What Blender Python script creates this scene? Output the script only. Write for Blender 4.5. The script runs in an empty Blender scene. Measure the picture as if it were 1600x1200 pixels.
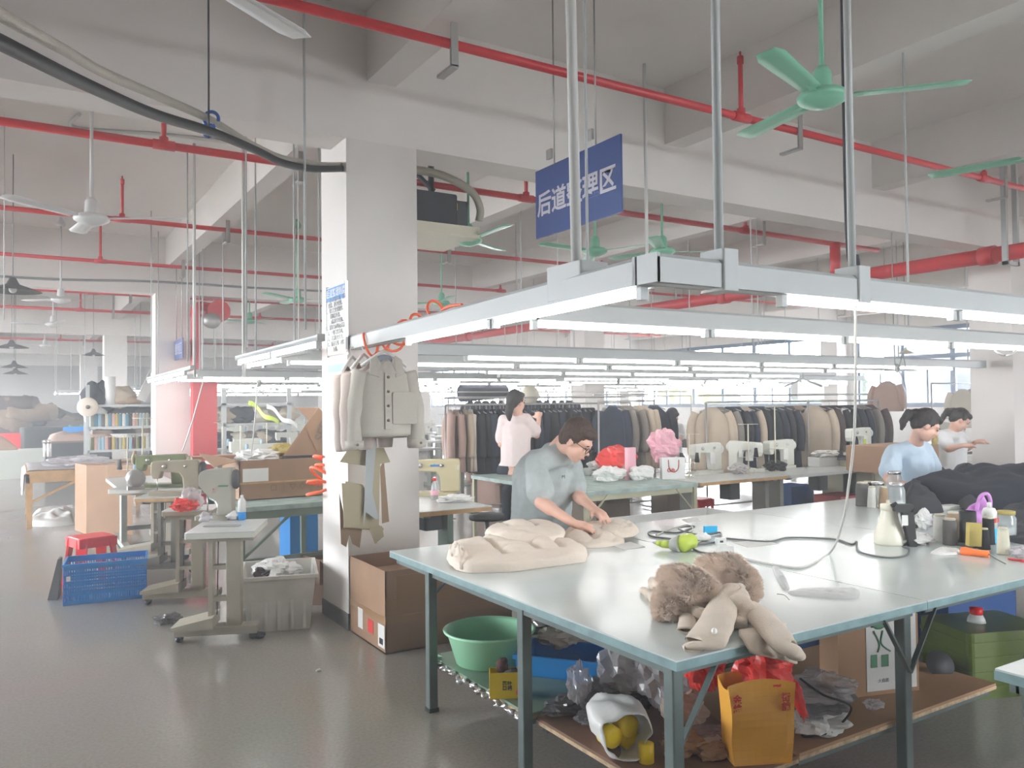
import bpy, bmesh, math, random
from math import sin, cos, pi, radians, atan2, sqrt, hypot, exp
from mathutils import Vector, Matrix, Euler, noise as mnoise
random.seed(7)
SC = bpy.context.scene
COL = SC.collection

# ------------------------------------------------------------ camera
H = 1.65
YAW, PIT, ROL, FPX = radians(31.668), radians(1.299), radians(-0.597), 1256.8
_f = Vector((cos(PIT) * sin(YAW), cos(PIT) * cos(YAW), sin(PIT)))
_r = Vector((cos(YAW), -sin(YAW), 0)); _u = _r.cross(_f)
_r, _u = _r * cos(ROL) + _u * sin(ROL), _u * cos(ROL) - _r * sin(ROL)
CAM = Vector((0, 0, H))
cd = bpy.data.cameras.new('camera'); cam = bpy.data.objects.new('camera', cd); COL.objects.link(cam)
cam.matrix_world = Matrix(((_r.x, _u.x, -_f.x, 0), (_r.y, _u.y, -_f.y, 0), (_r.z, _u.z, -_f.z, H), (0, 0, 0, 1)))
cd.sensor_fit = 'HORIZONTAL'; cd.sensor_width = 36; cd.lens = 36 * FPX / 1600; cd.clip_end = 500; cd.clip_start = .05
SC.camera = cam
def ray(px, py): return _f + _r * ((px - 800) / FPX) - _u * ((py - 600) / FPX)
def uz(px, py, z): d = ray(px, py); return CAM + d * ((z - H) / d.z)
def ux(px, py, x): d = ray(px, py); return CAM + d * (x / d.x)
def uy(px, py, y): d = ray(px, py); return CAM + d * (y / d.y)
def uk(px, py, k): return CAM + ray(px, py) * k

# ------------------------------------------------------------ world, exposure, sampling
W = bpy.data.worlds.new('World'); SC.world = W; W.use_nodes = True
wn = W.node_tree.nodes; wl = W.node_tree.links; wn.clear()
wo = wn.new('ShaderNodeOutputWorld'); wb = wn.new('ShaderNodeBackground')
wb.inputs[0].default_value = (1, .975, .94, 1); wb.inputs[1].default_value = 19.0
wl.new(wb.outputs[0], wo.inputs[0])
SC.view_settings.view_transform = 'Standard'; SC.view_settings.look = 'None'
SC.view_settings.gamma = 1; SC.view_settings.use_curve_mapping = False
SC.view_settings.exposure = 1.3
cy = SC.cycles
cy.max_bounces = 6; cy.diffuse_bounces = 4; cy.glossy_bounces = 3; cy.transmission_bounces = 4
cy.transparent_max_bounces = 10; cy.volume_bounces = 0; cy.volume_step_rate = 4; cy.sample_clamp_indirect = 3; cy.sample_clamp_direct = 0
cy.caustics_reflective = False; cy.caustics_refractive = False; cy.use_light_tree = True
TUBE = 10.0

# ------------------------------------------------------------ materials
MATS = {}
def mat(name, col=(.8, .8, .8), rough=.6, metal=0, emit=0, bump=0, bscale=20, var=0, vscale=6, alpha=1, trans=0, spec=.5, col2=None, sheen=0, bdist=.01):
    if name in MATS: return MATS[name]
    m = bpy.data.materials.new(name); m.use_nodes = True; MATS[name] = m
    n = m.node_tree.nodes; l = m.node_tree.links; b = n['Principled BSDF']
    b.inputs['Base Color'].default_value = (*col, 1); b.inputs['Roughness'].default_value = rough
    b.inputs['Metallic'].default_value = metal; b.inputs['Specular IOR Level'].default_value = spec
    if emit: b.inputs['Emission Color'].default_value = (*col, 1); b.inputs['Emission Strength'].default_value = emit
    if sheen: b.inputs['Sheen Weight'].default_value = sheen
    if trans: b.inputs['Transmission Weight'].default_value = trans
    if bump or var or col2:
        tc = n.new('ShaderNodeTexCoord')
    if var or col2:
        nz = n.new('ShaderNodeTexNoise'); nz.inputs['Scale'].default_value = vscale; nz.inputs['Detail'].default_value = 5
        l.new(tc.outputs['Object'], nz.inputs['Vector'])
        mx = n.new('ShaderNodeMix'); mx.data_type = 'RGBA'
        c2 = col2 or tuple(max(0, c * (1 - var)) for c in col)
        c1 = col if col2 else tuple(min(1, c * (1 + var * .6)) for c in col)
        rp = n.new('ShaderNodeMapRange'); rp.inputs[1].default_value = .35; rp.inputs[2].default_value = .65
        l.new(nz.outputs[0], rp.inputs[0]); l.new(rp.outputs[0], mx.inputs[0])
        mx.inputs[6].default_value = (*c1, 1); mx.inputs[7].default_value = (*c2, 1)
        l.new(mx.outputs[2], b.inputs['Base Color'])
    if bump:
        nb = n.new('ShaderNodeTexNoise'); nb.inputs['Scale'].default_value = bscale; nb.inputs['Detail'].default_value = 4
        l.new(tc.outputs['Object'], nb.inputs['Vector'])
        bp = n.new('ShaderNodeBump'); bp.inputs['Strength'].default_value = bump; bp.inputs['Distance'].default_value = bdist
        l.new(nb.outputs[0], bp.inputs['Height']); l.new(bp.outputs[0], b.inputs['Normal'])
    if alpha < 1:
        out = [x for x in n if x.type == 'OUTPUT_MATERIAL'][0]
        tr = n.new('ShaderNodeBsdfTransparent'); tr.inputs[0].default_value = (*[min(1, .6 + .4 * c) for c in col], 1)
        ms = n.new('ShaderNodeMixShader'); ms.inputs[0].default_value = alpha
        l.new(tr.outputs[0], ms.inputs[1]); l.new(b.outputs[0], ms.inputs[2]); l.new(ms.outputs[0], out.inputs[0])
    return m
def wave_mat(name, col, col2, scale, rough=.6, axis='X', dist=0):
    m = mat(name, col, rough)
    n = m.node_tree.nodes; l = m.node_tree.links; b = n['Principled BSDF']
    if 'Wave Texture' in n: return m
    tc = n.new('ShaderNodeTexCoord'); w = n.new('ShaderNodeTexWave'); w.bands_direction = axis
    w.inputs['Scale'].default_value = scale; w.inputs['Distortion'].default_value = dist
    mx = n.new('ShaderNodeMix'); mx.data_type = 'RGBA'; mx.inputs[6].default_value = (*col, 1); mx.inputs[7].default_value = (*col2, 1)
    l.new(tc.outputs['Object'], w.inputs[0]); l.new(w.outputs[1], mx.inputs[0]); l.new(mx.outputs[2], b.inputs['Base Color'])
    return m

# ------------------------------------------------------------ geometry collector
def rotm(rx=0, ry=0, rz=0): return Euler((rx, ry, rz)).to_matrix().to_4x4()
class MB:
    def __init__(s): s.v = []; s.f = []; s.sm = []
    def add(s, vs, fs, smooth=False):
        o = len(s.v); s.v += [Vector(v) for v in vs]; s.f += [tuple(i + o for i in f) for f in fs]; s.sm += [smooth] * len(fs); return s
    def box(s, x0, x1, y0, y1, z0, z1, M=None):
        vs = [Vector((x, y, z)) for z in (z0, z1) for x, y in ((x0, y0), (x1, y0), (x1, y1), (x0, y1))]
        if M: vs = [M @ v for v in vs]
        return s.add(vs, [(3, 2, 1, 0), (4, 5, 6, 7), (0, 1, 5, 4), (1, 2, 6, 5), (2, 3, 7, 6), (3, 0, 4, 7)])
    def rbox(s, x0, x1, y0, y1, z0, z1, r=.01, M=None, ax='z', n=3):
        # box with rounded vertical edges (axis ax)
        d = {'z': (0, 1, 2), 'x': (1, 2, 0), 'y': (2, 0, 1)}[ax]; L = [(x0, x1), (y0, y1), (z0, z1)]
        (a0, a1), (b0, b1), (c0, c1) = L[d[0]], L[d[1]], L[d[2]]
        pts = []
        for cx, cy_, t0 in ((a1 - r, b1 - r, 0), (a0 + r, b1 - r, pi / 2), (a0 + r, b0 + r, pi), (a1 - r, b0 + r, 1.5 * pi)):
            for i in range(n + 1):
                t = t0 + i / n * pi / 2; pts.append((cx + r * cos(t), cy_ + r * sin(t)))
        m = len(pts); vs = []
        for c in (c0, c1):
            for a, b in pts:
                q = [0, 0, 0]; q[d[0]] = a; q[d[1]] = b; q[d[2]] = c; vs.append(Vector(q))
        if M: vs = [M @ v for v in vs]
        return s.add(vs, [tuple(range(m))[::-1], tuple(range(m, 2 * m))] + [(i, (i + 1) % m, (i + 1) % m + m, i + m) for i in range(m)])
    def tube(s, pts, r, n=8, cap=True, smooth=True):
        pts = [Vector(p) for p in pts]; k = len(pts); R = r if isinstance(r, (list, tuple)) else [r] * k
        vs = []; t = (pts[1] - pts[0]).normalized(); a = t.orthogonal().normalized()
        for i, p in enumerate(pts):
            t = (pts[min(i + 1, k - 1)] - pts[max(i - 1, 0)])
            t = t.normalized() if t.length > 1e-9 else Vector((0, 0, 1))
            a = (a - t * a.dot(t)); a = a.normalized() if a.length > 1e-6 else t.orthogonal().normalized(); b = t.cross(a)
            vs += [p + (a * cos(2 * pi * j / n) + b * sin(2 * pi * j / n)) * R[i] for j in range(n)]
        fs = [(i * n + j, i * n + (j + 1) % n, (i + 1) * n + (j + 1) % n, (i + 1) * n + j) for i in range(k - 1) for j in range(n)]
        s.add(vs, fs, smooth)
        if cap: o = len(s.v) - k * n; s.f += [tuple(range(o, o + n))[::-1], tuple(range(o + (k - 1) * n, o + k * n))]; s.sm += [False] * 2
        return s
    def bar(s, p0, p1, w, h, up=(0, 0, 1)):
        p0, p1 = Vector(p0), Vector(p1); t = (p1 - p0).normalized(); up = Vector(up)
        if abs(t.dot(up)) > .98: up = Vector((0, 1, 0))
        a = t.cross(up).normalized(); b = a.cross(t)
        vs = [p + a * (w / 2 * i) + b * (h / 2 * j) for p in (p0, p1) for i, j in ((-1, -1), (1, -1), (1, 1), (-1, 1))]
        return s.add(vs, [(0, 1, 2, 3), (7, 6, 5, 4), (0, 4, 5, 1), (1, 5, 6, 2), (2, 6, 7, 3), (3, 7, 4, 0)])
    def lathe(s, prof, c=(0, 0, 0), n=16, M=None, smooth=True, sx=1, sy=1):
        vs = []; k = len(prof)
        for r, z in prof:
            for j in range(n):
                v = Vector((r * cos(2 * pi * j / n) * sx, r * sin(2 * pi * j / n) * sy, z))
                if M: v = M @ v
                vs.append(v + Vector(c))
        s.add(vs, [(i * n + j, i * n + (j + 1) % n, (i + 1) * n + (j + 1) % n, (i + 1) * n + j) for i in range(k - 1) for j in range(n)], smooth)
        o = len(s.v) - k * n
        if prof[0][0] > 1e-5: s.f.append(tuple(range(o, o + n))[::-1]); s.sm.append(False)
        if prof[-1][0] > 1e-5: s.f.append(tuple(range(o + (k - 1) * n, o + k * n))); s.sm.append(False)
        return s
    def prism(s, poly, h0, h1, ax='z', M=None):
        # poly in the two other axes: z->(x,y)  y->(x,z)  x->(y,z)
        vs = []
        for h in (h0, h1):
            for a, b in poly: vs.append(Vector({'z': (a, b, h), 'y': (a, h, b), 'x': (h, a, b)}[ax]))
        if M: vs = [M @ v for v in vs]
        m = len(poly)
        return s.add(vs, [tuple(range(m))[::-1], tuple(range(m, 2 * m))] + [(i, (i + 1) % m, (i + 1) % m + m, i + m) for i in range(m)])
    def ell(s, c, r, n=12, m=8, M=None, amp=0, fr=3, seed=0):
        vs = []; fs = []
        for i in range(m + 1):
            t = pi * i / m
            for j in range(n):
                p = 2 * pi * j / n; v = Vector((sin(t) * cos(p), sin(t) * sin(p), cos(t)))
                k = 1 + (amp * mnoise.noise(v * fr + Vector((seed * 7.3, seed, 0))) if amp else 0)
                v = Vector((v.x * r[0] * k, v.y * r[1] * k, v.z * r[2] * k))
                if M: v = M @ v
                vs.append(v + Vector(c))
        for i in range(m):
            for j in range(n): fs.append((i * n + j, (i + 1) * n + j, (i + 1) * n + (j + 1) % n, i * n + (j + 1) % n))
        return s.add(vs, fs, True)
    def grid(s, fn, nu, nv, closed=False, smooth=True):
        vs = [fn(i / nu, j / nv) for j in range(nv + 1) for i in range(nu + (0 if closed else 1))]
        w = nu + (0 if closed else 1)
        fs = [(j * w + i, j * w + (i + 1) % w, (j + 1) * w + (i + 1) % w, (j + 1) * w + i) for j in range(nv) for i in range(nu)]
        return s.add(vs, fs, smooth)
    def move(s, M): s.v = [M @ v for v in s.v]; return s
    def build(s, name, material=None, parent=None, world=False, bevel=0, solid=0, sub=0, crease=None):
        me = bpy.data.meshes.new(name)
        vs = s.v
        if world and parent is not None:
            Mi = wmat(parent).inverted(); vs = [Mi @ v for v in vs]
        me.from_pydata([tuple(v) for v in vs], [], s.f)
        me.polygons.foreach_set('use_smooth', s.sm)
        bm = bmesh.new(); bm.from_mesh(me)
        bmesh.ops.remove_doubles(bm, verts=bm.verts, dist=1e-5)
        bmesh.ops.recalc_face_normals(bm, faces=bm.faces)
        bm.to_mesh(me); bm.free()
        o = bpy.data.objects.new(name, me); COL.objects.link(o)
        if material: me.materials.append(MATS[material] if isinstance(material, str) else material)
        if parent is not None: o.parent = parent
        if solid: md = o.modifiers.new('s', 'SOLIDIFY'); md.thickness = solid; md.offset = 0
        if bevel: md = o.modifiers.new('b', 'BEVEL'); md.width = bevel; md.segments = 2; md.limit_method = 'ANGLE'
        if sub: md = o.modifiers.new('u', 'SUBSURF'); md.levels = sub; md.render_levels = sub
        return o
def wmat(o):
    m = Matrix.LocRotScale(o.location, o.rotation_euler, o.scale)
    return wmat(o.parent) @ m if o.parent else m
def tag(o, label=None, cat=None, group=None, kind=None):
    if label: o['label'] = label
    if cat: o['category'] = cat
    if group: o['group'] = group
    if kind: o['kind'] = kind
    return o
def thing(name, label, cat, loc=(0, 0, 0), rz=0, group=None):
    o = bpy.data.objects.new(name, None); o.empty_display_size = .05; COL.objects.link(o)
    o.location = loc; o.rotation_euler = (0, 0, rz)
    return tag(o, label, cat, group)
KIDS = {}
def dup(o, loc=None, rz=None, label=None, group=None, parent=None):
    c = o.copy(); COL.objects.link(c)
    if parent is not None: c.parent = parent
    for ch in list(o.children): dup(ch, parent=c)
    if loc is not None: c.location = loc
    if rz is not None: c.rotation_euler = (0, 0, rz)
    if label: c['label'] = label
    if group: c['group'] = group
    return c
def struct(o): o['kind'] = 'structure'; return o
def lerp(a, b, t): return a + (b - a) * t
def catmull(P, k=8):
    P = [Vector(p) for p in P]; out = []
    for i in range(len(P) - 1):
        p0, p1, p2, p3 = P[max(i - 1, 0)], P[i], P[i + 1], P[min(i + 2, len(P) - 1)]
        for j in range(k):
            t = j / k
            out.append(.5 * ((2 * p1) + (p2 - p0) * t + (2 * p0 - 5 * p1 + 4 * p2 - p3) * t * t + (3 * p1 - p0 - 3 * p2 + p3) * t ** 3))
    out.append(P[-1]); return out
def blob(name, material, prims, vox=.02, parent=None, world=False, smooth=3, disp=0, dscale=.2, after=None):
    """closed shape grown from overlapping rounded pieces, fused into one skin"""
    b = MB()
    for p in prims:
        if p[0] == 'c':
            P = [Vector(q) for q in p[1]]; R = p[2]; R = [R] * len(P) if not isinstance(R, (list, tuple)) else list(R)
            b.tube(P, R, 12)
            for q, r in zip(P, R): b.ell(q, (r, r, r), 12, 8)
        elif p[0] == 'e': b.ell(p[1], p[2], 16, 12, M=rotm(*p[3]) if len(p) > 3 else None)
        elif p[0] == 'b': b.box(*p[1], M=p[2] if len(p) > 2 else None)
    me = bpy.data.meshes.new(name); me.from_pydata([tuple(v) for v in b.v], [], b.f)
    o = bpy.data.objects.new(name, me); COL.objects.link(o)
    md = o.modifiers.new('r', 'REMESH'); md.mode = 'VOXEL'; md.voxel_size = vox; md.use_smooth_shade = True
    if smooth: ms = o.modifiers.new('s', 'SMOOTH'); ms.iterations = smooth; ms.factor = .5
    dg = bpy.context.evaluated_depsgraph_get(); dg.update()
    m2 = bpy.data.meshes.new_from_object(o.evaluated_get(dg)); o.modifiers.clear(); o.data = m2; bpy.data.meshes.remove(me); m2.name = name
    if disp or after:
        for v in m2.vertices:
            if disp:
                q = v.co / dscale
                v.co += v.normal * disp * (mnoise.noise(q) + .5 * mnoise.noise(q * 2.3))
            if after: v.co = after(v.co)
    m2.polygons.foreach_set('use_smooth', [True] * len(m2.polygons)); m2.materials.clear(); m2.materials.append(material if not isinstance(material, str) else MATS[material])
    if parent is not None:
        o.parent = parent
        if world: m2.transform(wmat(parent).inverted())
    m2.update(); return o
def text_mesh(name, body, size, M, material, parent=None, world=False, extrude=.001, align='CENTER', bold=0):
    cu = bpy.data.curves.new('t', 'FONT'); cu.body = body; cu.size = size; cu.extrude = extrude; cu.align_x = align; cu.align_y = 'CENTER'
    cu.offset = bold; cu.resolution_u = 3
    t = bpy.data.objects.new('t', cu); COL.objects.link(t)
    dg = bpy.context.evaluated_depsgraph_get(); dg.update()
    me = bpy.data.meshes.new_from_object(t.evaluated_get(dg)); bpy.data.objects.remove(t)
    me.transform(M); me.name = name
    o = bpy.data.objects.new(name, me); COL.objects.link(o); me.materials.clear(); me.materials.append(MATS[material] if isinstance(material, str) else material)
    if parent is not None:
        o.parent = parent
        if world: me.transform(wmat(parent).inverted())
    return o
def face_M(o, right, up, nrm_off=0.0):
    """matrix whose x is 'right', y is 'up', at point o"""
    r = Vector(right).normalized(); u = Vector(up).normalized(); n = r.cross(u)
    o = Vector(o) + n * nrm_off
    return Matrix(((r.x, u.x, n.x, o.x), (r.y, u.y, n.y, o.y), (r.z, u.z, n.z, o.z), (0, 0, 0, 1)))

# ------------------------------------------------------------ palette
mat('paint_white', (.82, .78, .75), .75, bump=.05, bscale=8, var=.05, vscale=1.5)
mat('paint_ceiling', (.86, .82, .79), .85, var=.04, vscale=1)
mat('paint_grey', (.5, .47, .455), .8, var=.06, vscale=.6)
mat('base_grey', (.17, .165, .16), .6, var=.1)
mat('red_pipe', (.52, .035, .045), .4)
mat('red_plastic', (.78, .012, .02), .3)
mat('lamp_housing', (.5, .52, .52), .45)
mat('zinc', (.42, .41, .40), .45, metal=.6)
mat('black', (.012, .012, .013), .5)
mat('dark_grey', (.05, .05, .055), .6)
mat('cream', (.62, .58, .46), .45)
mat('white_plastic', (.75, .75, .73), .4)
mat('fan_green', (.22, .52, .36), .35)
mat('fan_white', (.75, .75, .75), .35)
mat('blue_rubber', (.03, .10, .40), .4)
mat('tube_glow', (1, .985, .965), .5, emit=TUBE)
m_ = mat('floor_terrazzo', (.27, .255, .235), .22, spec=.6)
n_ = m_.node_tree.nodes; l_ = m_.node_tree.links; b_ = n_['Principled BSDF']
tc = n_.new('ShaderNodeTexCoord')
n1 = n_.new('ShaderNodeTexNoise'); n1.inputs['Scale'].default_value = 60; n1.inputs['Detail'].default_value = 2
n2 = n_.new('ShaderNodeTexNoise'); n2.inputs['Scale'].default_value = .7; n2.inputs['Detail'].default_value = 4
l_.new(tc.outputs['Object'], n1.inputs[0]); l_.new(tc.outputs['Object'], n2.inputs[0])
a1 = n_.new('ShaderNodeMix'); a1.data_type = 'RGBA'; a1.inputs[6].default_value = (.36, .325, .295, 1); a1.inputs[7].default_value = (.30, .27, .245, 1)
r1 = n_.new('ShaderNodeMapRange'); r1.inputs[1].default_value = .4; r1.inputs[2].default_value = .7; l_.new(n1.outputs[0], r1.inputs[0]); l_.new(r1.outputs[0], a1.inputs[0])
a2 = n_.new('ShaderNodeMix'); a2.data_type = 'RGBA'; a2.blend_type = 'MULTIPLY'; a2.inputs[0].default_value = .35
l_.new(a1.outputs[2], a2.inputs[6]); l_.new(n2.outputs[1], a2.inputs[7]); a2.inputs[0].default_value = .25; l_.new(a2.outputs[2], b_.inputs['Base Color'])
r2 = n_.new('ShaderNodeMapRange'); r2.inputs[3].default_value = .12; r2.inputs[4].default_value = .26; l_.new(n2.outputs[0], r2.inputs[0]); l_.new(r2.outputs[0], b_.inputs['Roughness'])

# ------------------------------------------------------------ the building
XL, XR, YN, YF, ZC = -7.5, 21.2, -5.0, 44.4, 4.6
struct(MB().box(XL, XR + .4, YN, YF, -.2, 0).build('floor', 'floor_terrazzo'))
struct(MB().box(XL, XR + .4, YN, YF, ZC, ZC + .2).build('ceiling', 'paint_ceiling'))
struct(MB().box(XL, XR + .4, YF, YF + .25, 0, ZC).build('wall_back', 'paint_grey'))
DZ0, DZ1 = .9, 3.6
wb_ = MB().box(XL - .25, XL, YN, YF, 0, DZ0).box(XL - .25, XL, YN, YF, DZ1, ZC)
LB = [(6.2, 14.8), (15.8, 24.3), (25.3, 33.8), (34.8, 43.4)]
e_ = [YN] + [v for b in LB for v in b] + [YF]
for i in range(0, len(e_), 2): wb_.box(XL - .25, XL, e_[i], e_[i + 1], DZ0, DZ1)
struct(wb_.build('wall_left', 'paint_white'))
NB = [(4.6, 8.4)]  # unseen window behind the camera, added and sized to brighten the near bay
wb_ = MB().box(XL, XR + .4, YN - .25, YN, 0, DZ0).box(XL, XR + .4, YN - .25, YN, DZ1, ZC)
e_ = [XL] + [v for b in NB for v in b] + [XR + .4]
for i in range(0, len(e_), 2): wb_.box(e_[i], e_[i + 1], YN - .25, YN, DZ0, DZ1)
struct(wb_.build('wall_near', 'paint_white'))
def window(n, p, along_x, a, b, z0, z1, k=6):
    w = bpy.data.objects.new('window_%d' % n, None); COL.objects.link(w); w.location = (a, p, z0) if along_x else (p, a, z0); struct(w)
    fr = MB(); M = Matrix(((1, 0, 0, 0), (0, 1, 0, 0), (0, 0, 1, 0), (0, 0, 0, 1)))
    def bx(m, a0, a1, z0_, z1_, t):
        return m.box(a0, a1, p - t, p + t, z0_, z1_) if along_x else m.box(p - t, p + t, a0, a1, z0_, z1_)
    for i in range(k + 1): q = lerp(a, b, i / k); bx(fr, q - .05, q + .05, z0, z1, .04)
    for z, hh in ((z0, .1), (z0 + (z1 - z0) * .6, .1), (z1 - .1, .1)): bx(fr, a, b, z, z + hh, .045)
    fr.build('window_frame', 'window_frame', w, world=True)
    bx(MB(), a, b, z0, z1, .003).build('window_pane', 'glass', w, world=True)
    ld = bpy.data.lights.new('portal', 'AREA'); ld.shape = 'RECTANGLE'; ld.size = (b - a) if along_x else z1 - z0; ld.size_y = (z1 - z0) if along_x else b - a; ld.cycles.is_portal = True
    lo = bpy.data.objects.new('window_portal', ld); COL.objects.link(lo)
    lo.location = ((a + b) / 2, p - .2, (z0 + z1) / 2) if along_x else (p - .2, (a + b) / 2, (z0 + z1) / 2)
    lo.rotation_euler = (pi / 2, 0, 0) if along_x else (0, -pi / 2, 0)
PX = [-7.23, 2.07, 11.4, 20.7]; PY = [-3.88, 5.657, 15.2, 24.74, 34.28, 43.8]
for y in PY:
    struct(MB().box(XL, XR, y, y + .34, 3.62, ZC).build('ceiling_beam', 'paint_ceiling'))
for k in range(-3, 7):
    x = 2.235 + 3.08 * k - (.1 if k == 1 else 0)
    for a, b in zip([YN] + [y + .34 for y in PY], PY + [YF]):
        if b - a > .5: struct(MB().box(x, x + .23, a, b, 4.07, ZC).build('ceiling_joist', 'paint_ceiling'))
for i, x in enumerate(PX[1:]):
    for y in PY[1:5]:
        if i == 0 and y > 40: continue
        p = struct(MB().box(x, x + .57, y, y + .57, 0, 3.62 if True else ZC).box(x, x + .57, y + .34, y + .57, 3.62, ZC).build('pillar', 'paint_white'))
        struct(MB().box(x - .008, x + .578, y - .008, y + .578, 0, .12).build('baseboard_pillar', 'base_grey'))
# right wall with window bands between the pillars
WZ0, WZ1 = 1.40, 3.60
mat('window_frame', (.10, .15, .24), .4)
mat('glass', (.8, .9, 1), .05, alpha=.10)
wallm = MB(); wallm.box(XR, XR + .2, YN, YF, 0, WZ0).box(XR, XR + .2, YN, YF, WZ1, ZC)
bays = [(-3.3, 5.6), (6.4, 14.9), (15.95, 24.6), (25.4, 34.2), (35, 43.7)]
ed = [YN] + [v for b in bays for v in b] + [YF]
for i in range(0, len(ed), 2): wallm.box(XR, XR + .2, ed[i], ed[i + 1], WZ0, WZ1)
struct(wallm.build('wall_right', 'paint_white'))
for i, (a, b) in enumerate(bays):
    w = bpy.data.objects.new('window_%d' % (i + 1), None); COL.objects.link(w); w.location = (XR + .1, a, WZ0); struct(w)
    n = 6; fr = MB()
    for k in range(n + 1):
        y = lerp(a, b, k / n); wd = .09 if k % 2 else .13
        fr.box(XR + .05, XR + .13, y - wd / 2, y + wd / 2, WZ0, WZ1)
    for z, hh in ((WZ0, .12), (2.72, .12), (WZ1 - .12, .14)): fr.box(XR + .04, XR + .14, a, b, z, z + hh)
    for k in (0, 1, 4, 5): y = lerp(a, b, (k + .5) / n); fr.box(XR + .06, XR + .11, y - .025, y + .025, WZ0, 2.75)
    fr.build('window_frame', 'window_frame', w, world=True)
    MB().box(XR + .085, XR + .091, a, b, WZ0, WZ1).build('window_pane', 'glass', w, world=True)
    ld = bpy.data.lights.new('portal', 'AREA'); ld.shape = 'RECTANGLE'; ld.size = WZ1 - WZ0; ld.size_y = b - a; ld.cycles.is_portal = True
    lo = bpy.data.objects.new('window_portal', ld); COL.objects.link(lo); lo.location = (XR + .25, (a + b) / 2, (WZ0 + WZ1) / 2); lo.rotation_euler = (0, pi / 2, 0)

for i, (a, b) in enumerate(LB): window(6 + i, XL - .12, False, a, b, DZ0, DZ1)
for i, (a, b) in enumerate(NB): window(20 + i, YN - .12, True, a, b, DZ0, DZ1)
# a thin haze volume added to imitate lens glare across the hall
mh = bpy.data.materials.new('glare'); mh.use_nodes = True; hn = mh.node_tree.nodes; hn.clear()
ho = hn.new('ShaderNodeOutputMaterial'); hv = hn.new('ShaderNodeVolumeScatter'); hv.inputs['Color'].default_value = (.94, .97, 1, 1)
hv.inputs['Density'].default_value = .017; hv.inputs['Anisotropy'].default_value = .35
mh.node_tree.links.new(hv.outputs[0], ho.inputs['Volume']); MATS['glare'] = mh
hz = MB().box(XL + .01, XR - .01, YN + .01, YF - .01, .005, ZC - .005).build('glare', 'glare'); tag(hz, 'thin bright haze volume added throughout the hall to imitate lens glare', 'glare', kind='structure')

# ------------------------------------------------------------ outside: factory block and trees
mat('facade_pale', (.028, .029, .033), .6); mat('facade_blue', (.003, .005, .016), .3); mat('leaf_yellow', (.05, .05, .006), .8, var=.3); mat('leaf_green', (.010, .022, .010), .8, var=.3)
mat('trunk', (.15, .1, .07), .8); mat('ground_bounce', (.78, .76, .72), .9)  # outside ground made this pale to bounce daylight up onto the ceiling
struct(MB().box(XR + .4, 140, -60, 140, -3.2, -3).box(-90, XL - .4, -60, 140, -3.2, -3).box(XL - .4, XR + .4, -60, YN - .4, -3.2, -3).build('outside_ground', 'ground_bounce'))
fb = thing('factory_block', 'pale factory block with long blue glazed bands seen through the right windows', 'building', (62, 18, -3))
MB().box(62, 80, -20, 41, -3, 13).build('wall', 'facade_pale', fb, world=True)
for z in (-1.2, 2.2, 5.6, 9):
    MB().box(61.9, 62, -19, 40, z, z + 1.3).build('window_band', 'facade_blue', fb, world=True)
for i, (x, y, h, rr, mm, lb) in enumerate([(44, 45.5, 6.3, 2.2, 'leaf_yellow', 'yellow leafed tree outside the far windows'), (52, 39, 7, 3, 'leaf_green', 'broad green tree outside, between the factory block and the yellow tree'), (48, 38, 4.6, 2.0, 'leaf_green', 'green tree outside nearest the factory block'), (60, 60, 6.5, 3, 'leaf_green', 'green tree outside, farthest beyond the yellow one')]):
    t = thing('tree', lb, 'tree', (x, y, -3), group=None)
    b = MB()
    for q in range(26):
        a_ = random.random() * 6.28; e_ = random.random(); b.ell((rr * .8 * cos(a_) * e_, rr * .8 * sin(a_) * e_, h - rr * (.2 + 1.1 * random.random()) ), (rr * .45,) * 3, 8, 6, amp=.6, fr=2, seed=q)
    b.build('crown', mm, t); MB().tube([(0, 0, 0), (0, 0, h - rr)], [.22, .12], 8).build('trunk', 'trunk', t)
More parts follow.
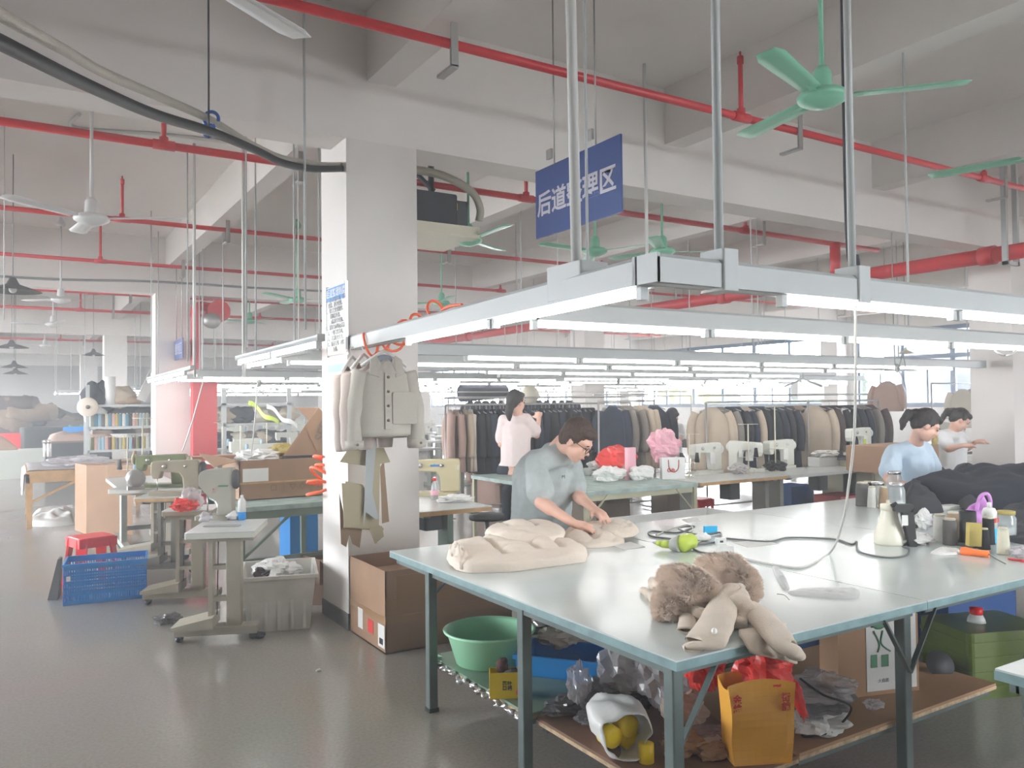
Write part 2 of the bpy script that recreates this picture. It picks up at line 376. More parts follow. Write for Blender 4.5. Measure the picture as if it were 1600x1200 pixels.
# ------------------------------------------------------------ suspended lamp rows
mat('cable_white', (.7, .7, .68), .5); mat('cable_grey', (.25, .27, .27), .5)
def lamp_row(label, p0, p1, zt=2.15, off=0.0, gaps=(), rods=True, L=1.19, group=None, name='lamp_row', stop=None, w=.10):
    """slotted steel trunking on rods with fluorescent tubes beneath"""
    p0 = Vector((*p0, 0)); p1 = Vector((*p1, 0)); d = (p1 - p0); ln = d.length; d.normalize()
    t = thing(name, label, 'ceiling light', (p0.x, p0.y, zt - .1), 0, group)
    Z = Vector((0, 0, 1)); s_ = d.cross(Z)
    b = MB(); c = Vector((0, 0, 0))
    prof = [(-w / 2, 0), (-w / 2, .085), (-w / 2 + .015, .1), (w / 2 - .015, .1), (w / 2, .085), (w / 2, 0), (w / 2 - .012, 0), (w / 2 - .012, .07), (-w / 2 + .012, .07), (-w / 2 + .012, 0)]
    if w < .08: prof = [(a, z * .45) for a, z in prof]
    vs = [c + q + s_ * a + Z * z for q in (Vector((0, 0, 0)), d * ln) for a, z in prof]; m = len(prof)
    b.add(vs, [(i, (i + 1) % m, (i + 1) % m + m, i + m) for i in range(m)] + [(0, 1, 2, 3, 4, 5, 6, 7, 8, 9)[::-1], tuple(range(m, 2 * m))])
    hh = .10 if w >= .08 else .045; b.bar(c - d * .004 + Z * hh / 2, c + d * .012 + Z * hh / 2, w, hh).bar(c + d * (ln - .012) + Z * hh / 2, c + d * (ln + .004) + Z * hh / 2, w, hh)
    b.build('trunking', 'lamp_housing', t)
    n = 0; x = off; cap = MB()
    while x + L <= ln + .01 and (stop is None or x < stop):
        if not any(g0 <= x + L / 2 <= g1 for g0, g1 in gaps):
            a0 = c + d * (x + .03) - Z * .02; a1 = c + d * (x + L - .03) - Z * .02
            MB().tube([a0, a1], .0135, 8).build('light_tube', 'tube_glow', t)
            for q in (a0 - d * .015, a1 + d * .015): cap.bar(q - d * .015, q + d * .015, .03, .05)
        x += L + .02
    if cap.v: cap.bar(c + Z * .012, c + d * ln + Z * .012, .05, .025); cap.build('tube_socket', 'lamp_housing', t)
    if rods:
        k = max(2, int(ln / 3) + 1)
        for i in range(k):
            q = d * (.35 + (ln - .7) * i / (k - 1)); MB().tube([q + Z * .1, q + Z * (ZC - zt + .1)], .008, 6).build('suspension_rod', 'lamp_housing', t)
    return t
# frame over the near cutting table
fl = lamp_row('long lamp row over the near edge of the big cutting table', (1.83, 2.08), (12.5, 2.08), off=.66, rods=False)
for px, zt_, rr, ml in ((1141, ZC, .017, 'lamp_housing'), (1352, ZC, .016, 'lamp_housing'), (1000, ZC, .001, 'lamp_housing')):
    if px == 1000: continue
    q = uz(1148 if px == 1141 else 1357, 405 if px == 1141 else 430, 2.15)
    MB().tube([(q.x, 2.08, 2.1), (q.x - .0, 2.08, ZC)], rr, 8).build('suspension_rod', ml, fl, world=True)
    MB().rbox(q.x - .04, q.x + .04, 2.02, 2.14, 2.04, 2.19, .01).build('rod_clamp', 'lamp_housing', fl, world=True)
for q in (6, 9): MB().tube([(q, 2.08, 2.1), (q, 2.08, ZC)], .01, 8).build('suspension_rod', 'lamp_housing', fl, world=True)
sl = lamp_row('lamp row running from the pillar to the near corner of the cutting table', (2.13, 5.64), (1.875, 2.14), off=1.1, rods=False)
MB().tube([(1.93, 2.62, 2.1), (1.90, 2.62, ZC)], .022, 8).tube([(1.955, 2.66, 2.1), (1.925, 2.66, ZC)], .018, 8).build('suspension_rod', 'cable_white', sl, world=True)
MB().rbox(1.86, 2.0, 2.5, 2.74, 2.06, 2.2, .012).build('rod_clamp', 'lamp_housing', sl, world=True)
rows = [((2.15, 3.3), (11.2, 3.3), 0, (), 'lamp row above the middle of the big cutting table'),
        ((2.3, 6.05), (11.2, 5.95), .95, (), 'lamp row behind the man-height bench of white machines'),
        ((2.05, 7.3), (11.3, 7.0), .05, ((1.2, 1.3),), 'lamp row above the far side of the machine bench'),
        ((2.3, 8.9), (12, 8.9), 2.8, (), 'lamp row in front of the garment rails'),
        ((6.6, 11.1), (16, 11.1), 1.25, ((4, 5.2),), 'lamp row just behind the garment rails'),
        ((2.15, 11.85), (14, 11.8), .05, ((6, 8),), 'lamp row starting beside the white pillar, second behind the rails'),
        ((2.1, 13.05), (16, 12.9), 0, ((4.8, 6.5),), 'lamp row third behind the garment rails'),
        ((2.3, 14.4), (20, 14.4), 2.4, ((9, 11),), 'lamp row in line before the second row of pillars'),
        ((2.9, 16.2), (20, 16.2), 0, ((7, 9),), 'lamp row first behind the second row of pillars'),
        ((3.0, 17.9), (20, 17.9), .2, ((11, 12),), 'lamp row second behind the second row of pillars'),
        ((3.0, 20.4), (20, 20.4), .2, (), 'lamp row before the third row of pillars'),
        ((3.2, 22.9), (20, 22.9), .2, ((4, 8),), 'lamp row nearest the third row of pillars'),
        ((3.4, 28), (20, 28), .2, (), 'lamp row behind the third row of pillars'),
        ((3.4, 32), (20, 32), .2, (), 'farthest lamp row before the back wall')]
for p0, p1, o_, g_, lb in rows: lamp_row(lb, p0, p1, off=o_, gaps=g_)
for p0, p1, o_, lb in [((1.70, 7.45), (1.64, 4.95), .05, 'short lamp pair left of the pillar, ahead of the tan carton'),
                   ((1.93, 8.1), (1.95, 6.2), .05, 'short lower lamp left of the pillar, behind the first short pair'),
                   ((1.74, 13.5), (1.66, 9.4), .0, 'lamp arm reaching left from the second pillar line'),
                   ((2.05, 15.0), (1.93, 10.6), .0, 'lamp arm beside the red panel, right of the longest left arm'),
                   ((1.0, 28), (.9, 24), .0, 'short far lamp arm left of the spool shelf'),
                   ((1.5, 25.5), (1.4, 21.5), .0, 'far lamp arm above the spool shelf'),
                   ((2.6, 27), (2.5, 21.5), .0, 'far lamp arm right of the spool shelf')]:
    lamp_row(lb, p0, p1, off=o_, w=.05)
for x0, x1, y, lb in ((2.3, 4.8, 22, 'far lamp row above the right end of the spool shelf'), (1.0, 4, 26.5, 'far lamp row seen over the spool shelf')): lamp_row(lb, (x0, y), (x1, y), off=.02)

# ------------------------------------------------------------ sprinkler pipes
def pipe_x(y, x0, x1, label, z=3.95, r=.03, risers=(), brk=(), rh=.5):
    t = thing('sprinkler_pipe', label, 'pipe', (x0, y, z))
    b = MB().tube([(x0, y, z), (x1, y, z)], r, 10); b.build('pipe_run', 'red_pipe', t, world=True)
    for x in risers:
        MB().tube([(x, y, z), (x, y, z + rh)], r * .62, 8).tube([(x, y, z + rh - .06), (x, y, z + rh)], r * .85, 8).tube([(x, y, z + rh), (x, y, z + rh + .04)], r * .3, 6).tube([(x, y, z), (x, y, z + .07)], r * 1.1, 8).tube([(x - .09, y, z), (x + .09, y, z)], r * 1.25, 10).build('sprinkler_riser', 'red_pipe', t, world=True)
    for x in brk:
        MB().box(x - .025, x + .025, y - .05, y - .04, z - .16, z + .62).box(x - .025, x + .025, y - .05, y + .16, z - .17, z - .15).box(x - .03, x + .03, y - .04, y - .035, z - .16, z - .04).build('pipe_bracket', 'zinc', t, world=True)
    return t
def xs_at(y, z, pts): return [uy(px, py, y).x for px, py in pts]
y1 = uz(1145, 180, 3.95).y
pipe_x(y1, -6, 19, 'nearest red sprinkler pipe crossing under the ceiling above the cutting table', r=.031, risers=[uy(1158, 180, y1).x, uy(1537, 270, y1).x, -.6, -4], brk=[uy(705, 60, y1).x, uy(1244, 210, y1).x, uy(1565, 285, y1).x])
pipe_x(7.6, -6, 11.4, 'second red sprinkler pipe, passing above the dark air unit', r=.036, risers=[uy(256, 222, 7.6).x, uy(822, 308, 7.6).x, uy(1165, 360, 7.6).x, -3], brk=[uy(1190, 366, 7.6).x, uy(468, 250, 7.6).x], rh=.36)
pipe_x(10.9, -6, uy(937, 421, 10.9).x, 'third red sprinkler pipe, behind the white ceiling fan', risers=[uy(191, 338, 10.9).x, uy(940, 421, 10.9).x, -3], brk=[uy(355, 365, 10.9).x, uy(700, 400, 10.9).x])
pipe_x(14.2, -6, uy(790, 459, 14.2).x, 'fourth red sprinkler pipe, before the second beam', risers=[uy(157, 410, 14.2).x, uy(782, 455, 14.2).x, -3], brk=[uy(286, 420, 14.2).x], rh=.95)
for y, lb in ((18.2, 'red sprinkler pipe first behind the second beam'), (21.6, 'red sprinkler pipe second behind the second beam'), (27.5, 'red sprinkler pipe first behind the third beam'), (31.5, 'red sprinkler pipe second behind the third beam'), (36.8, 'farthest red sprinkler pipe, near the back wall')):
    pipe_x(y, -6, 10.6, lb, r=.035, risers=[1.3, -3, 5.5, 8.5], brk=[2.0, 7.5], rh=.5)
for y, lb in ((13.0, 'thin red pipe branching off the red main toward the windows'), (17.5, 'thin red pipe near the far windows'), (21.5, 'thin red pipe farthest toward the window wall')):
    pipe_x(y, 10.6, 19.5, lb, r=.028, risers=[13, 16.2, 19], brk=[12.2, 18], rh=.5)
# the thick red main with flanges
t = thing('sprinkler_main', 'thick red water main running back under the beams right of centre', 'pipe', (10.35, 3, 3.42))
MB().tube([(10.35, 0, 3.42), (10.35, 30, 3.42)], .095, 14).build('pipe_run', 'red_pipe', t, world=True)
MB().tube([(10.35, 7.6, 3.42), (10.35, 7.6, 3.97)], .075, 10).build('branch_pipe', 'red_pipe', t, world=True)
for y in (5.4, 7.6, 9.8, 14, 19): MB().tube([(10.35, y - .09, 3.42), (10.35, y + .09, 3.42)], .118, 14).build('pipe_coupling', 'red_pipe', t, world=True)
MB().box(10.2, 10.5, 5.1, 5.16, 3.26, 3.3).box(10.2, 10.24, 5.1, 5.16, 3.26, 4.6).box(10.46, 10.5, 5.1, 5.16, 3.26, 4.6).build('pipe_bracket', 'lamp_housing', t, world=True)
# red riser and panel on the second pillar
t = thing('fire_riser', 'red fire riser pipe with elbow and tall red casing beside the second white pillar', 'pipe', (2.72, 15.0, 0))
q0 = uy(300, 480, 15.0)
MB().tube(catmull([(2.70, 15.0, 0), (2.70, 15.0, 2.9), (2.70, 15.0, 3.3), (2.78, 15.1, 3.42), (3.1, 15.3, 3.42)], 5), .085, 12).build('pipe_run', 'red_pipe', t, world=True)
MB().tube([(3.1, 15.0, 3.34), (3.1, 15.6, 3.34)], .2, 12).build('valve_body', 'red_pipe', t, world=True)
MB().ell((2.95, 14.9, 3.15), (.16, .1, .14), 10, 8).build('gauge', 'zinc', t, world=True)
MB().box(2.60, 3.0, 14.7, 14.95, 0, 2.15).build('casing', 'red_pipe', t, world=True)

# ------------------------------------------------------------ ceiling fans and shades
def fan(mm, rod=1.3):
    t = thing('ceiling_fan', 'x', 'ceiling fan')
    MB().lathe([(.001, -.045), (.05, -.04), (.10, -.02), (.135, .0), (.14, .02), (.12, .045), (.06, .06), (.055, .07), (.05, .16), (.03, .19), (.001, .19)], n=24).build('motor', mm, t)
    MB().tube([(0, 0, .18), (0, 0, rod - .1)], .014, 8).lathe([(.055, rod - .14), (.07, rod - .1), (.02, rod)], n=14).build('rod', mm, t)
    for k in range(3):
        a = 2 * pi * k / 3
        def fn(u, v):
            rr = .16 + .6 * u; w = .055 + .02 * u if u < .95 else .05
            x = rr; y = (v - .5) * 2 * w; z = .02 + .25 * y * .5 + .015 * u
            return Vector((x * cos(a) - y * sin(a), x * sin(a) + y * cos(a), z))
        b = MB().grid(fn, 8, 3); b.bar((.1 * cos(a), .1 * sin(a), .02), (.22 * cos(a), .22 * sin(a), .022), .035, .006)
        b.build('blade', mm, t, solid=.004)
    return t
gf = fan('fan_green'); wf = fan('fan_white')
first = {'g': gf, 'w': wf}; used = set()
def put_fan(kind, px, py, z, lb, a=0):
    q = uz(px, py, z); o = first[kind] if kind not in used else dup(first[kind])
    used.add(kind); o.location = q; o.rotation_euler = (0, 0, a); o['label'] = lb; o['group'] = 'ceiling fans'
    # rod length follows the ceiling height
    for ch in o.children:
        if ch.name.startswith('rod'): ch.scale = (1, 1, 1); k = (ZC - z) / 1.3; ch.scale[2] = k; ch.location = (0, 0, 0)
    return o
put_fan('g', 1285, 157, 3.34, 'large pale green ceiling fan in front, above the cutting table', radians(-43))
put_fan('w', 143, 345, 3.2, 'white ceiling fan nearest the left edge, below the hoses', radians(-25))
put_fan('g', 732, 378, 3.3, 'green ceiling fan just right of the dark air unit', radians(32))
put_fan('g', 465, 470, 3.3, 'small green ceiling fan left of the notice board', radians(-28))
put_fan('g', 1035, 395, 3.3, 'green ceiling fan right behind the hanging blue sign', radians(-20))
put_fan('g', 1640, 245, 3.25, 'green ceiling fan cut off by the right frame edge', radians(100))
put_fan('w', 95, 470, 3.3, 'white ceiling fan behind the first beam at left', radians(10))
put_fan('w', 83, 508, 3.3, 'white ceiling fan farther back at left, between two red pipes', radians(40))
put_fan('w', 70, 541, 3.3, 'smallest white ceiling fan at left, near the back wall', radians(70))
put_fan('g', 390, 503, 3.3, 'faint green ceiling fan right of the fire riser', radians(55))
put_fan('g', 690, 475, 3.3, 'green ceiling fan behind the coiled orange hose', radians(15))
put_fan('w', 262, -62, 3.25, 'white ceiling fan at the top left whose blade points at the camera', radians(-85))
put_fan('g', 930, 395, 3.35, 'green ceiling fan hidden partly by the blue sign', radians(60))
mat('shade_dark', (.10, .10, .10), .5, metal=.3)
def shade():
    t = thing('pendant_shade', 'x', 'pendant lamp')
    MB().lathe([(.02, .16), (.035, .12), (.05, .08), (.21, 0), (.215, -.005), (.2, 0), (.04, .07)], n=20).build('lamp_shade', 'shade_dark', t)
    MB().tube([(0, 0, .14), (0, 0, 1.3)], .006, 6).build('cord', 'cable_grey', t)
    MB().ell((0, 0, .02), (.03, .03, .045)).build('bulb', 'white_plastic', t)
    return t
sh0 = shade()
for i, (px, py, z, lb, k) in enumerate([(20, 455, 3.0, 'dark wide lamp shade at the far left edge', 1.4), (18, 543, 2.9, 'dark lamp shade over the fabric pile, second from the left edge', 1.5), (22, 574, 2.6, 'dark lamp shade lower over the fabric pile', 1.3), (24, 584, 2.5, 'lowest dark lamp shade over the fabric pile', 1.3), (146, 555, 2.9, 'small lamp shade in front of the third pillar', 1.2)]):
    o = sh0 if i == 0 else dup(sh0)
    q = uz(px, py, z)
    o.location = q; o['label'] = lb; o['group'] = 'pendant shades over the fabric pile'
    for ch in o.children:
        if ch.name.startswith('cord'): ch.scale = (1, 1, (ZC - z) / 1.3 )
        else: ch.scale = (k, k, 1)
t = dup(sh0); q = uy(1415, 552, 9); t.location = q; t['label'] = 'cream lamp shade hanging in front of the bright right window'; del t['group']
for ch in t.children:
    ch.scale = (.7, .7, .7)
    if ch.name.startswith('lamp_shade'): ch.data = ch.data.copy(); ch.data.materials[0] = MATS['cream']; ch['label'] = 'cream shade'
    if ch.name.startswith('cord'): ch.scale = (1, 1, (ZC - q.z) / 1.3)
# ------------------------------------------------------------ shape tools for soft things
def K(P): return (Vector(P) - CAM).dot(_f)
def mpx(n, P): return n * K(P) / FPX
FACE = -YAW          # rotation whose local x runs along the picture's right
def resample(P, n):
    P = [Vector(p) for p in P]; P2 = P + [P[0]]; L = [0]
    for a, b in zip(P2, P2[1:]): L.append(L[-1] + (b - a).length)
    out = []; j = 0
    for i in range(n):
        s = L[-1] * i / n
        while L[j + 1] < s: j += 1
        t = (s - L[j]) / max(1e-9, L[j + 1] - L[j]); out.append(P2[j].lerp(P2[j + 1], t))
    return out
def smooth_loop(P, k=2):
    for _ in range(k): P = [(P[i - 1] + P[i] * 2 + P[(i + 1) % len(P)]) / 4 for i in range(len(P))]
    return P
def segd(p, a, b):
    a = Vector(a[:2]); b = Vector(b[:2]); p = Vector(p[:2]); t = max(0, min(1, (p - a).dot(b - a) / max(1e-9, (b - a).length_squared))); return (p - a - (b - a) * t).length
def mound_mb(outline, z0, h, seams=(), sw=.02, namp=.15, ns=.12, pw=2.5, nu=56, nv=14, c=None, sm=2, seed=0, hf=None):
    L = smooth_loop(resample([Vector((p[0], p[1], 0)) for p in outline], nu), sm)
    c = Vector((*c[:2], 0)) if c else sum(L, Vector()) / nu
    def fn(u, v):
        b = L[int(round(u * nu)) % nu]; r = 1 - v
        p = c.lerp(b, r); e = (1 - r ** pw) ** (1 / pw) if r < 1 else 0
        q = Vector((p.x, p.y, seed)) / ns
        hh = h * e * (1 + namp * (mnoise.noise(q) + .5 * mnoise.noise(q * 2.1)))
        if hf: hh *= hf(p)
        for a, bb in seams: hh *= 1 - .6 * exp(-abs(segd(p, a, bb) / sw))
        return Vector((p.x, p.y, z0 + max(hh, .0005)))
    m = MB(); m.grid(fn, nu, nv, closed=True); m.add([Vector((p.x, p.y, z0)) for p in L], [tuple(range(nu))[::-1]])
    return m
def crumple_mb(c, r, seed=0, amp=.35, n=30, m=20, fr=2.2, M=None, floor=None):
    b = MB(); b.ell((0, 0, 0), (1, 1, 1), n, m)
    out = []
    for v in b.v:
        q = v * fr + Vector((seed * 3.1, seed * 1.7, seed)); k = 1 + amp * mnoise.noise(q) - amp * .5 * abs(mnoise.noise(q * 2.6)) + amp * .22 * mnoise.noise(q * 6)
        p = Vector((v.x * r[0] * k, v.y * r[1] * k, v.z * r[2] * k))
        if M: p = M @ p
        p = p + Vector(c)
        if floor is not None and p.z < floor: p.z = floor + .001
        out.append(p)
    b.v = out; b.sm = [False] * len(b.f) if n > 24 else b.sm
    return b
def single(name, mb, m, label, cat, group=None, kind=None, **kw):
    """a thing that is one mesh, with its origin at the middle of its foot"""
    xs = [v.x for v in mb.v]; ys = [v.y for v in mb.v]; zs = [v.z for v in mb.v]
    o0 = Vector(((min(xs) + max(xs)) / 2, (min(ys) + max(ys)) / 2, min(zs)))
    mb.v = [v - o0 for v in mb.v]; o = mb.build(name, m, **kw); o.location = o0
    return tag(o, label, cat, group, kind)

mat('table_top', (.60, .66, .65), .16, var=.06, vscale=2.5, spec=.6, bump=.02, bscale=4)
mat('table_edge', (.22, .34, .35), .45, var=.2, vscale=12)
mat('steel_green', (.13, .165, .16), .4, metal=.2, var=.15)
mat('board_brown', (.20, .10, .06), .6, var=.25, vscale=5)
mat('board_green', (.22, .32, .24), .3, var=.15)
mat('plywood_edge', (.55, .40, .25), .8, var=.3, vscale=30)
mat('carton', (.34, .205, .125), .8, var=.08, vscale=3)
mat('carton_dark', (.17, .10, .065), .85)
mat('carton_tape', (.34, .20, .10), .35)
mat('paper', (.78, .77, .75), .7)
mat('paper_red', (.7, .05, .05), .6)
mat('cream_puff', (.80, .70, .60), .7, bump=.3, bscale=40, var=.04, vscale=8)
mat('oat_wool', (.62, .52, .42), .95, bump=.3, bscale=180, var=.06, vscale=10, sheen=.3)
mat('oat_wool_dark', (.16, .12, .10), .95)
mat('fur', (.86, .73, .63), .9, sheen=.4)
mat('fur_base', (.62, .50, .42), .95)
mat('basin_green', (.45, .88, .58), .35)
mat('tin_yellow', (.95, .68, .02), .35)
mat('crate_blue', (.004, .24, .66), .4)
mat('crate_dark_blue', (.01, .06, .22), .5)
mat('bag_clear', (.75, .72, .74), .15, alpha=.42, spec=.8)
mat('bag_grey', (.20, .19, .20), .25, spec=.8, alpha=.85)
mat('bag_white', (.82, .82, .80), .35, alpha=.93)
mat('bag_red', (.85, .06, .05), .3, alpha=.9)
mat('bag_pink', (.88, .48, .56), .3, alpha=.85)
mat('bag_purple', (.75, .35, .78), .3, alpha=.75)
mat('paper_orange', (.85, .42, .05), .45, var=.06)
mat('kraft', (.38, .22, .12), .7)
mat('cable_dark', (.13, .14, .14), .45)
mat('cable_pale', (.60, .59, .55), .45)
mat('milky', (.80, .76, .64), .35)
mat('steel', (.6, .6, .6), .25, metal=.9)
mat('navy_cloth', (.018, .02, .035), .95, bump=.3, bscale=120, var=.2)
mat('charcoal_cloth', (.045, .045, .055), .95, bump=.3, bscale=120, var=.2)
mat('glass_jar', (.75, .8, .8), .05, alpha=.35, spec=1)
mat('orange_plastic', (1, .22, .05), .4)
mat('lime_plastic', (.50, .62, .08), .4)
mat('grey_plastic', (.35, .36, .34), .45)
mat('skyblue', (.02, .45, .80), .4)
mat('pearl', (.9, .88, .85), .15)
mat('film_white', (.85, .86, .86), .3, alpha=.6)
mat('foil', (.7, .68, .68), .2, metal=.7)
mat('ink_green', (.10, .28, .16), .7); mat('ink_dark', (.05, .05, .05), .7); mat('ink_red', (.6, .05, .03), .6); mat('ink_grey', (.35, .35, .36), .7)

# ------------------------------------------------------------ the big cutting tables
TZ = .785
def cutting_table(label, x0, x1, y0, y1, legs, braces=(), rails=True, group=None, z=TZ):
    t = thing('cutting_table', label, 'table', (x0, y0, 0), 0, group)
    MB().box(x0 + .002, x1 - .002, y0 + .002, y1 - .002, z - .006, z).build('tabletop', 'table_top', t, world=True)
    MB().box(x0, x1 - .001, y0, y1, z - .036, z - .006).build('edge_band', 'table_edge', t, world=True)
    for lx, ly in legs:
        MB().rbox(lx - .025, lx + .025, ly - .025, ly + .025, 0, z - .036, .006).build('leg', 'steel_green', t, world=True)
        MB().box(lx - .028, lx + .028, ly - .028, ly + .028, 0, .02).build('leg_foot', 'black', t, world=True)
    for a, b in braces: MB().bar(a, b, .022, .008).build('brace', 'steel_green', t, world=True)
    if rails:
        for yy in (y0 + .05, y1 - .06): MB().box(x0 + .03, x1 - .03, yy, yy + .03, z - .07, z - .036).build('rail', 'steel_green', t, world=True)
        MB().box(x0 + .03, x0 + .06, y0 + .05, y1 - .05, z - .07, z - .036).build('rail', 'steel_green', t, world=True)
    return t
ct = cutting_table('large pale green topped cutting table nearest the camera, with the fur coat on it', 1.87, 3.309, 2.01, 4.42,
    [(1.905, 3.94), (1.92, 3.03), (1.92, 2.08), (3.25, 2.09), (3.25, 3.9)],
    [((1.905, 3.94, .60), (2.07, 3.94, .75)), ((1.93, 2.09, .42), (2.2, 2.12, .75)), ((3.25, 2.06, .48), (3.06, 2.06, .75)), ((3.25, 2.06, .48), (3.46, 2.06, .75))])
cutting_table('middle cutting table of the three joined, with the spray gun on it', 3.311, 4.809, 2.01, 4.42, [(4.74, 2.09), (4.74, 3.9)])
cutting_table('right hand cutting table of the joined tables, under the dark cloth heap', 4.811, 6.30, 2.01, 4.42, [(6.22, 2.09), (6.22, 3.9)])
cutting_table('farthest right cutting table, beside the woman in pale blue', 6.302, 7.8, 2.01, 4.42, [(7.7, 2.09), (7.7, 4.2)])
cutting_table('corner of a teal edged table in the bottom right corner', 2.66, 4.2, -1.0, 1.40, [(2.74, 1.32), (4.1, 1.32)])
def shelf(name, m, x0, x1, y0, y1, z, label, edge=True):
    t = thing(name, label, 'shelf board', (x0, y0, z - .03))
    MB().box(x0, x1, y0, y1, z - .012, z).build('board', m, t, world=True)
    MB().box(x0 - .002, x1 + .002, y0 - .002, y1 + .002, z - .028, z - .012).build('board_core', 'plywood_edge', t, world=True)
    for yy in (y0 + .02, y1 - .05): MB().box(x0 + .02, x1 - .02, yy, yy + .03, z - .06, z - .028).build('shelf_bearer', 'steel_green', t, world=True)
    return t
SZ = .26
shelf('shelf_board', 'board_green', 1.95, 3.3, 3.05, 4.05, SZ, 'green glazed lower shelf carrying the green basin under the table')
shelf('shelf_board', 'board_brown', 1.96, 2.6, 2.12, 3.0, SZ, 'brown plywood lower shelf with the plastic bags, under the near table')
shelf('shelf_board', 'kraft', 2.62, 4.06, 2.13, 3.0, SZ, 'corrugated lower shelf under the orange paper bag and the framed paper bag')
# crumpled foil and fraying along the green shelf's edge
b = MB()
for i in range(26):
    y = 3.1 + i * .036; b.ell((1.945 + random.uniform(-.012, .012), y, SZ - .015 + random.uniform(-.02, .006)), (.02, .026, .012), 7, 5, amp=.8, fr=2, seed=i)
single('torn_wrapping', b, 'foil', 'crumpled silver brown wrapping along the edge of the green lower shelf', 'wrapping')
single('foil_wad', crumple_mb((1.95, 3.98, SZ + .0), (.035, .03, .035), 4, .6, 14, 10), 'foil', 'wad of foil tied round the far left table leg', 'foil')

# ------------------------------------------------------------ on the near table: quilted cream garments
def onT(*pts, z=TZ): return [uz(x, y, z) for x, y in pts]
q1 = onT((697, 868), (712, 885), (732, 890), (800, 888), (915, 873), (919, 861), (890, 845), (860, 842), (800, 838), (740, 845), (703, 856), z=TZ + .02)
g = thing('folded_garment', 'cream quilted padded vest folded at the front left of the table', 'garment', tuple(uz(800, 870, TZ)))
sm_ = [(onT((742, 843))[0], onT((790, 884))[0]), (onT((790, 838))[0], onT((842, 876))[0]), (onT((845, 843))[0], onT((880, 872))[0]), (onT((800, 862))[0], onT((915, 850))[0])]
mound_mb(q1, TZ + .001, .082, sm_, .016, .2, .15, 3.2, 150, 48).build('quilted_body', 'cream_puff', g, world=True)
mound_mb(onT((698, 868), (703, 878), (722, 886), (735, 878), (725, 862), (708, 858), z=TZ + .03), TZ + .012, .075, namp=.5, ns=.03, nu=36).build('ruffled_hem', 'cream_puff', g, world=True)
g = thing('folded_garment', 'cream quilted sleeve piece folded behind the padded vest', 'garment', tuple(uz(800, 840, TZ)))
q2 = onT((757, 833), (775, 822), (820, 817), (865, 822), (884, 832), (880, 842), (855, 848), (815, 852), (780, 848), z=TZ + .05)
mound_mb(q2, TZ + .05, .062, [(onT((805, 819))[0], onT((840, 846))[0]), (onT((770, 826))[0], onT((800, 848))[0])], .016, .2, .12, 2.6, 130, 40).build('quilted_body', 'cream_puff', g, world=True)
g = thing('garment_being_folded', 'cream quilted coat under the hands of the worker in grey', 'garment', tuple(uz(930, 835, TZ)))
q3 = onT((878, 832), (895, 823), (930, 818), (955, 812), (975, 812), (996, 822), (992, 831), (975, 836), (976, 846), (945, 852), (918, 853), (895, 847), (880, 842), z=TZ + .015)
mound_mb(q3, TZ + .001, .055, [(onT((940, 815))[0], onT((960, 842))[0]), (onT((900, 825))[0], onT((930, 850))[0])], .014, .4, .09, 2.4, 130, 40).build('quilted_body', 'cream_puff', g, world=True)
mound_mb(onT((935, 826), (955, 815), (985, 815), (1000, 825), (990, 834), (960, 836), z=TZ + .05), TZ + .03, .045, namp=.5, ns=.06, nu=40).build('quilted_flap', 'cream_puff', g, world=True)
single('paper_slip', MB().prism([tuple(p[:2]) for p in onT((957, 853), (985, 847), (1008, 855), (975, 860))], TZ + .0005, TZ + .003), 'paper', 'white paper slip lying beside the cream coat on the table', 'paper')

# ------------------------------------------------------------ fur-collared coat
P0 = uz(1105, 950, TZ)
coat = thing('fur_collar_coat', 'oatmeal wool coat with thick taupe fur collar flung over the table edge', 'coat', tuple(P0))
def kp(px, py, z): return uz(px, py, z)
def fur(name, prims, n, ln, seed):
    base = blob(name, 'fur_base', prims, .02, coat, True, 3, .006, .05)
    me = base.data; random.seed(seed); me.calc_loop_triangles()
    tris = me.loop_triangles; ar = [t_.area for t_ in tris]; b = MB(); mid = wmat(coat)
    import bisect; cum = []; s_ = 0
    for a in ar: s_ += a; cum.append(s_)
    for i in range(n):
        tr = tris[bisect.bisect(cum, random.random() * s_) % len(tris)]
        a, c_, d_ = (me.vertices[j].co for j in tr.vertices); r1 = random.random(); r2 = random.random()
        if r1 + r2 > 1: r1, r2 = 1 - r1, 1 - r2
        p = a + (c_ - a) * r1 + (d_ - a) * r2; nn = tr.normal
        cl = Vector([mnoise.noise(p * 60 + Vector((k * 9, 0, 0))) for k in range(3)]) * 1.1 + Vector([random.uniform(-.35, .35) for k in range(3)])
        dr = (nn + cl * .5).normalized(); sd = dr.orthogonal().normalized() * .0014; L = ln * random.uniform(.6, 1.15); q = p - nn * .003
        mid_ = q + dr * L * .55 + cl * .002; tip = q + (dr + cl * .5).normalized() * L
        b.add([q - sd, q + sd, mid_ + sd * .9, mid_ - sd * .9, tip], [(0, 1, 2, 3), (3, 2, 4)], True)
    o = b.build('fur_pile', 'fur', base); o['kind'] = 'stuff'
    return base
a_ = [kp(1040, 905, .86), kp(1065, 925, .89), kp(1090, 915, .90), kp(1108, 925, .88)]
fur('fur_collar', [('c', [kp(1052, 905, .87), kp(1078, 918, .88), kp(1103, 928, .87)], [.062, .082, .06]), ('c', [kp(1045, 930, .84), kp(1040, 955, .82)], [.05, .045]), ('e', kp(1075, 935, .86), (.07, .06, .06))], 26000, .030, 3)
fur('fur_collar', [('c', [kp(1105, 884, .87), kp(1138, 890, .88), kp(1163, 912, .87)], [.05, .072, .06]), ('e', kp(1168, 925, .85), (.05, .05, .05))], 20000, .030, 5)
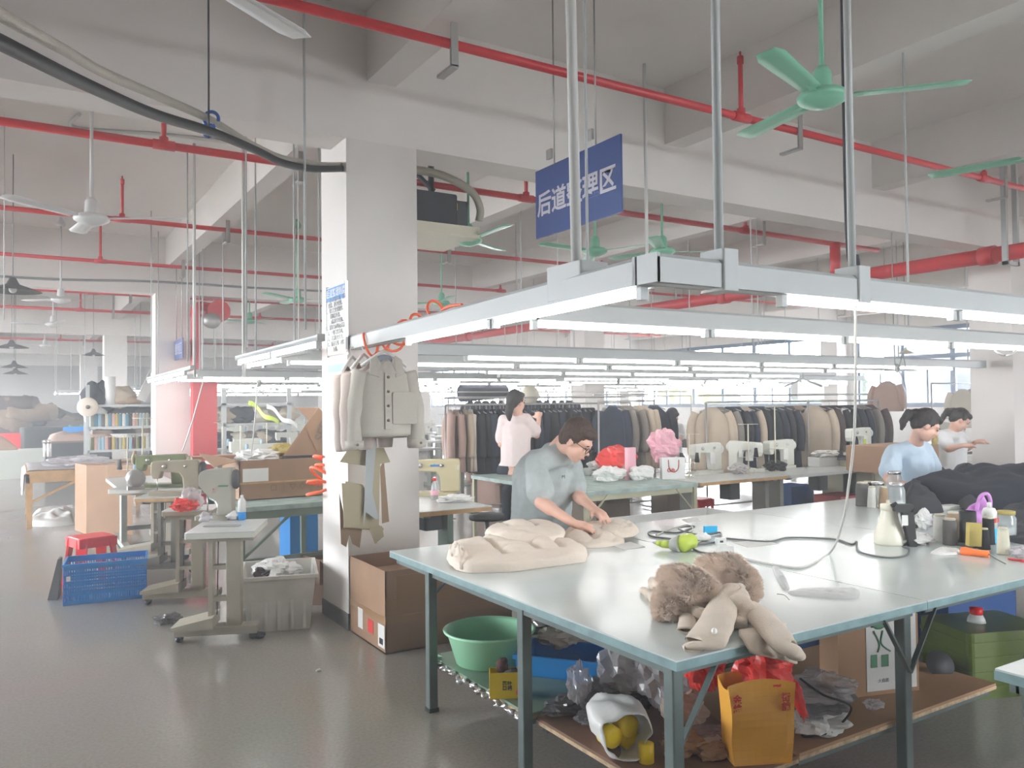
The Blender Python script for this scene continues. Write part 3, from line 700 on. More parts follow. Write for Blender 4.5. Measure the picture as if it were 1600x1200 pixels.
# coat body folded under and the sleeves
blob('coat_body', 'oat_wool', [('c', [kp(1020, 912, .80), kp(1050, 925, .83), kp(1100, 935, .83)], [.03, .045, .05]), ('c', [kp(1005, 922, .80), kp(1035, 945, .80)], [.022, .028]),
    ('c', [kp(1140, 925, .86), kp(1150, 945, .85), kp(1175, 960, .83)], [.04, .05, .04]), ('c', [kp(1128, 930, .86), kp(1155, 922, .885), kp(1165, 935, .87)], [.02, .028, .025]),
    ('c', [kp(1075, 955, .82), kp(1110, 965, .81), kp(1160, 975, .81)], [.03, .035, .03])], .012, coat, True, 4, .012, .09)
def sleeve(name, pts, W, T, cuff_dark=True, lab=None):
    """flattened sleeve tube following pts with half widths W and half thicknesses T"""
    P = catmull(pts, 6); n = len(P); k = 18
    def wid(L, i): s = i / (n - 1) * (len(L) - 1); j = min(int(s), len(L) - 2); return lerp(L[j], L[j + 1], s - j)
    rows_ = []; Z = Vector((0, 0, 1))
    for i, p in enumerate(P):
        d = (P[min(i + 1, n - 1)] - P[max(i - 1, 0)]).normalized(); s_ = d.cross(Z).normalized(); u_ = s_.cross(d).normalized()
        row = []
        for j in range(k):
            a = 2 * pi * j / k; w = wid(W, i); t_ = wid(T, i)
            q = p + s_ * (w * cos(a)) + u_ * (t_ * sin(a)); q += (s_ * cos(a) + u_ * sin(a)) * .006 * mnoise.noise(q * 18); row.append(q)
        rows_.append(row)
    m = MB(); m.grid(lambda u, v: rows_[int(round(v * (n - 1)))][int(round(u * k)) % k], k, n - 1, closed=True)
    o = m.build(name, 'oat_wool', coat, world=True); md = o.modifiers.new('s', 'SOLIDIFY'); md.thickness = .006; md.offset = -1
    if lab: o['label'] = lab
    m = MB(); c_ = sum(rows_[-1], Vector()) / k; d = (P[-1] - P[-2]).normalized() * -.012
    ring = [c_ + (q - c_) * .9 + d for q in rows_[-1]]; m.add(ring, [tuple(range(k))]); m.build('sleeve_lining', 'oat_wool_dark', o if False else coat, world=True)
    return o
sleeve('sleeve', [kp(1148, 925, .875), kp(1132, 945, .85), kp(1118, 975, .825), kp(1104, 1000, .815), (uz(1100, 1010, .795))], [.05, .06, .066, .072, .078], [.04, .035, .028, .022, .018], lab='left sleeve with a pearl button')
sleeve('sleeve', [kp(1170, 950, .84), kp(1190, 965, .825), kp(1208, 985, .81), uz(1226, 1010, .80), uz(1238, 1018, .775), uz(1243, 1024, .755)], [.04, .055, .055, .045, .036, .034], [.03, .035, .03, .026, .022, .02], lab='right sleeve hanging over the edge')
sleeve('sleeve', [kp(1060, 935, .82), kp(1068, 955, .81), kp(1074, 972, .802), kp(1070, 985, .80)], [.035, .036, .034, .033], [.025, .02, .016, .014])
# hem panel draping over the edge
def hemf(u, v):
    p = uz(lerp(1155, 1228, u), lerp(985, 1004, v) - 10 * u, .80 + .006 * sin(u * 9)); 
    if v > .5: p = p + Vector((.02 * (v - .5), -.05 * (v - .5) * 1.5, -.16 * max(0, v - .6) * (.4 + u)))
    return p
MB().grid(hemf, 16, 12).build('coat_hem', 'oat_wool', coat, world=True, solid=.008)
MB().ell(uz(1116, 986, .845), (.011, .011, .011), 12, 8).build('pearl_button', 'pearl', coat, world=True)

# ------------------------------------------------------------ cords, hot glue gun, adapters
def cable(label, pts, r, m, name='power_cord', cat='cord', k=8):
    P = catmull(pts, k); o0 = P[len(P) // 2].copy(); b = MB().tube(P, r, 7); return single(name, b, m, label, cat)
zt = TZ + .006
cable('dark cord crossing the table from the plugs to the spray gun', [uz(1135, 841, zt), uz(1200, 846, zt), uz(1232, 840, zt), uz(1300, 842, zt), uz(1330, 850, zt), uz(1338, 846, zt), uz(1343, 862, zt), uz(1385, 871, zt), uz(1415, 868, zt), uz(1420, 858, zt), uz(1410, 854, zt)], .0055, 'cable_dark')
cable('pale cord hanging from the lamp row down to the plug box on the table', [uk(1336, 452, 3.3), uk(1337, 520, 3.3), uk(1337, 600, 3.3), uk(1334, 690, 3.34), uk(1326, 760, 3.42), uk(1317, 815, 3.55), uz(1300, 860, zt + .02), uz(1270, 880, zt), uz(1245, 887, zt), uz(1200, 880, zt), uz(1150, 870, zt), uz(1130, 868, zt)], .0055, 'cable_pale')
lp = [uz(1080, 845, zt), uz(1020, 838, zt), uz(1018, 830, zt), uz(1060, 832, zt), uz(1085, 822, zt), uz(1060, 826, zt + .02), uz(1095, 836, zt + .02), uz(1125, 832, zt), uz(1120, 846, zt), uz(1085, 852, zt), uz(1092, 862, zt), uz(1130, 866, zt)]
cable('tangle of grey cord around the lime green tool', lp, .0055, 'cable_dark')
cable('second loop of grey cord behind the lime green tool', [uz(1025, 836, zt), uz(1050, 826, zt), uz(1075, 820, zt), uz(1082, 828, zt + .02), uz(1060, 838, zt), uz(1085, 848, zt), uz(1110, 838, zt), uz(1127, 835, zt)], .0045, 'cable_pale')
gg = thing('lint_shaver', 'lime green hand tool with grey grip ring lying on the table', 'tool', tuple(uz(1065, 858, TZ)))
gp = [uz(1025, 848, TZ + .035), uz(1035, 850, TZ + .03), uz(1050, 851, TZ + .032), uz(1066, 850, TZ + .045), uz(1080, 845, TZ + .05)]
MB().tube([gp[0], gp[1]], [.012, .022], 12).tube([gp[1], gp[2]], [.022, .024], 12).tube([gp[2], gp[3], gp[4], gp[4] + (gp[4] - gp[3]) * .4], [.03, .052, .045, .02], 14).build('tool_body', 'lime_plastic', gg, world=True)
MB().tube([gp[2], gp[2] + (gp[3] - gp[2]) * .9], [.034, .0535], 14).build('grip_ring', 'grey_plastic', gg, world=True)
MB().tube([gp[0], gp[0] + (gp[0] - gp[1]) * .5], [.012, .006], 8).build('cord_end', 'white_plastic', gg, world=True)
def plug_box(px, py, lb, s=1):
    P = uz(px, py, TZ); t = thing('plug_adapter', lb, 'plug', tuple(P), -.5)
    MB().rbox(-.035 * s, .035 * s, -.022 * s, .022 * s, 0, .04 * s, .008).build('adapter_body', 'white_plastic', t); MB().box(-.01, .01, -.0235 * s, -.0225 * s, .012, .024).build('socket_slot', 'black', t)
    return t
plug_box(1133, 867, 'white plug box at the end of the pale cord behind the fur coat', 1.25)
plug_box(1126, 850, 'small grey transformer plug standing on the paper behind the fur coat', .9)
single('tape_card', MB().rbox(-.045, .045, -.012, .012, 0, .05, .008).move(Matrix.Translation(uz(1110, 834, TZ)) @ rotm(.0, 0, -.5)), 'skyblue', 'bright blue tape packet beside the cord tangle', 'tape')
single('white_rag', crumple_mb(uz(1098, 840, TZ + .02), (.05, .045, .03), 11, .5, 16, 12, floor=TZ), 'paper', 'white scrap of cloth heaped beside the blue tape packet', 'rag')
for i, (q, lb) in enumerate([([(1030, 822), (1055, 822), (1058, 829), (1034, 830)], 'thin pale paper slip behind the cord tangle'), ([(1065, 812), (1088, 808), (1096, 814), (1075, 817)], 'small paper slip at the far edge of the near table'), ([(1145, 848), (1190, 843), (1215, 850), (1170, 856)], 'flat sheet of paper beneath the dark cord')]):
    single('paper_slip', MB().prism([tuple(p[:2]) for p in onT(*q)], TZ + .0005, TZ + .002), 'paper', lb, 'paper')
ps = thing('plastic_garment_bag', 'flat clear plastic strip and tail lying on the near table right of the coat', 'plastic bag', tuple(uz(1280, 925, TZ)))
mound_mb(onT((1228, 925), (1260, 920), (1330, 918), (1343, 922), (1343, 934), (1330, 937), (1270, 933), (1238, 932)), TZ + .001, .012, namp=.6, ns=.05, nu=48).build('bag_film', 'film_white', ps, world=True)
mound_mb(onT((1205, 886), (1212, 883), (1228, 905), (1236, 925), (1224, 922), (1212, 903)), TZ + .001, .018, namp=.6, ns=.03, nu=32).build('bag_tail', 'film_white', ps, world=True)
cable('thin dark wire end on the plastic strip', [uz(1214, 928, zt), uz(1226, 930, zt), uz(1233, 937, zt)], .0016, 'cable_dark', 'wire', 'wire')

# ------------------------------------------------------------ right end of the tables
def bottle_gun(px, py):
    P = uz(px, py, TZ); t = thing('spray_gun', 'milky spray bottle with black trigger gun hooked on its side, on the middle table', 'spray gun', tuple(P), FACE)
    MB().lathe([(.085, 0), (.088, .01), (.085, .05), (.07, .10), (.055, .14), (.046, .19), (.046, .225), (.001, .225)], n=24).build('bottle', 'milky', t)
    MB().lathe([(.048, .2), (.048, .235), (.02, .24), (.001, .24)], n=20).build('bottle_neck', 'milky', t)
    MB().tube([(.0, 0, .235), (.03, 0, .25)], .012, 8).rbox(.015, .125, -.02, .02, .20, .245, .01, ax='y').tube([(.115, 0, .215), (.135, 0, .19)], [.028, .02], 10).move(Matrix.Translation((-.02, -.075, 0))).build('gun_head', 'black', t)
    MB().add(*[([Vector(v) for v in ((.05, -.018, .2), (.12, -.018, .2), (.135, -.018, .0), (.088, -.018, .0), (.065, -.018, .12), (.05, .018, .2), (.12, .018, .2), (.135, .018, .0), (.088, .018, .0), (.065, .018, .12))]), [(0, 1, 2, 3, 4), (9, 8, 7, 6, 5), (0, 5, 6, 1), (1, 6, 7, 2), (2, 7, 8, 3), (3, 8, 9, 4), (4, 9, 5, 0)]]).move(Matrix.Translation((-.02, -.085, 0))).build('gun_handle', 'black', t, bevel=.005)
    MB().rbox(.025, .06, -.109, -.104, .125, .185, .004, ax='y').build('paper_label', 'paper', t)
    MB().tube([(-.005, 0, .23), (-.005, 0, .26)], .01, 8).build('nozzle', 'cream', t)
    return t
bottle_gun(1390, 850)
def cone(m, cap='cream', h=.11, r=.028, top=.7):
    t = thing('thread_cone', 'x', 'thread spool')
    MB().lathe([(r, 0), (r, .006), (r * .97, .008), (r * (1 + top) / 2, h * .5), (r * top, h * .93), (.001, h * .93)], n=16).build('thread_winding', m, t)
    MB().lathe([(r * top * .8, h * .93), (r * top * .86, h * .96), (r * top * .8, h), (.006, h), (.006, h * .97), (.001, h * .97)], n=14).build('cone_top', cap, t)
    return t
THREADS = {'black': (.02, .02, .022), 'white': (.75, .74, .70), 'grey': (.16, .15, .15), 'sage': (.42, .44, .38), 'tan': (.40, .28, .18), 'ivory': (.66, .63, .5), 'maroon': (.10, .03, .03), 'pink': (.65, .4, .36), 'blue': (.35, .5, .6), 'teal': (.1, .25, .35), 'gold': (.5, .4, .12), 'olive': (.25, .26, .14)}
for k_, c_ in THREADS.items(): mat('thread_' + k_, c_, .85, bump=.4, bscale=300)
def put_cone(px, py, m, lb, h=.11, r=.028, z=TZ, top=.7):
    P = uz(px, py, z); o = cone('thread_' + m, h=h, r=r, top=top); o.location = P; o['label'] = lb; return o
put_cone(1348, 790, 'grey', 'dark grey thread cone leftmost in the cluster by the jars', .19, .055, top=.9)
put_cone(1357, 788, 'black', 'black thread cone touching the leftmost dark grey one', .19, .045, top=.85)
put_cone(1363, 793, 'white', 'white thread cone in front of the jars', .17, .04)
put_cone(1381, 794, 'tan', 'tan thread cone between the two glass jars', .17, .042)
put_cone(1469, 846, 'white', 'tall white thread cone behind the dark brown one', .165, .036, top=.95)
put_cone(1485, 851, 'grey', 'dark brown grey thread cone right of the white one', .155, .042, top=.9)
put_cone(1490, 843, 'tan', 'brown topped thread cone just behind the dark one', .17, .038, top=.9)
put_cone(1538, 858, 'black', 'black thread cone in front of the black cup', .12, .032, top=.8)
put_cone(1545, 850, 'black', 'black thread cone touching the spray can', .16, .034, top=.9)
put_cone(1568, 866, 'ivory', 'ivory thread cone nearest the camera at the right edge', .15, .034, top=.8)
def jar(px, py, r, h, lb, z=TZ, lid='steel'):
    P = uz(px, py, z); t = thing('glass_jar', lb, 'jar', tuple(P))
    MB().lathe([(r * .9, 0), (r, .01), (r, h * .75), (r * .85, h * .85), (r * .85, h * .9)], n=20).build('jar_glass', 'glass_jar', t)
    MB().lathe([(r * .9, h * .88), (r * .92, h), (r * .8, h * 1.01), (.001, h * 1.01)], n=20).build('jar_lid', lid, t)
    MB().lathe([(r * .8, .01), (r * .82, h * .4), (.001, h * .42)], n=14).build('jar_contents', 'paper', t)
    return t
jar(1402, 800, .06, .22, 'tall clear jar with steel lid beside the spray gun'); jar(1372, 790, .055, .19, 'clear jar with pale contents left of the tan cone')
jar(1398, 775, .06, .22, 'tallest clear jar with steel lid, rear of the cluster'); jar(1573, 842, .055, .17, 'glass jar with brass coloured lid at the right edge', lid='thread_gold')
t = thing('spray_can', 'white and blue aerosol can behind the black thread cones', 'spray can', tuple(uz(1547, 848, TZ)))
MB().lathe([(.038, 0), (.04, .005), (.04, .09)], n=20).build('can_band', 'skyblue', t); MB().lathe([(.04, .09), (.04, .185), (.03, .205), (.014, .21), (.001, .21)], n=20).build('can_body', 'white_plastic', t)
MB().lathe([(.012, .208), (.012, .235), (.008, .24), (.001, .24)], n=12).build('spray_cap', 'white_plastic', t)
text_mesh('can_lettering', '雪花', .03, face_M(Vector((-.004, -.0425, .135)), (1, 0, 0), (0, 0, 1)), 'ink_red', t, extrude=.0005, bold=.001)
t = thing('pen_cup', 'tall black cylinder cup on a black tray, in front of the purple bag', 'cup', tuple(uz(1513, 852, TZ)))
MB().lathe([(.045, 0), (.045, .2), (.041, .2), (.041, .01), (.001, .01)], n=22).build('cup', 'black', t)
MB().rbox(-.07, .11, -.07, .07, -.0, .02, .01).build('tray', 'black', t)
single('wood_block', MB().box(-.035, .035, -.02, .02, 0, .13).move(Matrix.Translation(uz(1521, 853, TZ + .02)) @ rotm(0, .05, FACE)), 'thread_gold', 'golden brown card block leaning by the black cup', 'block')
t = thing('utility_knife', 'orange handled craft knife with dark cord end at the near right', 'knife', tuple(uz(1525, 866, TZ)))
a, b_ = uz(1502, 861, TZ + .018), uz(1545, 866, TZ + .018)
MB().tube([a, lerp(a, b_, .15), lerp(a, b_, .5), b_], [.022, .026, .018, .019], 10).build('handle', 'orange_plastic', t, world=True)
MB().tube([b_, uz(1556, 873, TZ + .01), uz(1571, 881, TZ + .006)], .003, 6).build('cord_end', 'cable_dark', t, world=True)
t = thing('purple_carrier_bag', 'translucent lilac carrier bag with looped handle behind the black cup', 'bag', tuple(uz(1510, 835, TZ)))
P = uz(1512, 833, TZ)
def pb(u, v):
    a = (u - .5) * 2; w = .16 * (1 - .35 * v) ; yy = .04 * cos(a * 1.5) - .02 + .012 * sin(u * 17 + v * 9)
    z = v * (.12 + .12 * u ** 2); return P + _r * (w * a) + Vector((_f.x, _f.y, 0)) * yy + Vector((0, 0, z))
MB().grid(pb, 24, 12).build('bag_film', 'bag_purple', t, world=True, solid=.002)
MB().tube(catmull([P + _r * .06 + Vector((0, 0, .14)), P + _r * .085 + Vector((0, 0, .23)), P + _r * .13 + Vector((0, 0, .25)), P + _r * .15 + Vector((0, 0, .2)), P + _r * .14 + Vector((0, 0, .12))], 5), .012, 6).build('bag_handle', 'bag_purple', t, world=True)
single('white_plastic_bag', crumple_mb(uz(1430, 842, TZ + .03), (.13, .08, .04), 21, .5, floor=TZ), 'bag_white', 'crumpled white plastic bag lying right of the spray gun', 'bag')
single('white_plastic_bag', crumple_mb(uz(1445, 812, TZ + .07), (.06, .05, .06), 22, .5, 26, 16, floor=TZ), 'bag_white', 'stiff white bag corner standing behind the crumpled white bag', 'bag')
single('white_rag', mound_mb(onT((1452, 865), (1470, 857), (1500, 860), (1498, 867), (1470, 868)), TZ, .02, namp=.6, ns=.04), 'paper', 'white scrap lying left of the orange knife', 'rag')
single('black_cloth', mound_mb(onT((1412, 800), (1414, 770), (1440, 766), (1465, 790), (1478, 802), (1440, 803)), TZ + .001, .16, namp=.4, ns=.12, pw=1.6), 'charcoal_cloth', 'dark folded cloth between the jars and the white bag', 'cloth')
single('black_cloth', mound_mb(onT((1408, 826), (1430, 818), (1435, 825), (1415, 828)), TZ + .001, .02, namp=.4, ns=.05), 'black', 'small black strap behind the spray gun', 'strap')
for i, (px, py, w, d_, h, m, lb) in enumerate([(1440, 776, .20, .25, .05, 'paper_red', 'red topped book at the far side of the table'), (1498, 780, .5, .3, .07, 'paper', 'thick stack of white paper behind the lilac bag'), (1470, 796, .32, .1, .03, 'white_plastic', 'roll of white interlining below the paper stack')]):
    single('paper_stack' if i else 'book', MB().box(-w / 2, w / 2, -d_ / 2, d_ / 2, 0, h).move(Matrix.Translation(uz(px, py, TZ)) @ rotm(0, 0, -.25)), m, lb, 'paper' if i else 'book', bevel=.004)
# dark cloth heaps
single('dark_cloth_heap', mound_mb([uz(1440, 790, TZ), uz(1470, 760, TZ), uz(1520, 745, TZ), uz(1640, 730, TZ), uz(1640, 800, TZ), uz(1560, 802, TZ), uz(1500, 796, TZ)], TZ + .002, .17, namp=.45, ns=.3, pw=1.8, nu=72, nv=20, hf=lambda p: .75 + .25 * sin(p.x * 5)), 'navy_cloth', 'big heap of dark navy cloth spread at the right of the tables', 'cloth')
single('dark_cloth_heap', mound_mb([Vector((6.2, 3.2, 0)), Vector((6.4, 4.3, 0)), Vector((7.6, 4.3, 0)), Vector((8.0, 3.4, 0)), Vector((7.2, 2.8, 0))], TZ + .002, .26, namp=.4, ns=.35, pw=2.0, nu=72, nv=20, seed=4), 'navy_cloth', 'taller rear heap of dark cloth against the right pillar', 'cloth')
single('dark_cloth_heap', mound_mb([uz(1462, 740, 1.0), uz(1490, 712, 1.0), uz(1520, 712, 1.0), uz(1560, 745, 1.0), uz(1520, 760, 1.0)], TZ + .02, .20, namp=.3, ns=.3, pw=1.6, nu=60, nv=16, seed=9), 'charcoal_cloth', 'dark garment mound held by the woman in pale blue', 'cloth')
single('dark_cloth_heap', mound_mb(onT((1560, 830), (1600, 818), (1680, 822), (1680, 850), (1600, 852), (1572, 846)), TZ + .001, .05, namp=.6, ns=.08), 'charcoal_cloth', 'dark cloth strip and scraps at the right frame edge behind the brass lidded jar', 'cloth')
single('dark_cloth_heap', mound_mb(onT((1560, 805), (1640, 795), (1680, 830), (1610, 828)), TZ + .001, .10, namp=.5, ns=.12), 'charcoal_cloth', 'dark garment edge behind the aerosol can', 'cloth')
single('clear_scrap_pile', crumple_mb(uz(1610, 862, TZ + .02), (.14, .08, .04), 25, .6, floor=TZ), 'bag_clear', 'clear and pink crumpled scraps at the right edge of the table', 'scrap')
single('scissors', MB().tube([uz(1575, 873, zt), uz(1600, 876, zt)], .006, 6).tube([uz(1597, 876, zt), uz(1620, 880, zt)], .008, 6), 'paper_red', 'red handled scissors lying at the right edge', 'scissors')

# ------------------------------------------------------------ under the near table
P = uz(765, 1033, SZ)
t = thing('plastic_basin', 'round mint green plastic basin on the lower shelf', 'basin', tuple(P))
MB().lathe([(.165, 0), (.18, .004), (.225, .15), (.245, .165), (.25, .175), (.24, .18), (.222, .165), (.175, .01), (.001, .008)], n=40).build('basin_body', 'basin_green', t)
P = uz(798, 1087, SZ)
t = thing('tea_tin', 'open bright yellow tin box with dark printing in front of the basin', 'tin', tuple(P), FACE + .05)
w_ = mpx(33, P); h_ = mpx(40, P)
MB().box(-w_, w_, -.04, -.037, 0, h_).box(-w_, w_, .037, .04, 0, h_).box(-w_, -w_ + .003, -.04, .04, 0, h_).box(w_ - .003, w_, -.04, .04, 0, h_).box(-w_, w_, -.04, .04, 0, .003).build('tin_body', 'tin_yellow', t)
text_mesh('tin_lettering', '茶\n口', .022, face_M((-.03, -.0408, .06), (1, 0, 0), (0, 0, 1)), 'ink_dark', t, bold=.0006)
text_mesh('tin_lettering', '叶\n福', .022, face_M((-.006, -.0408, .06), (1, 0, 0), (0, 0, 1)), 'ink_dark', t, bold=.0006)
MB().lathe([(.022, 0), (.022, .001), (.001, .001)], n=12, M=rotm(pi / 2, 0, 0), c=(.045, -.0405, .03)).build('printed_flower', 'ink_red', t)
single('crumpled_plastic', crumple_mb(uz(785, 1040, SZ + .13), (.03, .03, .04), 3, .3, 14, 10), 'thread_maroon', 'dark red crumpled plastic sticking out of the yellow tin', 'plastic')
single('grey_plastic_bag', crumple_mb(uz(802, 1052, SZ + .1), (.045, .03, .025), 5, .5, 16, 10), 'bag_grey', 'grey plastic crumpled inside the yellow tin', 'plastic')
# blue tray with scraps
def crate(name, label, w, d, h, loc, rz, m, holes=True, tilt=None, cat='crate', nh=16, rows_=5):
    t = thing(name, label, cat, loc, rz)
    if tilt: t.rotation_euler = (tilt[0], tilt[1], rz)
    b = MB()
    def wall(x0, x1, y0, y1, along):
        if not holes: b.box(x0, x1, y0, y1, 0, h); return
        zz = [0] + [h * (.13 + .155 * i) for i in range(rows_)]
        b.box(x0, x1, y0, y1, 0, h * .10); b.box(x0, x1, y0, y1, h * .86, h)
        for i in range(rows_ - 1): z = h * (.10 + .76 * (i + 1) / rows_); b.box(x0, x1, y0, y1, z - h * .03, z + h * .03)
        n = nh if along == 'x' else max(4, int(nh * d / w))
        for i in range(n + 1):
            if along == 'x': q = lerp(x0, x1, i / n); b.box(q - w * .0065, q + w * .0065, y0, y1, 0, h)
            else: q = lerp(y0, y1, i / n); b.box(x0, x1, q - w * .012, q + w * .012, 0, h)
    T = .006
    wall(-w / 2, w / 2, -d / 2, -d / 2 + T, 'x'); wall(-w / 2, w / 2, d / 2 - T, d / 2, 'x'); wall(-w / 2, -w / 2 + T, -d / 2, d / 2, 'y'); wall(w / 2 - T, w / 2, -d / 2, d / 2, 'y')
    b.box(-w / 2, w / 2, -d / 2, d / 2, 0, T); b.build('crate_basket', m, t)
    r = MB(); o_ = .012
    for a in ((-w / 2 - o_, w / 2 + o_, -d / 2 - o_, -d / 2 + .004), (-w / 2 - o_, w / 2 + o_, d / 2 - .004, d / 2 + o_), (-w / 2 - o_, -w / 2 + .004, -d / 2, d / 2), (w / 2 - .004, w / 2 + o_, -d / 2, d / 2)): r.box(*a, h - .018, h + .004)
    r.build('crate_rim', m, t); return t
crate('blue_tray', 'blue plastic tray with rags at the back of the lower shelf', .42, .30, .10, tuple(uz(880, 1010, SZ + .12) + Vector((0, 0, -.12)))[:2] + (SZ,), -.9, 'crate_blue', False)
P = uz(880, 1000, SZ + .1); 
single('rag_heap', crumple_mb((P.x, P.y, SZ + .13), (.17, .12, .06), 31, .5), 'oat_wool', 'brown and beige rags heaped on the blue tray', 'rags')
single('foil_wad', crumple_mb((P.x - .08, P.y + .08, SZ + .19), (.06, .05, .03), 32, .6, 16, 12), 'foil', 'shiny clear wrapper on top of the rags in the blue tray', 'wrapper')
for i, (px, py, z, r, m, sd, lb) in enumerate([
    (985, 1045, .44, (.15, .12, .15), 'bag_clear', 41, 'large clear plastic bag of pinkish scraps hanging under the table'),
    (1035, 1050, .46, (.10, .12, .15), 'bag_clear', 42, 'clear plastic bag behind the near corner leg'),
    (905, 1070, .40, (.06, .05, .09), 'bag_clear', 43, 'small clear bag with a pink stripe, left of the large clear bag'),
    (950, 1078, .36, (.12, .08, .06), 'bag_grey', 44, 'grey translucent bag lying across the plastic bags'),
    (890, 1100, .30, (.13, .08, .035), 'bag_grey', 45, 'dark grey striped film spilling over the shelf'),
    (930, 1118, .29, (.09, .07, .035), 'bag_grey', 46, 'dark grey crumpled film at the front of the brown shelf'),
    (985, 1092, .32, (.11, .08, .05), 'black', 47, 'black plastic bag behind the white carrier bag')]):
    P = uz(px, py, z); single('plastic_bag', crumple_mb(P, r, sd, .45, floor=SZ + .002), m, lb, 'plastic bag')
P = uz(965, 1150, SZ + .06)
t = thing('white_carrier_bag', 'white carrier bag lying open with yellow rolls inside', 'bag', (P.x, P.y, SZ), FACE + .2)
def wb2(u, v):
    a = u * 2 * pi; r = .10 * (1 + .12 * sin(3 * a) + .05 * sin(7 * a + 2)); k = .35 + .65 * sin(pi * min(v * .62 + .08, 1)); d_ = lerp(.2, -.12, v)
    return Vector((cos(a) * r * k * 1.1, d_, .105 + sin(a) * r * k * 1.0 + .01 * sin(9 * v + 4 * a)))
MB().grid(wb2, 36, 12, closed=True).build('bag_film', 'bag_white', t, solid=.003)
for i, (x, z) in enumerate([(-.045, .08), (.03, .11), (.04, .05)]): MB().lathe([(.018, -.03), (.042, -.03), (.042, .03), (.018, .03)], n=18, M=rotm(pi / 2, .4 * i, .3), c=(x, -.03 + .02 * i, z)).build('yellow_roll', 'tin_yellow', t)
# orange gift bag with red plastic
P = uz(1190, 1190, .255); Pb = uz(1185, 1185, .24)
gx, gy = 2.56, 2.06
ob = thing('orange_paper_bag', 'glossy orange paper bag with red lettering, stuffed with red plastic', 'bag', (P.x, P.y + .02, SZ), FACE + .12)
hw = mpx(54, P)
def gb(u, v):
    a = u * 4; i = int(a) % 4; f_ = a - int(a); C_ = [(-1, -1), (1, -1), (1, 1), (-1, 1)]; p0, p1 = C_[i], C_[(i + 1) % 4]
    x = lerp(p0[0], p1[0], f_) * hw * (.86 + .14 * v); y = lerp(p0[1], p1[1], f_) * .055; 
    cr = .012 * sin(v * 7 + u * 9) * (1 if i in (0, 2) else .3)
    return Vector((x, y + cr, v * .30 + (.02 * sin(u * 12) if v > .95 else 0)))
MB().grid(gb, 32, 12, closed=True, smooth=False).add([Vector((-hw * .86, -.055, 0)), Vector((hw * .86, -.055, 0)), Vector((hw * .86, .055, 0)), Vector((-hw * .86, .055, 0))], [(0, 1, 2, 3)]).build('bag_paper', 'paper_orange', ob, solid=.002)
text_mesh('bag_lettering', '金\n維', .035, face_M((-hw * .78, -.066, .235), (1, 0, 0), (0, 0, 1)), 'ink_red', ob, bold=.001)
text_mesh('bag_lettering', '街\n舖', .035, face_M((hw * .66, -.068, .235), (1, 0, 0), (0, 0, 1)), 'ink_red', ob, bold=.001)
P = uz(1185, 1065, .52)
single('red_plastic_bag', crumple_mb((P.x + .01, P.y - .03, .575), (.125, .10, .11), 51, .4), 'bag_red', 'crumpled red plastic bag stuffed in the top of the orange bag', 'plastic bag')
single('red_plastic_bag', crumple_mb(uz(1255, 1095, .45) + Vector((0, .02, 0)), (.025, .02, .09), 52, .5, 18, 14, M=rotm(0, -.35, 0)), 'bag_red', 'red plastic strip hanging right of the orange bag', 'plastic bag')
single('red_plastic_bag', crumple_mb(uz(1115, 1065, .52) + Vector((.1, .15, 0)), (.09, .07, .10), 53, .4), 'bag_red', 'dark red plastic bag in the shade left of the orange bag', 'plastic bag')
for i, (px, py, z, r, m, sd, lb) in enumerate([(1080, 1120, .33, (.10, .08, .08), 'oat_wool', 61, 'tan bundle behind the brace under the table'), (1110, 1155, .30, (.09, .06, .025), 'bag_clear', 62, 'clear film scraps in front of the tan bundle'), (1290, 1100, .37, (.17, .13, .06), 'bag_grey', 63, 'translucent grey folded bag right of the orange bag'), (1300, 1080, .45, (.15, .12, .05), 'bag_clear', 64, 'dusty clear bag topmost right of the orange bag'), (1130, 1185, .28, (.08, .05, .035), 'kraft', 65, 'brown paper roll at the bottom of the frame'), (1075, 1170, .30, (.09, .08, .05), 'kraft', 66, 'dark brown sack at the bottom of the shelf'), (1380, 1108, .28, (.05, .04, .02), 'bag_clear', 67, 'small yellowish clear wrapper by the third leg'), (1295, 1135, .30, (.14, .10, .05), 'bag_white', 68, 'white plastic bag lying flat on the corrugated shelf')]):
    P = uz(px, py, z) + Vector((.02, .06, 0)); single('plastic_bag' if 'bag' in m else 'bundle', crumple_mb(P, r, sd, .4, floor=SZ + .002), m, lb, 'plastic bag' if 'bag' in m else 'bundle')
cable('black cord loops behind the orange bag', [uz(1250, 1060, .5), uz(1285, 1085, .46), uz(1330, 1105, .4), uz(1300, 1140, .28), uz(1260, 1130, .28), uz(1255, 1150, .28), uz(1300, 1145, .28)], .005, 'black')
single('paper_sheet', MB().prism([(uz(1048, 1145, .3).x, uz(1048, 1145, .3).y), tuple(uz(1115, 1143, .3)[:2]), tuple(uz(1135, 1160, .3)[:2]), tuple(uz(1055, 1172, .3)[:2])], .3, .303), 'paper', 'white paper sheet sticking out below the table brace', 'paper')
single('yellow_roll', MB().lathe([(.03, 0), (.03, .07), (.001, .07)], n=14, c=uz(1010, 1190, SZ)), 'tin_yellow', 'yellow roll behind the near corner leg', 'roll')
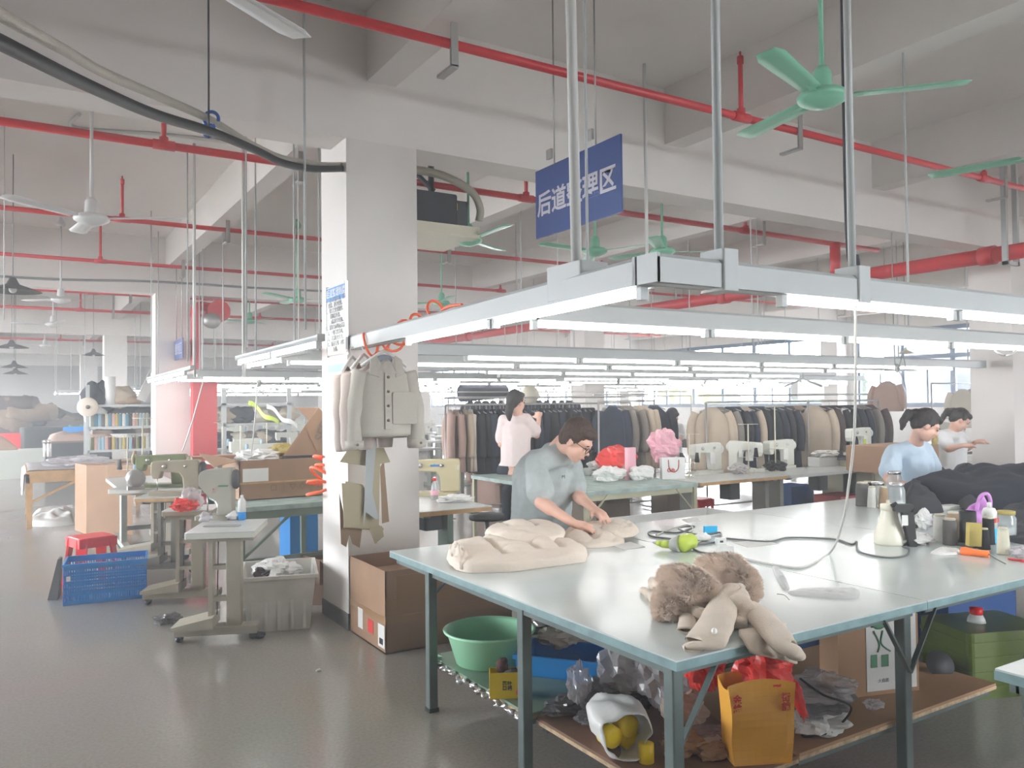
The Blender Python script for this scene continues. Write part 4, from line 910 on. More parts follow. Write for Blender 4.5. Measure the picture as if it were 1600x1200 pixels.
# framed paper bag and kraft sheet
P = uz(1370, 1095, SZ); 
t = thing('printed_paper_bag', 'kraft paper bag with a white printed panel of green emblems', 'bag', (P.x + .12, P.y + .1, SZ), FACE + .25)
MB().box(-.24, .20, -.07, .07, 0, .47).build('bag_paper', 'kraft', t)
MB().box(-.09, .185, -.073, -.0705, .02, .45).build('printed_panel', 'paper', t)
for x, z, w, h in ((-.05, .13, .035, .06), (.01, .13, .04, .055), (.11, .16, .05, .06)): 
    b = MB(); b.box(x - w / 2, x + w / 2, -.0745, -.0735, z, z + h).build('printed_square', 'ink_green', t)
MB().tube(catmull([(-.05, -.075, .3), (-.02, -.075, .24), (-.03, -.075, .2)], 4), .004, 4).tube(catmull([(.0, -.075, .3), (-.01, -.075, .24), (.04, -.075, .2)], 4), .004, 4).ell((-.02, -.073, .33), (.045, .003, .025), 10, 6, amp=.5).build('printed_plant', 'ink_green', t)
text_mesh('bag_lettering', '·大自然·', .02, face_M((0, -.0745, .065), (1, 0, 0), (0, 0, 1)), 'ink_grey', t)
single('printed_card', MB().lathe([(.07, 0), (.07, .004), (.001, .004)], n=18, c=(0, 0, 0), M=rotm(pi / 2 - .5, 0, FACE)).move(Matrix.Translation(uz(1475, 1045, SZ + .04) + Vector((.05, .05, 0)))), 'facade_pale', 'pale blue round topped card lying right of the printed paper bag', 'card')
# floor things at the right under the table
P = Vector((4.75, 2.55, 0))
t = thing('green_bottle_crate', 'tall olive green crate wrapped in film with a red capped bottle on top', 'crate', tuple(P), -.35)
mat('olive_plastic', (.09, .125, .018), .3); MB().rbox(-.27, .27, -.2, .2, 0, .36, .03).build('crate_body', 'olive_plastic', t)
b = MB(); [b.rbox(-.275, .275, -.205, .205, z, z + .02, .03) for z in (.05, .13, .21, .29)]; b.build('crate_rib', 'olive_plastic', t)
MB().lathe([(.05, .36), (.045, .38), (.03, .41), (.001, .41)], n=14, c=(-.05, 0, 0)).build('bottle_neck', 'white_plastic', t)
MB().lathe([(.033, .405), (.036, .41), (.036, .44), (.001, .445)], n=14, c=(-.05, 0, 0)).build('bottle_cap', 'red_plastic', t)
MB().lathe([(.06, -.001), (.06, .004), (.001, .004)], n=14, M=rotm(pi / 2, 0, 0), c=(.12, -.205, .2)).build('round_sticker', 'facade_pale', t)
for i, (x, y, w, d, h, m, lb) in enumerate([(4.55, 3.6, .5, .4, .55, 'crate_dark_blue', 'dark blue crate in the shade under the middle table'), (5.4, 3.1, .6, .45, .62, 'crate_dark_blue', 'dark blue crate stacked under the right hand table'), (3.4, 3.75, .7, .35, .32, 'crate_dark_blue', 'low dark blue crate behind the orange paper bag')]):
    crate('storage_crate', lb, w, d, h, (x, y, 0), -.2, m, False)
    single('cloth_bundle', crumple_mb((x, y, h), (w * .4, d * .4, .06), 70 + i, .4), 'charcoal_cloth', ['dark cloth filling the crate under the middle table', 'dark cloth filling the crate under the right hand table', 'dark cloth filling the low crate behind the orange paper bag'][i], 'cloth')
single('pink_strip', MB().box(-.008, .008, -.002, .002, 0, .09).move(Matrix.Translation(Vector((4.5, 2.9, .55)))), 'bag_pink', 'small pink strip hanging in the shade under the table', 'strip')
# ------------------------------------------------------------ people
mat('skin', (.72, .43, .33), .55, var=.04, vscale=10)
mat('skin_lip', (.55, .20, .18), .5)
mat('hair_dark', (.022, .016, .015), .6, bump=.5, bscale=90)
mat('hair_brown', (.055, .028, .018), .6, bump=.6, bscale=90)
mat('tee_grey', (.42, .46, .46), .9, bump=.15, bscale=150, var=.06, vscale=20)
mat('tee_pink', (.78, .66, .64), .9, bump=.15, bscale=100)
mat('tee_blue', (.50, .62, .74), .85, bump=.15, bscale=100)
mat('tee_white', (.75, .75, .76), .85); mat('trousers_dark', (.025, .028, .04), .9); mat('apron_pink', (.75, .58, .54), .9)
mat('eye_dark', (.01, .01, .01), .3)
def V(*a): return Vector(a)
def rotframe(F, U):
    F = Vector(F).normalized(); U = Vector(U); U = (U - F * U.dot(F)).normalized(); R = F.cross(U)
    return Matrix(((R.x, F.x, U.x, 0), (R.y, F.y, U.y, 0), (R.z, F.z, U.z, 0), (0, 0, 0, 1)))
def head_prims(C, F, U, s):
    M = Matrix.Translation(C) @ rotframe(F, U)
    def P(x, y, z): return M @ Vector((x * s, y * s, z * s))
    R3 = rotframe(F, U)
    def E_(x, y, z, a, b, c): return ('m', P(x, y, z), (a * s, b * s, c * s), R3)
    return [E_(0, -.012, .03, .074, .094, .098), E_(0, .03, -.045, .058, .062, .062), E_(0, .055, -.086, .03, .028, .024), E_(0, .066, .03, .058, .026, .02),
            E_(.03, .055, -.03, .03, .03, .03), E_(-.03, .055, -.03, .03, .03, .03), E_(0, .098, -.018, .013, .02, .013), E_(0, .088, .008, .009, .016, .025),
            E_(.077, -.005, -.01, .011, .02, .033), E_(-.077, -.005, -.01, .011, .02, .033), E_(0, .086, -.056, .024, .012, .009)], P, R3
def hand_prims(W, D, N, s, curl=.5, side=1):
    """palm and five separate fingers: W wrist, D pointing direction, N back-of-hand normal, side puts the thumb"""
    D = Vector(D).normalized(); N = Vector(N); N = (N - D * N.dot(D)).normalized(); S = D.cross(N) * side; W = Vector(W)
    pr = [('c', [W, W + D * .045 * s, W + D * .085 * s], [.024 * s, .030 * s, .030 * s])]
    for o in (-.024, 0, .024): pr.append(('c', [W + D * .03 * s + S * o * .6 * s, W + D * .085 * s + S * o * s], [.014 * s, .0145 * s]))
    for i, (o, l) in enumerate(((-.036, .062), (-.012, .074), (.0125, .070), (.036, .055))):
        b = W + D * .088 * s + S * o * s; c1 = curl * (1 + .15 * i)
        d1 = (D * cos(c1 * .5) - N * sin(c1 * .5) + S * o * 3.0).normalized(); d2 = (D * cos(c1 * 1.2) - N * sin(c1 * 1.2) + S * o * 2.0).normalized()
        m = b + d1 * l * .5 * s; pr.append(('c', [b - D * .02 * s, b, m, m + d2 * l * .5 * s], [.0105 * s, .0105 * s, .0095 * s, .0075 * s]))
    b = W + D * .025 * s - S * .026 * s; m = b + (D * .6 - S * .75 - N * .35).normalized() * .042 * s
    pr.append(('c', [b, m, m + (D * .9 - S * .35 - N * .4).normalized() * .032 * s], [.015 * s, .012 * s, .009 * s])); return pr
def skinblob(name, m, prims, vox, parent, smooth=2, disp=0, dscale=.1, cut=None):
    b = MB()
    for p in prims:
        if p[0] == 'c':
            R = p[2]; b.tube(p[1], R, 12)
            for q, r in zip(p[1], R): b.ell(q, (r, r, r), 12, 8)
        elif p[0] == 'm': b.ell(p[1], p[2], 18, 12, M=p[3])
    me = bpy.data.meshes.new(name); me.from_pydata([tuple(v) for v in b.v], [], b.f); o = bpy.data.objects.new(name, me); COL.objects.link(o)
    md = o.modifiers.new('r', 'REMESH'); md.mode = 'VOXEL'; md.voxel_size = vox
    ms = o.modifiers.new('s', 'SMOOTH'); ms.iterations = smooth; ms.factor = .5
    dg = bpy.context.evaluated_depsgraph_get(); dg.update(); m2 = bpy.data.meshes.new_from_object(o.evaluated_get(dg)); o.modifiers.clear(); o.data = m2; bpy.data.meshes.remove(me); m2.name = name
    if disp:
        for v in m2.vertices:
            q = v.co / dscale; v.co += v.normal * disp * (mnoise.noise(Vector((q.x * 1.6, q.y * 1.6, q.z * .55))) - .5 * abs(mnoise.noise(q * 1.9)))
    if cut:
        bm = bmesh.new(); bm.from_mesh(m2)
        for co, no in cut: bmesh.ops.bisect_plane(bm, geom=bm.verts[:] + bm.edges[:] + bm.faces[:], plane_co=co, plane_no=no, clear_outer=True)
        bm.to_mesh(m2); bm.free()
    m2.polygons.foreach_set('use_smooth', [True] * len(m2.polygons)); m2.materials.clear(); m2.materials.append(MATS[m])
    o.parent = parent; m2.transform(wmat(parent).inverted()); m2.update(); return o
def person(label, base, J, s=1.13, shirt='tee_grey', pants='trousers_dark', hair='hair_dark', hairstyle='short', glasses=False, vox=.010, group=None, sleeve_t=.75, wide=1.0, loose=1.0, hem=None):
    """J: pelvis, chest, neck, head, F, U, shL, elL, wrL, shR, elR, wrR, handL=(D,N), handR, knees, ankles (all world)"""
    t = thing('person', label, 'person', base, 0, group)
    g = J; pr = []
    sp = [g['pelvis'], g['pelvis'].lerp(g['chest'], .5), g['chest'], g['neck']]
    pr.append(('c', sp, [.135 * s * wide, .125 * s * wide, .13 * s * wide, .062 * s]))
    acr = (g['shL'] - g['shR'])
    pr.append(('c', [g['shL'], g['neck'] - V(0, 0, .05 * s), g['shR']], [.052 * s, .065 * s, .052 * s]))
    hp = acr.normalized(); hp.z = 0
    hL = g['pelvis'] + hp * .09 * s; hR = g['pelvis'] - hp * .09 * s
    pr.append(('c', [hL, hR], [.12 * s * wide, .12 * s * wide]))
    for hp_, k_, a_ in ((hL, g['knL'], g['anL']), (hR, g['knR'], g['anR'])):
        ft = Vector(g.get('foot', g['F'])); ft.z = 0; ft.normalize()
        pr.append(('c', [hp_, k_, a_], [.088 * s, .055 * s, .036 * s])); pr.append(('c', [a_, a_ + ft * .13 * s - V(0, 0, .045 * s)], [.036 * s, .028 * s]))
    for sd in 'LR':
        pr.append(('c', [g['sh' + sd], g['el' + sd], g['wr' + sd]], [.050 * s, .040 * s, .026 * s]))
        pr.append(('c', [g['el' + sd], g['el' + sd].lerp(g['wr' + sd], .3)], [.040 * s, .041 * s]))
        D, N, cl, side = g['hand' + sd]; pr += hand_prims(g['wr' + sd], D, N, s, cl, side)
    hpz, P, R3 = head_prims(g['head'], g['F'], g['U'], s)
    pr += hpz; pr.append(('c', [g['neck'] - V(0, 0, .02), P(0, -.025, -.05)], [.060 * s, .052 * s]))
    body = skinblob('body', 'skin', pr, vox, t, 2)
    # face details
    for x in (-.03, .03): MB().ell(P(x, .083, .008), (.011 * s, .006 * s, .005 * s), 8, 6, M=R3).build('eye', 'eye_dark', t, world=True)
    for x in (-.03, .03): MB().tube([P(x - .016, .087, .028), P(x, .092, .032), P(x + .016, .085, .028)], .003 * s, 5).build('eyebrow', 'hair_dark', t, world=True)
    MB().ell(P(0, .096, -.056), (.02 * s, .006 * s, .005 * s), 8, 6, M=R3).build('mouth', 'skin_lip', t, world=True)
    if glasses:
        gl = MB()
        for x in (-.033, .033): gl.tube([P(x + .026 * cos(a), .102, .005 + .019 * sin(a)) for a in [2 * pi * k / 14 for k in range(15)]], .0022 * s, 5)
        for x in (-1, 1): gl.tube([P(.059 * x, .10, .012), P(.08 * x, .02, .01)], .0022 * s, 5)
        gl.tube([P(-.008, .104, .008), P(.008, .104, .008)], .0022 * s, 5); gl.build('glasses', 'black', t, world=True)
    # hair
    def HE(x, y, z, a, b, c): return ('m', P(x, y, z), (a * s, b * s, c * s), R3)
    hp_ = [HE(0, -.028, .048, .088, .100, .098), HE(0, -.06, .0, .078, .062, .075), HE(.062, -.02, .03, .028, .055, .05), HE(-.062, -.02, .03, .028, .055, .05), HE(0, .045, .088, .066, .045, .034)]
    if hairstyle == 'short': hp_ += [HE(.07, -.035, -.0, .02, .035, .04), HE(-.07, -.035, -.0, .02, .035, .04), HE(0, -.07, -.035, .06, .03, .03)]
    if hairstyle == 'pony':
        hp_ += [HE(0, -.125, .055, .035, .03, .035), ('c', [P(0, -.13, .055), P(0, -.165, .02), P(0, -.165, -.06), P(0, -.14, -.12)], [.025 * s, .034 * s, .032 * s, .015 * s])]
    if hairstyle == 'low':
        hp_ += [HE(0, -.085, -.05, .06, .04, .05), ('c', [P(0, -.09, -.05), P(.01, -.105, -.12), P(.015, -.10, -.19)], [.05 * s, .045 * s, .022 * s])]
    skinblob('hair', hair, hp_, .010, t, 2, .006, .02)
    # shirt
    k = loose; sh = [('c', [g['pelvis'] + V(0, 0, .0), g['pelvis'].lerp(g['chest'], .5), g['chest'], g['chest'].lerp(g['neck'], .62)], [.165 * s * wide * k, .158 * s * wide * k, .160 * s * wide * k, .10 * s])]
    sh.append(('c', [g['pelvis'] + hp * .06 * s, g['pelvis'] - hp * .06 * s], [.15 * s * wide * k] * 2))
    sh.append(('c', [g['shL'], g['neck'] - V(0, 0, .055 * s), g['shR']], [.068 * s, .082 * s, .068 * s]))
    for sd in 'LR':
        e = g['sh' + sd].lerp(g['el' + sd], sleeve_t); d_ = (g['el' + sd] - g['sh' + sd]).normalized(); sh.append(('c', [g['sh' + sd], e], [.070 * s, .076 * s * k]))
    so = skinblob('shirt', shirt, sh, .013, t, 3, .016, .16, cut=[(hem or (g['pelvis'] - V(0, 0, .06 * s)), (0, 0, -1))])
    # trousers
    tr = [('c', [g['pelvis'] + V(0, 0, .10), hL], [.13 * s * wide] * 2), ('c', [g['pelvis'] + V(0, 0, .10), hR], [.13 * s * wide] * 2)]
    for hp2, k_, a_ in ((hL, g['knL'], g['anL']), (hR, g['knR'], g['anR'])): tr.append(('c', [hp2, k_, a_ + V(0, 0, .03)], [.108 * s, .078 * s, .065 * s]))
    skinblob('trousers', pants, tr, .016, t, 2, .01, .12)
    for a_ in (g['anL'], g['anR']):
        ft = Vector(g.get('foot', g['F'])); ft.z = 0; ft.normalize(); c = a_ + ft * .06 * s; c.z = .035 * s + max(0, a_.z - .09 * s)
        MB().ell(c, (.05 * s, .14 * s, .04 * s), 12, 8, M=rotframe(ft, (0, 0, 1))).build('shoe', 'dark_grey', t, world=True)
    return t, P, R3
def legs(pel, hipdir, dz=0):
    a = Vector(hipdir); a.z = 0; a.normalize(); r = {}
    for sd, sg in (('L', 1), ('R', -1)):
        f = pel + a * .1 * sg; r['kn' + sd] = V(f.x, f.y, .53); r['an' + sd] = V(f.x, f.y, .10)
    return r
RV = Vector((_r.x, _r.y, 0)); FV = Vector((_f.x, _f.y, 0)); UP = V(0, 0, 1)
# 1: worker in grey at the near table
k = 5.75
J = dict(pelvis=uk(842, 838, 5.95), chest=uk(850, 748, 5.80), neck=uk(880, 693, 5.62), head=uk(901, 690, 5.47),
         F=(RV * .72 - FV * .42 - UP * .62), U=(UP * .75 + RV * .5 - FV * .2),
         shR=uk(838, 724, 5.52), elR=uk(845, 785, 5.30), wrR=uk(897, 818, 5.12), shL=uk(893, 728, 5.86), elL=uk(900, 772, 5.72), wrL=uk(931, 798, 5.45))
J['handR'] = (uk(928, 828, 5.05) - J['wrR'], UP + FV * .25, .25, 1); J['handL'] = (uk(950, 812, 5.3) - J['wrL'], UP + RV * .4, .5, -1)
J.update(legs(J['pelvis'], J['shL'] - J['shR'])); J['foot'] = RV * .5 - FV
p1, P1, R1 = person('person in a grey T-shirt and glasses bending over the near table, folding a cream coat', (J['pelvis'].x, J['pelvis'].y, 0), J, 1.13, 'tee_grey', 'apron_pink', 'hair_brown', 'short', True, .009, wide=1.08, loose=1.16, hem=V(0, 0, .60))
q = uk(877, 756, 5.5); text_mesh('shirt_mark', 'M', .035, face_M(J['chest'] + (RV * .55 - FV * .85).normalized() * .235 + UP * .03, (RV * .85 + FV * .5), UP), 'ink_dark', p1, world=True)
# 2: woman at the garment rail, seen from behind
def at2(px, py, k=10.0): return uk(px, py, k)
J = dict(pelvis=at2(806, 738), chest=at2(806, 678), neck=at2(809, 648, 9.95), head=at2(807, 629, 9.9), F=(RV * .75 + FV * .65 - UP * .1), U=UP,
         shL=at2(787, 658, 10.05), elL=at2(782, 690, 9.95), wrL=at2(786, 668, 10.2), shR=at2(824, 656, 9.95), elR=at2(838, 680, 10.1), wrR=at2(842, 655, 10.35))
J['elL'] = at2(783, 694, 10); J['wrL'] = at2(790, 672, 10.3); J['handL'] = (UP + FV, -FV, .6, 1); J['handR'] = (UP + FV, -FV, .6, 1)
J.update(legs(J['pelvis'], RV)); J['foot'] = FV
person('person with dark ponytail in a pale pink top reaching into dark coats', (J['pelvis'].x, J['pelvis'].y, 0), J, 1.13, 'tee_pink', 'trousers_dark', 'hair_dark', 'low', False, .014, sleeve_t=.7, loose=1.05, hem=V(0, 0, uk(806, 727, 10).z))
# 3: woman in pale blue
def at3(px, py, k=7.6): return uk(px, py, k)
J = dict(pelvis=at3(1418, 795), chest=at3(1424, 722), neck=at3(1430, 692, 7.5), head=at3(1447, 666, 7.35), F=(RV * .8 - FV * .22 - UP * .55), U=(UP * .85 + RV * .45),
         shR=at3(1396, 705, 7.5), elR=at3(1388, 748, 7.25), wrR=at3(1424, 762, 7.0), shL=at3(1446, 703, 7.7), elL=at3(1461, 742, 7.75), wrL=at3(1486, 746, 7.5))
J['handR'] = (RV * .9 - UP * .25 + FV * .1, UP, .5, 1); J['handL'] = (RV, UP, .7, -1)
J.update(legs(J['pelvis'], FV)); J['foot'] = RV
person('person with ponytail in a pale blue T-shirt sorting dark cloth', (J['pelvis'].x, J['pelvis'].y, 0), J, 1.13, 'tee_blue', 'trousers_dark', 'hair_dark', 'pony', False, .011, sleeve_t=.7, loose=1.12, hem=V(0, 0, .80))
# 4: woman sewing beyond her
def at4(px, py, k=10.6): return uk(px, py, k)
J = dict(pelvis=at4(1486, 745), chest=at4(1488, 695), neck=at4(1490, 673, 10.5), head=at4(1500, 657, 10.4), F=(RV * .75 - FV * .3 - UP * .6), U=(UP * .8 + RV * .5),
         shR=at4(1476, 680, 10.4), elR=at4(1482, 702, 10.2), wrR=at4(1504, 696, 10.0), shL=at4(1500, 682, 10.7), elL=at4(1512, 700, 10.7), wrL=at4(1525, 690, 10.5))
J['handR'] = (RV, UP, .5, 1); J['handL'] = (RV, UP, .5, -1); J.update(legs(J['pelvis'], FV)); J['foot'] = RV
person('person in white bowed over a sewing machine beside the right pillar', (J['pelvis'].x, J['pelvis'].y, 0), J, 1.13, 'tee_white', 'trousers_dark', 'hair_dark', 'pony', False, .016, sleeve_t=.7)
# 5: person far behind the pink bag
def at5(px, py, k=14.0): return uk(px, py, k)
J = dict(pelvis=at5(1050, 720), chest=at5(1050, 680), neck=at5(1050, 664, 13.9), head=at5(1051, 652, 13.8), F=(-FV * .6 + RV * .3 - UP * .5), U=(UP * .8 - FV * .4),
         shR=at5(1040, 668), elR=at5(1037, 685, 13.8), wrR=at5(1046, 688, 13.6), shL=at5(1062, 668), elL=at5(1064, 685, 13.8), wrL=at5(1056, 688, 13.6))
J['handR'] = (-FV, UP, .5, 1); J['handL'] = (-FV, UP, .5, -1); J.update(legs(J['pelvis'], RV)); J['foot'] = -FV
person('person far back with short dark hair, head just above the pink plastic bag', (J['pelvis'].x, J['pelvis'].y, 0), J, 1.13, 'tee_white', 'trousers_dark', 'hair_dark', 'short', False, .02)
# ------------------------------------------------------------ sewing machines and benches
mat('machine_white', (.66, .67, .60), .4, var=.03); mat('machine_cream', (.55, .48, .30), .45, var=.05); mat('machine_olive', (.18, .20, .085), .5, var=.1); mat('machine_tan', (.36, .31, .22), .5, var=.06); mat('machine_grey', (.38, .36, .30), .5, var=.05)
mat('wood_edge', (.55, .34, .16), .5, var=.15, vscale=12); mat('wood_orange', (.42, .17, .07), .5, var=.12); mat('bench_top', (.58, .60, .58), .3, var=.08); mat('bench_teal', (.36, .46, .43), .5, var=.25, vscale=9)
mat('stand_grey', (.33, .34, .30), .55, var=.06); mat('stand_green', (.17, .23, .18), .55, var=.06); mat('stand_brown', (.20, .15, .11), .6, var=.1); mat('cream_paint', (.52, .50, .36), .6, var=.06)
def machine(m, big=False, wheel='dark_grey', h=.30, L=.46):
    t = thing('sewing_machine', 'x', 'sewing machine')
    MB().rbox(-.24, .24, -.09, .09, 0, .035, .01).build('bed', m, t, bevel=.004)
    a = [(-L / 2, h - .12), (-L / 2, h - .02), (-L / 2 + .02, h), (L / 2 - .01, h + .01), (L / 2, h - .02), (L / 2, .035), (L / 2 - .15, .035), (L / 2 - .16, h - .16), (L / 2 - .19, h - .115), (-L / 2 + .1, h - .10), (-L / 2 + .085, h - .17), (-L / 2 + .02, h - .17)]
    MB().prism(a, -.055, .055, 'y').build('arm', m, t, bevel=.012)
    MB().lathe([(.001, 0), (.05, .0), (.06, .012), (.06, .035), (.045, .045), (.001, .045)], n=20, M=rotm(0, pi / 2, 0), c=(L / 2, 0, h - .07)).build('hand_wheel', wheel, t)
    MB().tube([(-L / 2 + .05, 0, h - .16), (-L / 2 + .05, 0, .05)], .005, 6).box(-L / 2 + .03, -L / 2 + .07, -.01, .01, .038, .045).build('needle_bar', 'steel', t)
    MB().lathe([(.022, 0), (.022, .012), (.008, .02), (.001, .02)], n=12, M=rotm(pi / 2, 0, 0), c=(-L / 2 + .13, -.055, h - .05)).lathe([(.015, 0), (.015, .012), (.001, .015)], n=12, M=rotm(pi / 2, 0, 0), c=(0.1, -.055, h - .05)).build('tension_dial', 'steel', t)
    if big:
        MB().rbox(-.03, .06, -.1, -.055, .12, .26, .01, ax='y').build('control_box', 'white_plastic', t); MB().rbox(-.02, .01, -.06, -.056, .14, .24, .006, ax='y').build('slot_panel', 'dark_grey', t)
    return t
def bench(label, x0, x1, y0, y1, top, edge, stand, z=.76, kind='plate', name='sewing_bench', legs=None):
    t = thing(name, label, 'table', ((x0 + x1) / 2, (y0 + y1) / 2, 0))
    MB().rbox(x0, x1, y0, y1, z - .006, z, .03).build('bench_top', top, t, world=True)
    MB().rbox(x0, x1, y0, y1, z - .04, z - .006, .03).build('edge_band', edge, t, world=True)
    if kind == 'plate':
        for x in (x0 + .12, x1 - .12):
            m_y = (y0 + y1) / 2; MB().box(x - .03, x + .03, m_y - .10, m_y + .10, .08, z - .04).box(x - .035, x + .035, y0 + .05, y1 - .05, .02, .08).box(x - .03, x + .03, y0 + .1, y1 - .1, z - .07, z - .04).build('stand_leg', stand, t, world=True)
        MB().box(x0 + .12, x1 - .12, (y0 + y1) / 2 - .02, (y0 + y1) / 2 + .02, .2, .25).build('cross_bar', stand, t, world=True)
        MB().rbox((x0 + x1) / 2 - .15, (x0 + x1) / 2 + .15, y0 + .1, y0 + .4, .09, .11, .02).build('pedal', 'dark_grey', t, world=True)
        MB().rbox((x0 + x1) / 2 - .02, (x0 + x1) / 2 + .16, (y0 + y1) / 2 - .09, (y0 + y1) / 2 + .09, z - .26, z - .05, .03).build('motor', 'dark_grey', t, world=True)
    else:
        for lx in (x0 + .04, x1 - .04):
            for ly in (y0 + .04, y1 - .04): MB().box(lx - .022, lx + .022, ly - .022, ly + .022, 0, z - .04).build('leg', stand, t, world=True)
        MB().box(x0 + .05, x1 - .05, y0 + .04, y0 + .07, z - .10, z - .04).build('apron_rail', stand, t, world=True)
        MB().bar((x0 + .05, y0 + .04, .45), (x0 + .3, y0 + .04, z - .05), .02, .012).build('brace', stand, t, world=True); MB().bar((x1 - .05, y0 + .04, .45), (x1 - .3, y0 + .04, z - .05), .02, .012).build('brace', stand, t, world=True)
    return t
def thread_stand(P, label, h=.55, cones=('white', 'black')):
    t = thing('thread_stand', label, 'thread stand', tuple(P), FACE)
    MB().tube([(0, 0, 0), (0, 0, h)], .008, 8).tube([(-.12, 0, h), (.12, 0, h)], .004, 6).tube([(-.12, 0, h * .35), (.12, 0, h * .35)], .005, 6).lathe([(.05, 0), (.05, .01), (.001, .01)]).build('pole', 'cream', t)
    for i, c in enumerate(cones):
        MB().lathe([(.03, 0), (.018, .11), (.001, .11)], n=12, c=((-.09 + .18 * i), 0, h * .35)).build('thread_cone', 'thread_' + c, t)
    return t
# middle bench row
bench('worn teal bench covered with bags, behind the worker in grey', 4.75, 6.28, 6.35, 8.7, 'bench_teal', 'bench_teal', 'cream_paint', kind='legs', name='work_bench')
bench('sewing bench with a yellow wood edge right of the teal bench', 6.30, 7.72, 6.35, 7.0, 'bench_top', 'wood_edge', 'stand_grey')
bench('pale grey edged sewing bench under the right white machine', 7.74, 9.45, 6.35, 7.0, 'bench_top', 'lamp_housing', 'stand_grey')
BZ = .76
mach = machine('machine_white', True, 'white_plastic', .36, .50)
P = uz(1112, 741, BZ); mach.location = (P.x, P.y + .1, BZ); mach.rotation_euler = (0, 0, .12); mach['label'] = 'white industrial sewing machine on the yellow edged bench, right of the pink tote bag'; mach['group'] = 'white machines on the middle benches'
P = uz(1232, 733, BZ); o = dup(mach, (P.x, P.y + .15, BZ), .05, 'white industrial sewing machine on the grey edged bench behind a black bag')
P = uz(1178, 738, BZ); o = dup(mach, (P.x + .1, P.y + .22, BZ), 1.5, 'white sewing machine turned end-on between the two larger ones'); 
for ch in o.children: pass
thread_stand(uz(1170, 742, BZ), 'slim cream thread stand beside the turned machine', .6); 
P = uz(1212, 737, BZ); thread_stand(P, 'tall white thread pole in front of the right machine', .80, ())
thread_stand(V(6.62, 6.85, BZ), 'thread stand with two black cones left of the first white machine', .5, ('black', 'black'))
single('black_bag', crumple_mb(uz(1213, 736, BZ) + V(0, 0, .06), (.17, .1, .075), 81, .4, floor=BZ), 'black', 'crumpled black bag in front of the right white machine', 'bag')
single('clear_bag', crumple_mb(uz(1155, 740, BZ) + V(0, 0, .06), (.14, .1, .07), 82, .4, floor=BZ), 'bag_clear', 'clear plastic bag right of the first white machine', 'bag')
single('red_bag', crumple_mb(uz(1164, 722, BZ) + V(0, .2, .10), (.17, .1, .10), 83, .3, floor=BZ), 'bag_red', 'red plastic bag between the two white machines', 'bag')
single('white_box', MB().rbox(-.22, .22, -.1, .1, 0, .12, .01).move(Matrix.Translation(uz(1290, 728, BZ)) @ rotm(0, 0, -.1)), 'white_plastic', 'white carton with lilac print right of the grey edged machine bench', 'box', bevel=.004)
single('white_cloth', crumple_mb(uz(1290, 728, BZ) + V(0, 0, .16), (.22, .12, .05), 84, .5), 'paper', 'folded white cloth on the white carton', 'cloth')
# on the teal bench
def onB(px, py): return uz(px, py, BZ)
single('red_bag', crumple_mb(onB(985, 742) + V(-.05, .2, .17), (.27, .2, .17), 85, .25, floor=BZ), 'bag_red', 'large bulging red plastic bag on the teal bench', 'bag')
t = thing('paper_tote', 'white paper tote bag with dark red handles and red script', 'bag', tuple(onB(1051, 748)), FACE + .05)
MB().add([V(-.13, -.05, 0), V(.13, -.05, 0), V(.13, .05, 0), V(-.13, .05, 0), V(-.135, -.055, .24), V(.135, -.055, .24), V(.135, .055, .24), V(-.135, .055, .24)], [(0, 1, 5, 4), (1, 2, 6, 5), (2, 3, 7, 6), (3, 0, 4, 7), (0, 1, 2, 3)]).build('tote_body', 'white_plastic', t, solid=.003)
mat('handle_red', (.35, .03, .03), .6)
MB().tube(catmull([(-.06, -.058, .22), (-.05, -.06, .12), (0, -.06, .08), (.05, -.06, .12), (.06, -.058, .22)], 6), .005, 6).build('handle', 'handle_red', t)
text_mesh('tote_script', 'Gift', .06, face_M((-.03, -.057, .10), (1, 0, 0), (0, 0, 1)), 'ink_red', t, bold=.001)
single('pink_bag', crumple_mb(onB(1050, 748) + V(.04, .18, .36), (.20, .14, .19), 86, .45, floor=BZ), 'bag_pink', 'pale pink plastic bag rising behind the white paper tote', 'bag')
single('pink_bag', crumple_mb(onB(1078, 700) * 1 + V(0, 0, 0), (.01, .01, .01), 87), 'bag_pink', 'x', 'bag') if False else None
single('checked_bag', MB().rbox(-.06, .06, -.04, .04, 0, .36, .02).move(Matrix.Translation(V(5.95, 7.1, BZ))), 'bag_pink', 'red and white checked paper bag behind the red bag', 'bag')
single('printed_bag', crumple_mb(onB(1008, 750) + V(0, .05, .07), (.17, .1, .09), 88, .3, floor=BZ), 'bag_white', 'cream plastic bag with pink print in front of the red bag', 'bag')
single('carton_scrap', MB().box(-.03, .03, -.02, .02, 0, .16).move(Matrix.Translation(onB(978, 748))), 'carton', 'small upright brown card beside the printed bag', 'card')
single('white_bag', crumple_mb(onB(955, 752) + V(0, .05, .07), (.20, .12, .09), 89, .45, floor=BZ), 'bag_white', 'crumpled white plastic bag at the left of the teal bench', 'bag')
single('white_bag', crumple_mb(onB(950, 738) + V(-.1, .05, .09), (.15, .12, .05), 90, .5, floor=BZ), 'bag_white', 'white rag behind the crumpled white bag on the teal bench', 'bag')
single('glass_cup', MB().lathe([(.05, 0), (.055, .09), (.05, .09), (.045, .01), (.001, .01)], n=14, c=onB(912, 745) + V(0, .1, 0)), 'cream', 'pale cup beside the worker in grey on the teal bench', 'cup')
single('glass_cup', MB().lathe([(.05, 0), (.055, .09), (.05, .09), (.045, .01), (.001, .01)], n=14, c=onB(925, 745) + V(.05, .15, 0)), 'glass_jar', 'clear cup next to the pale cup on the teal bench', 'cup')
t = thing('storage_bin', 'large white plastic bin standing on the floor behind the cutting table', 'bin', (5.45, 5.72, 0))
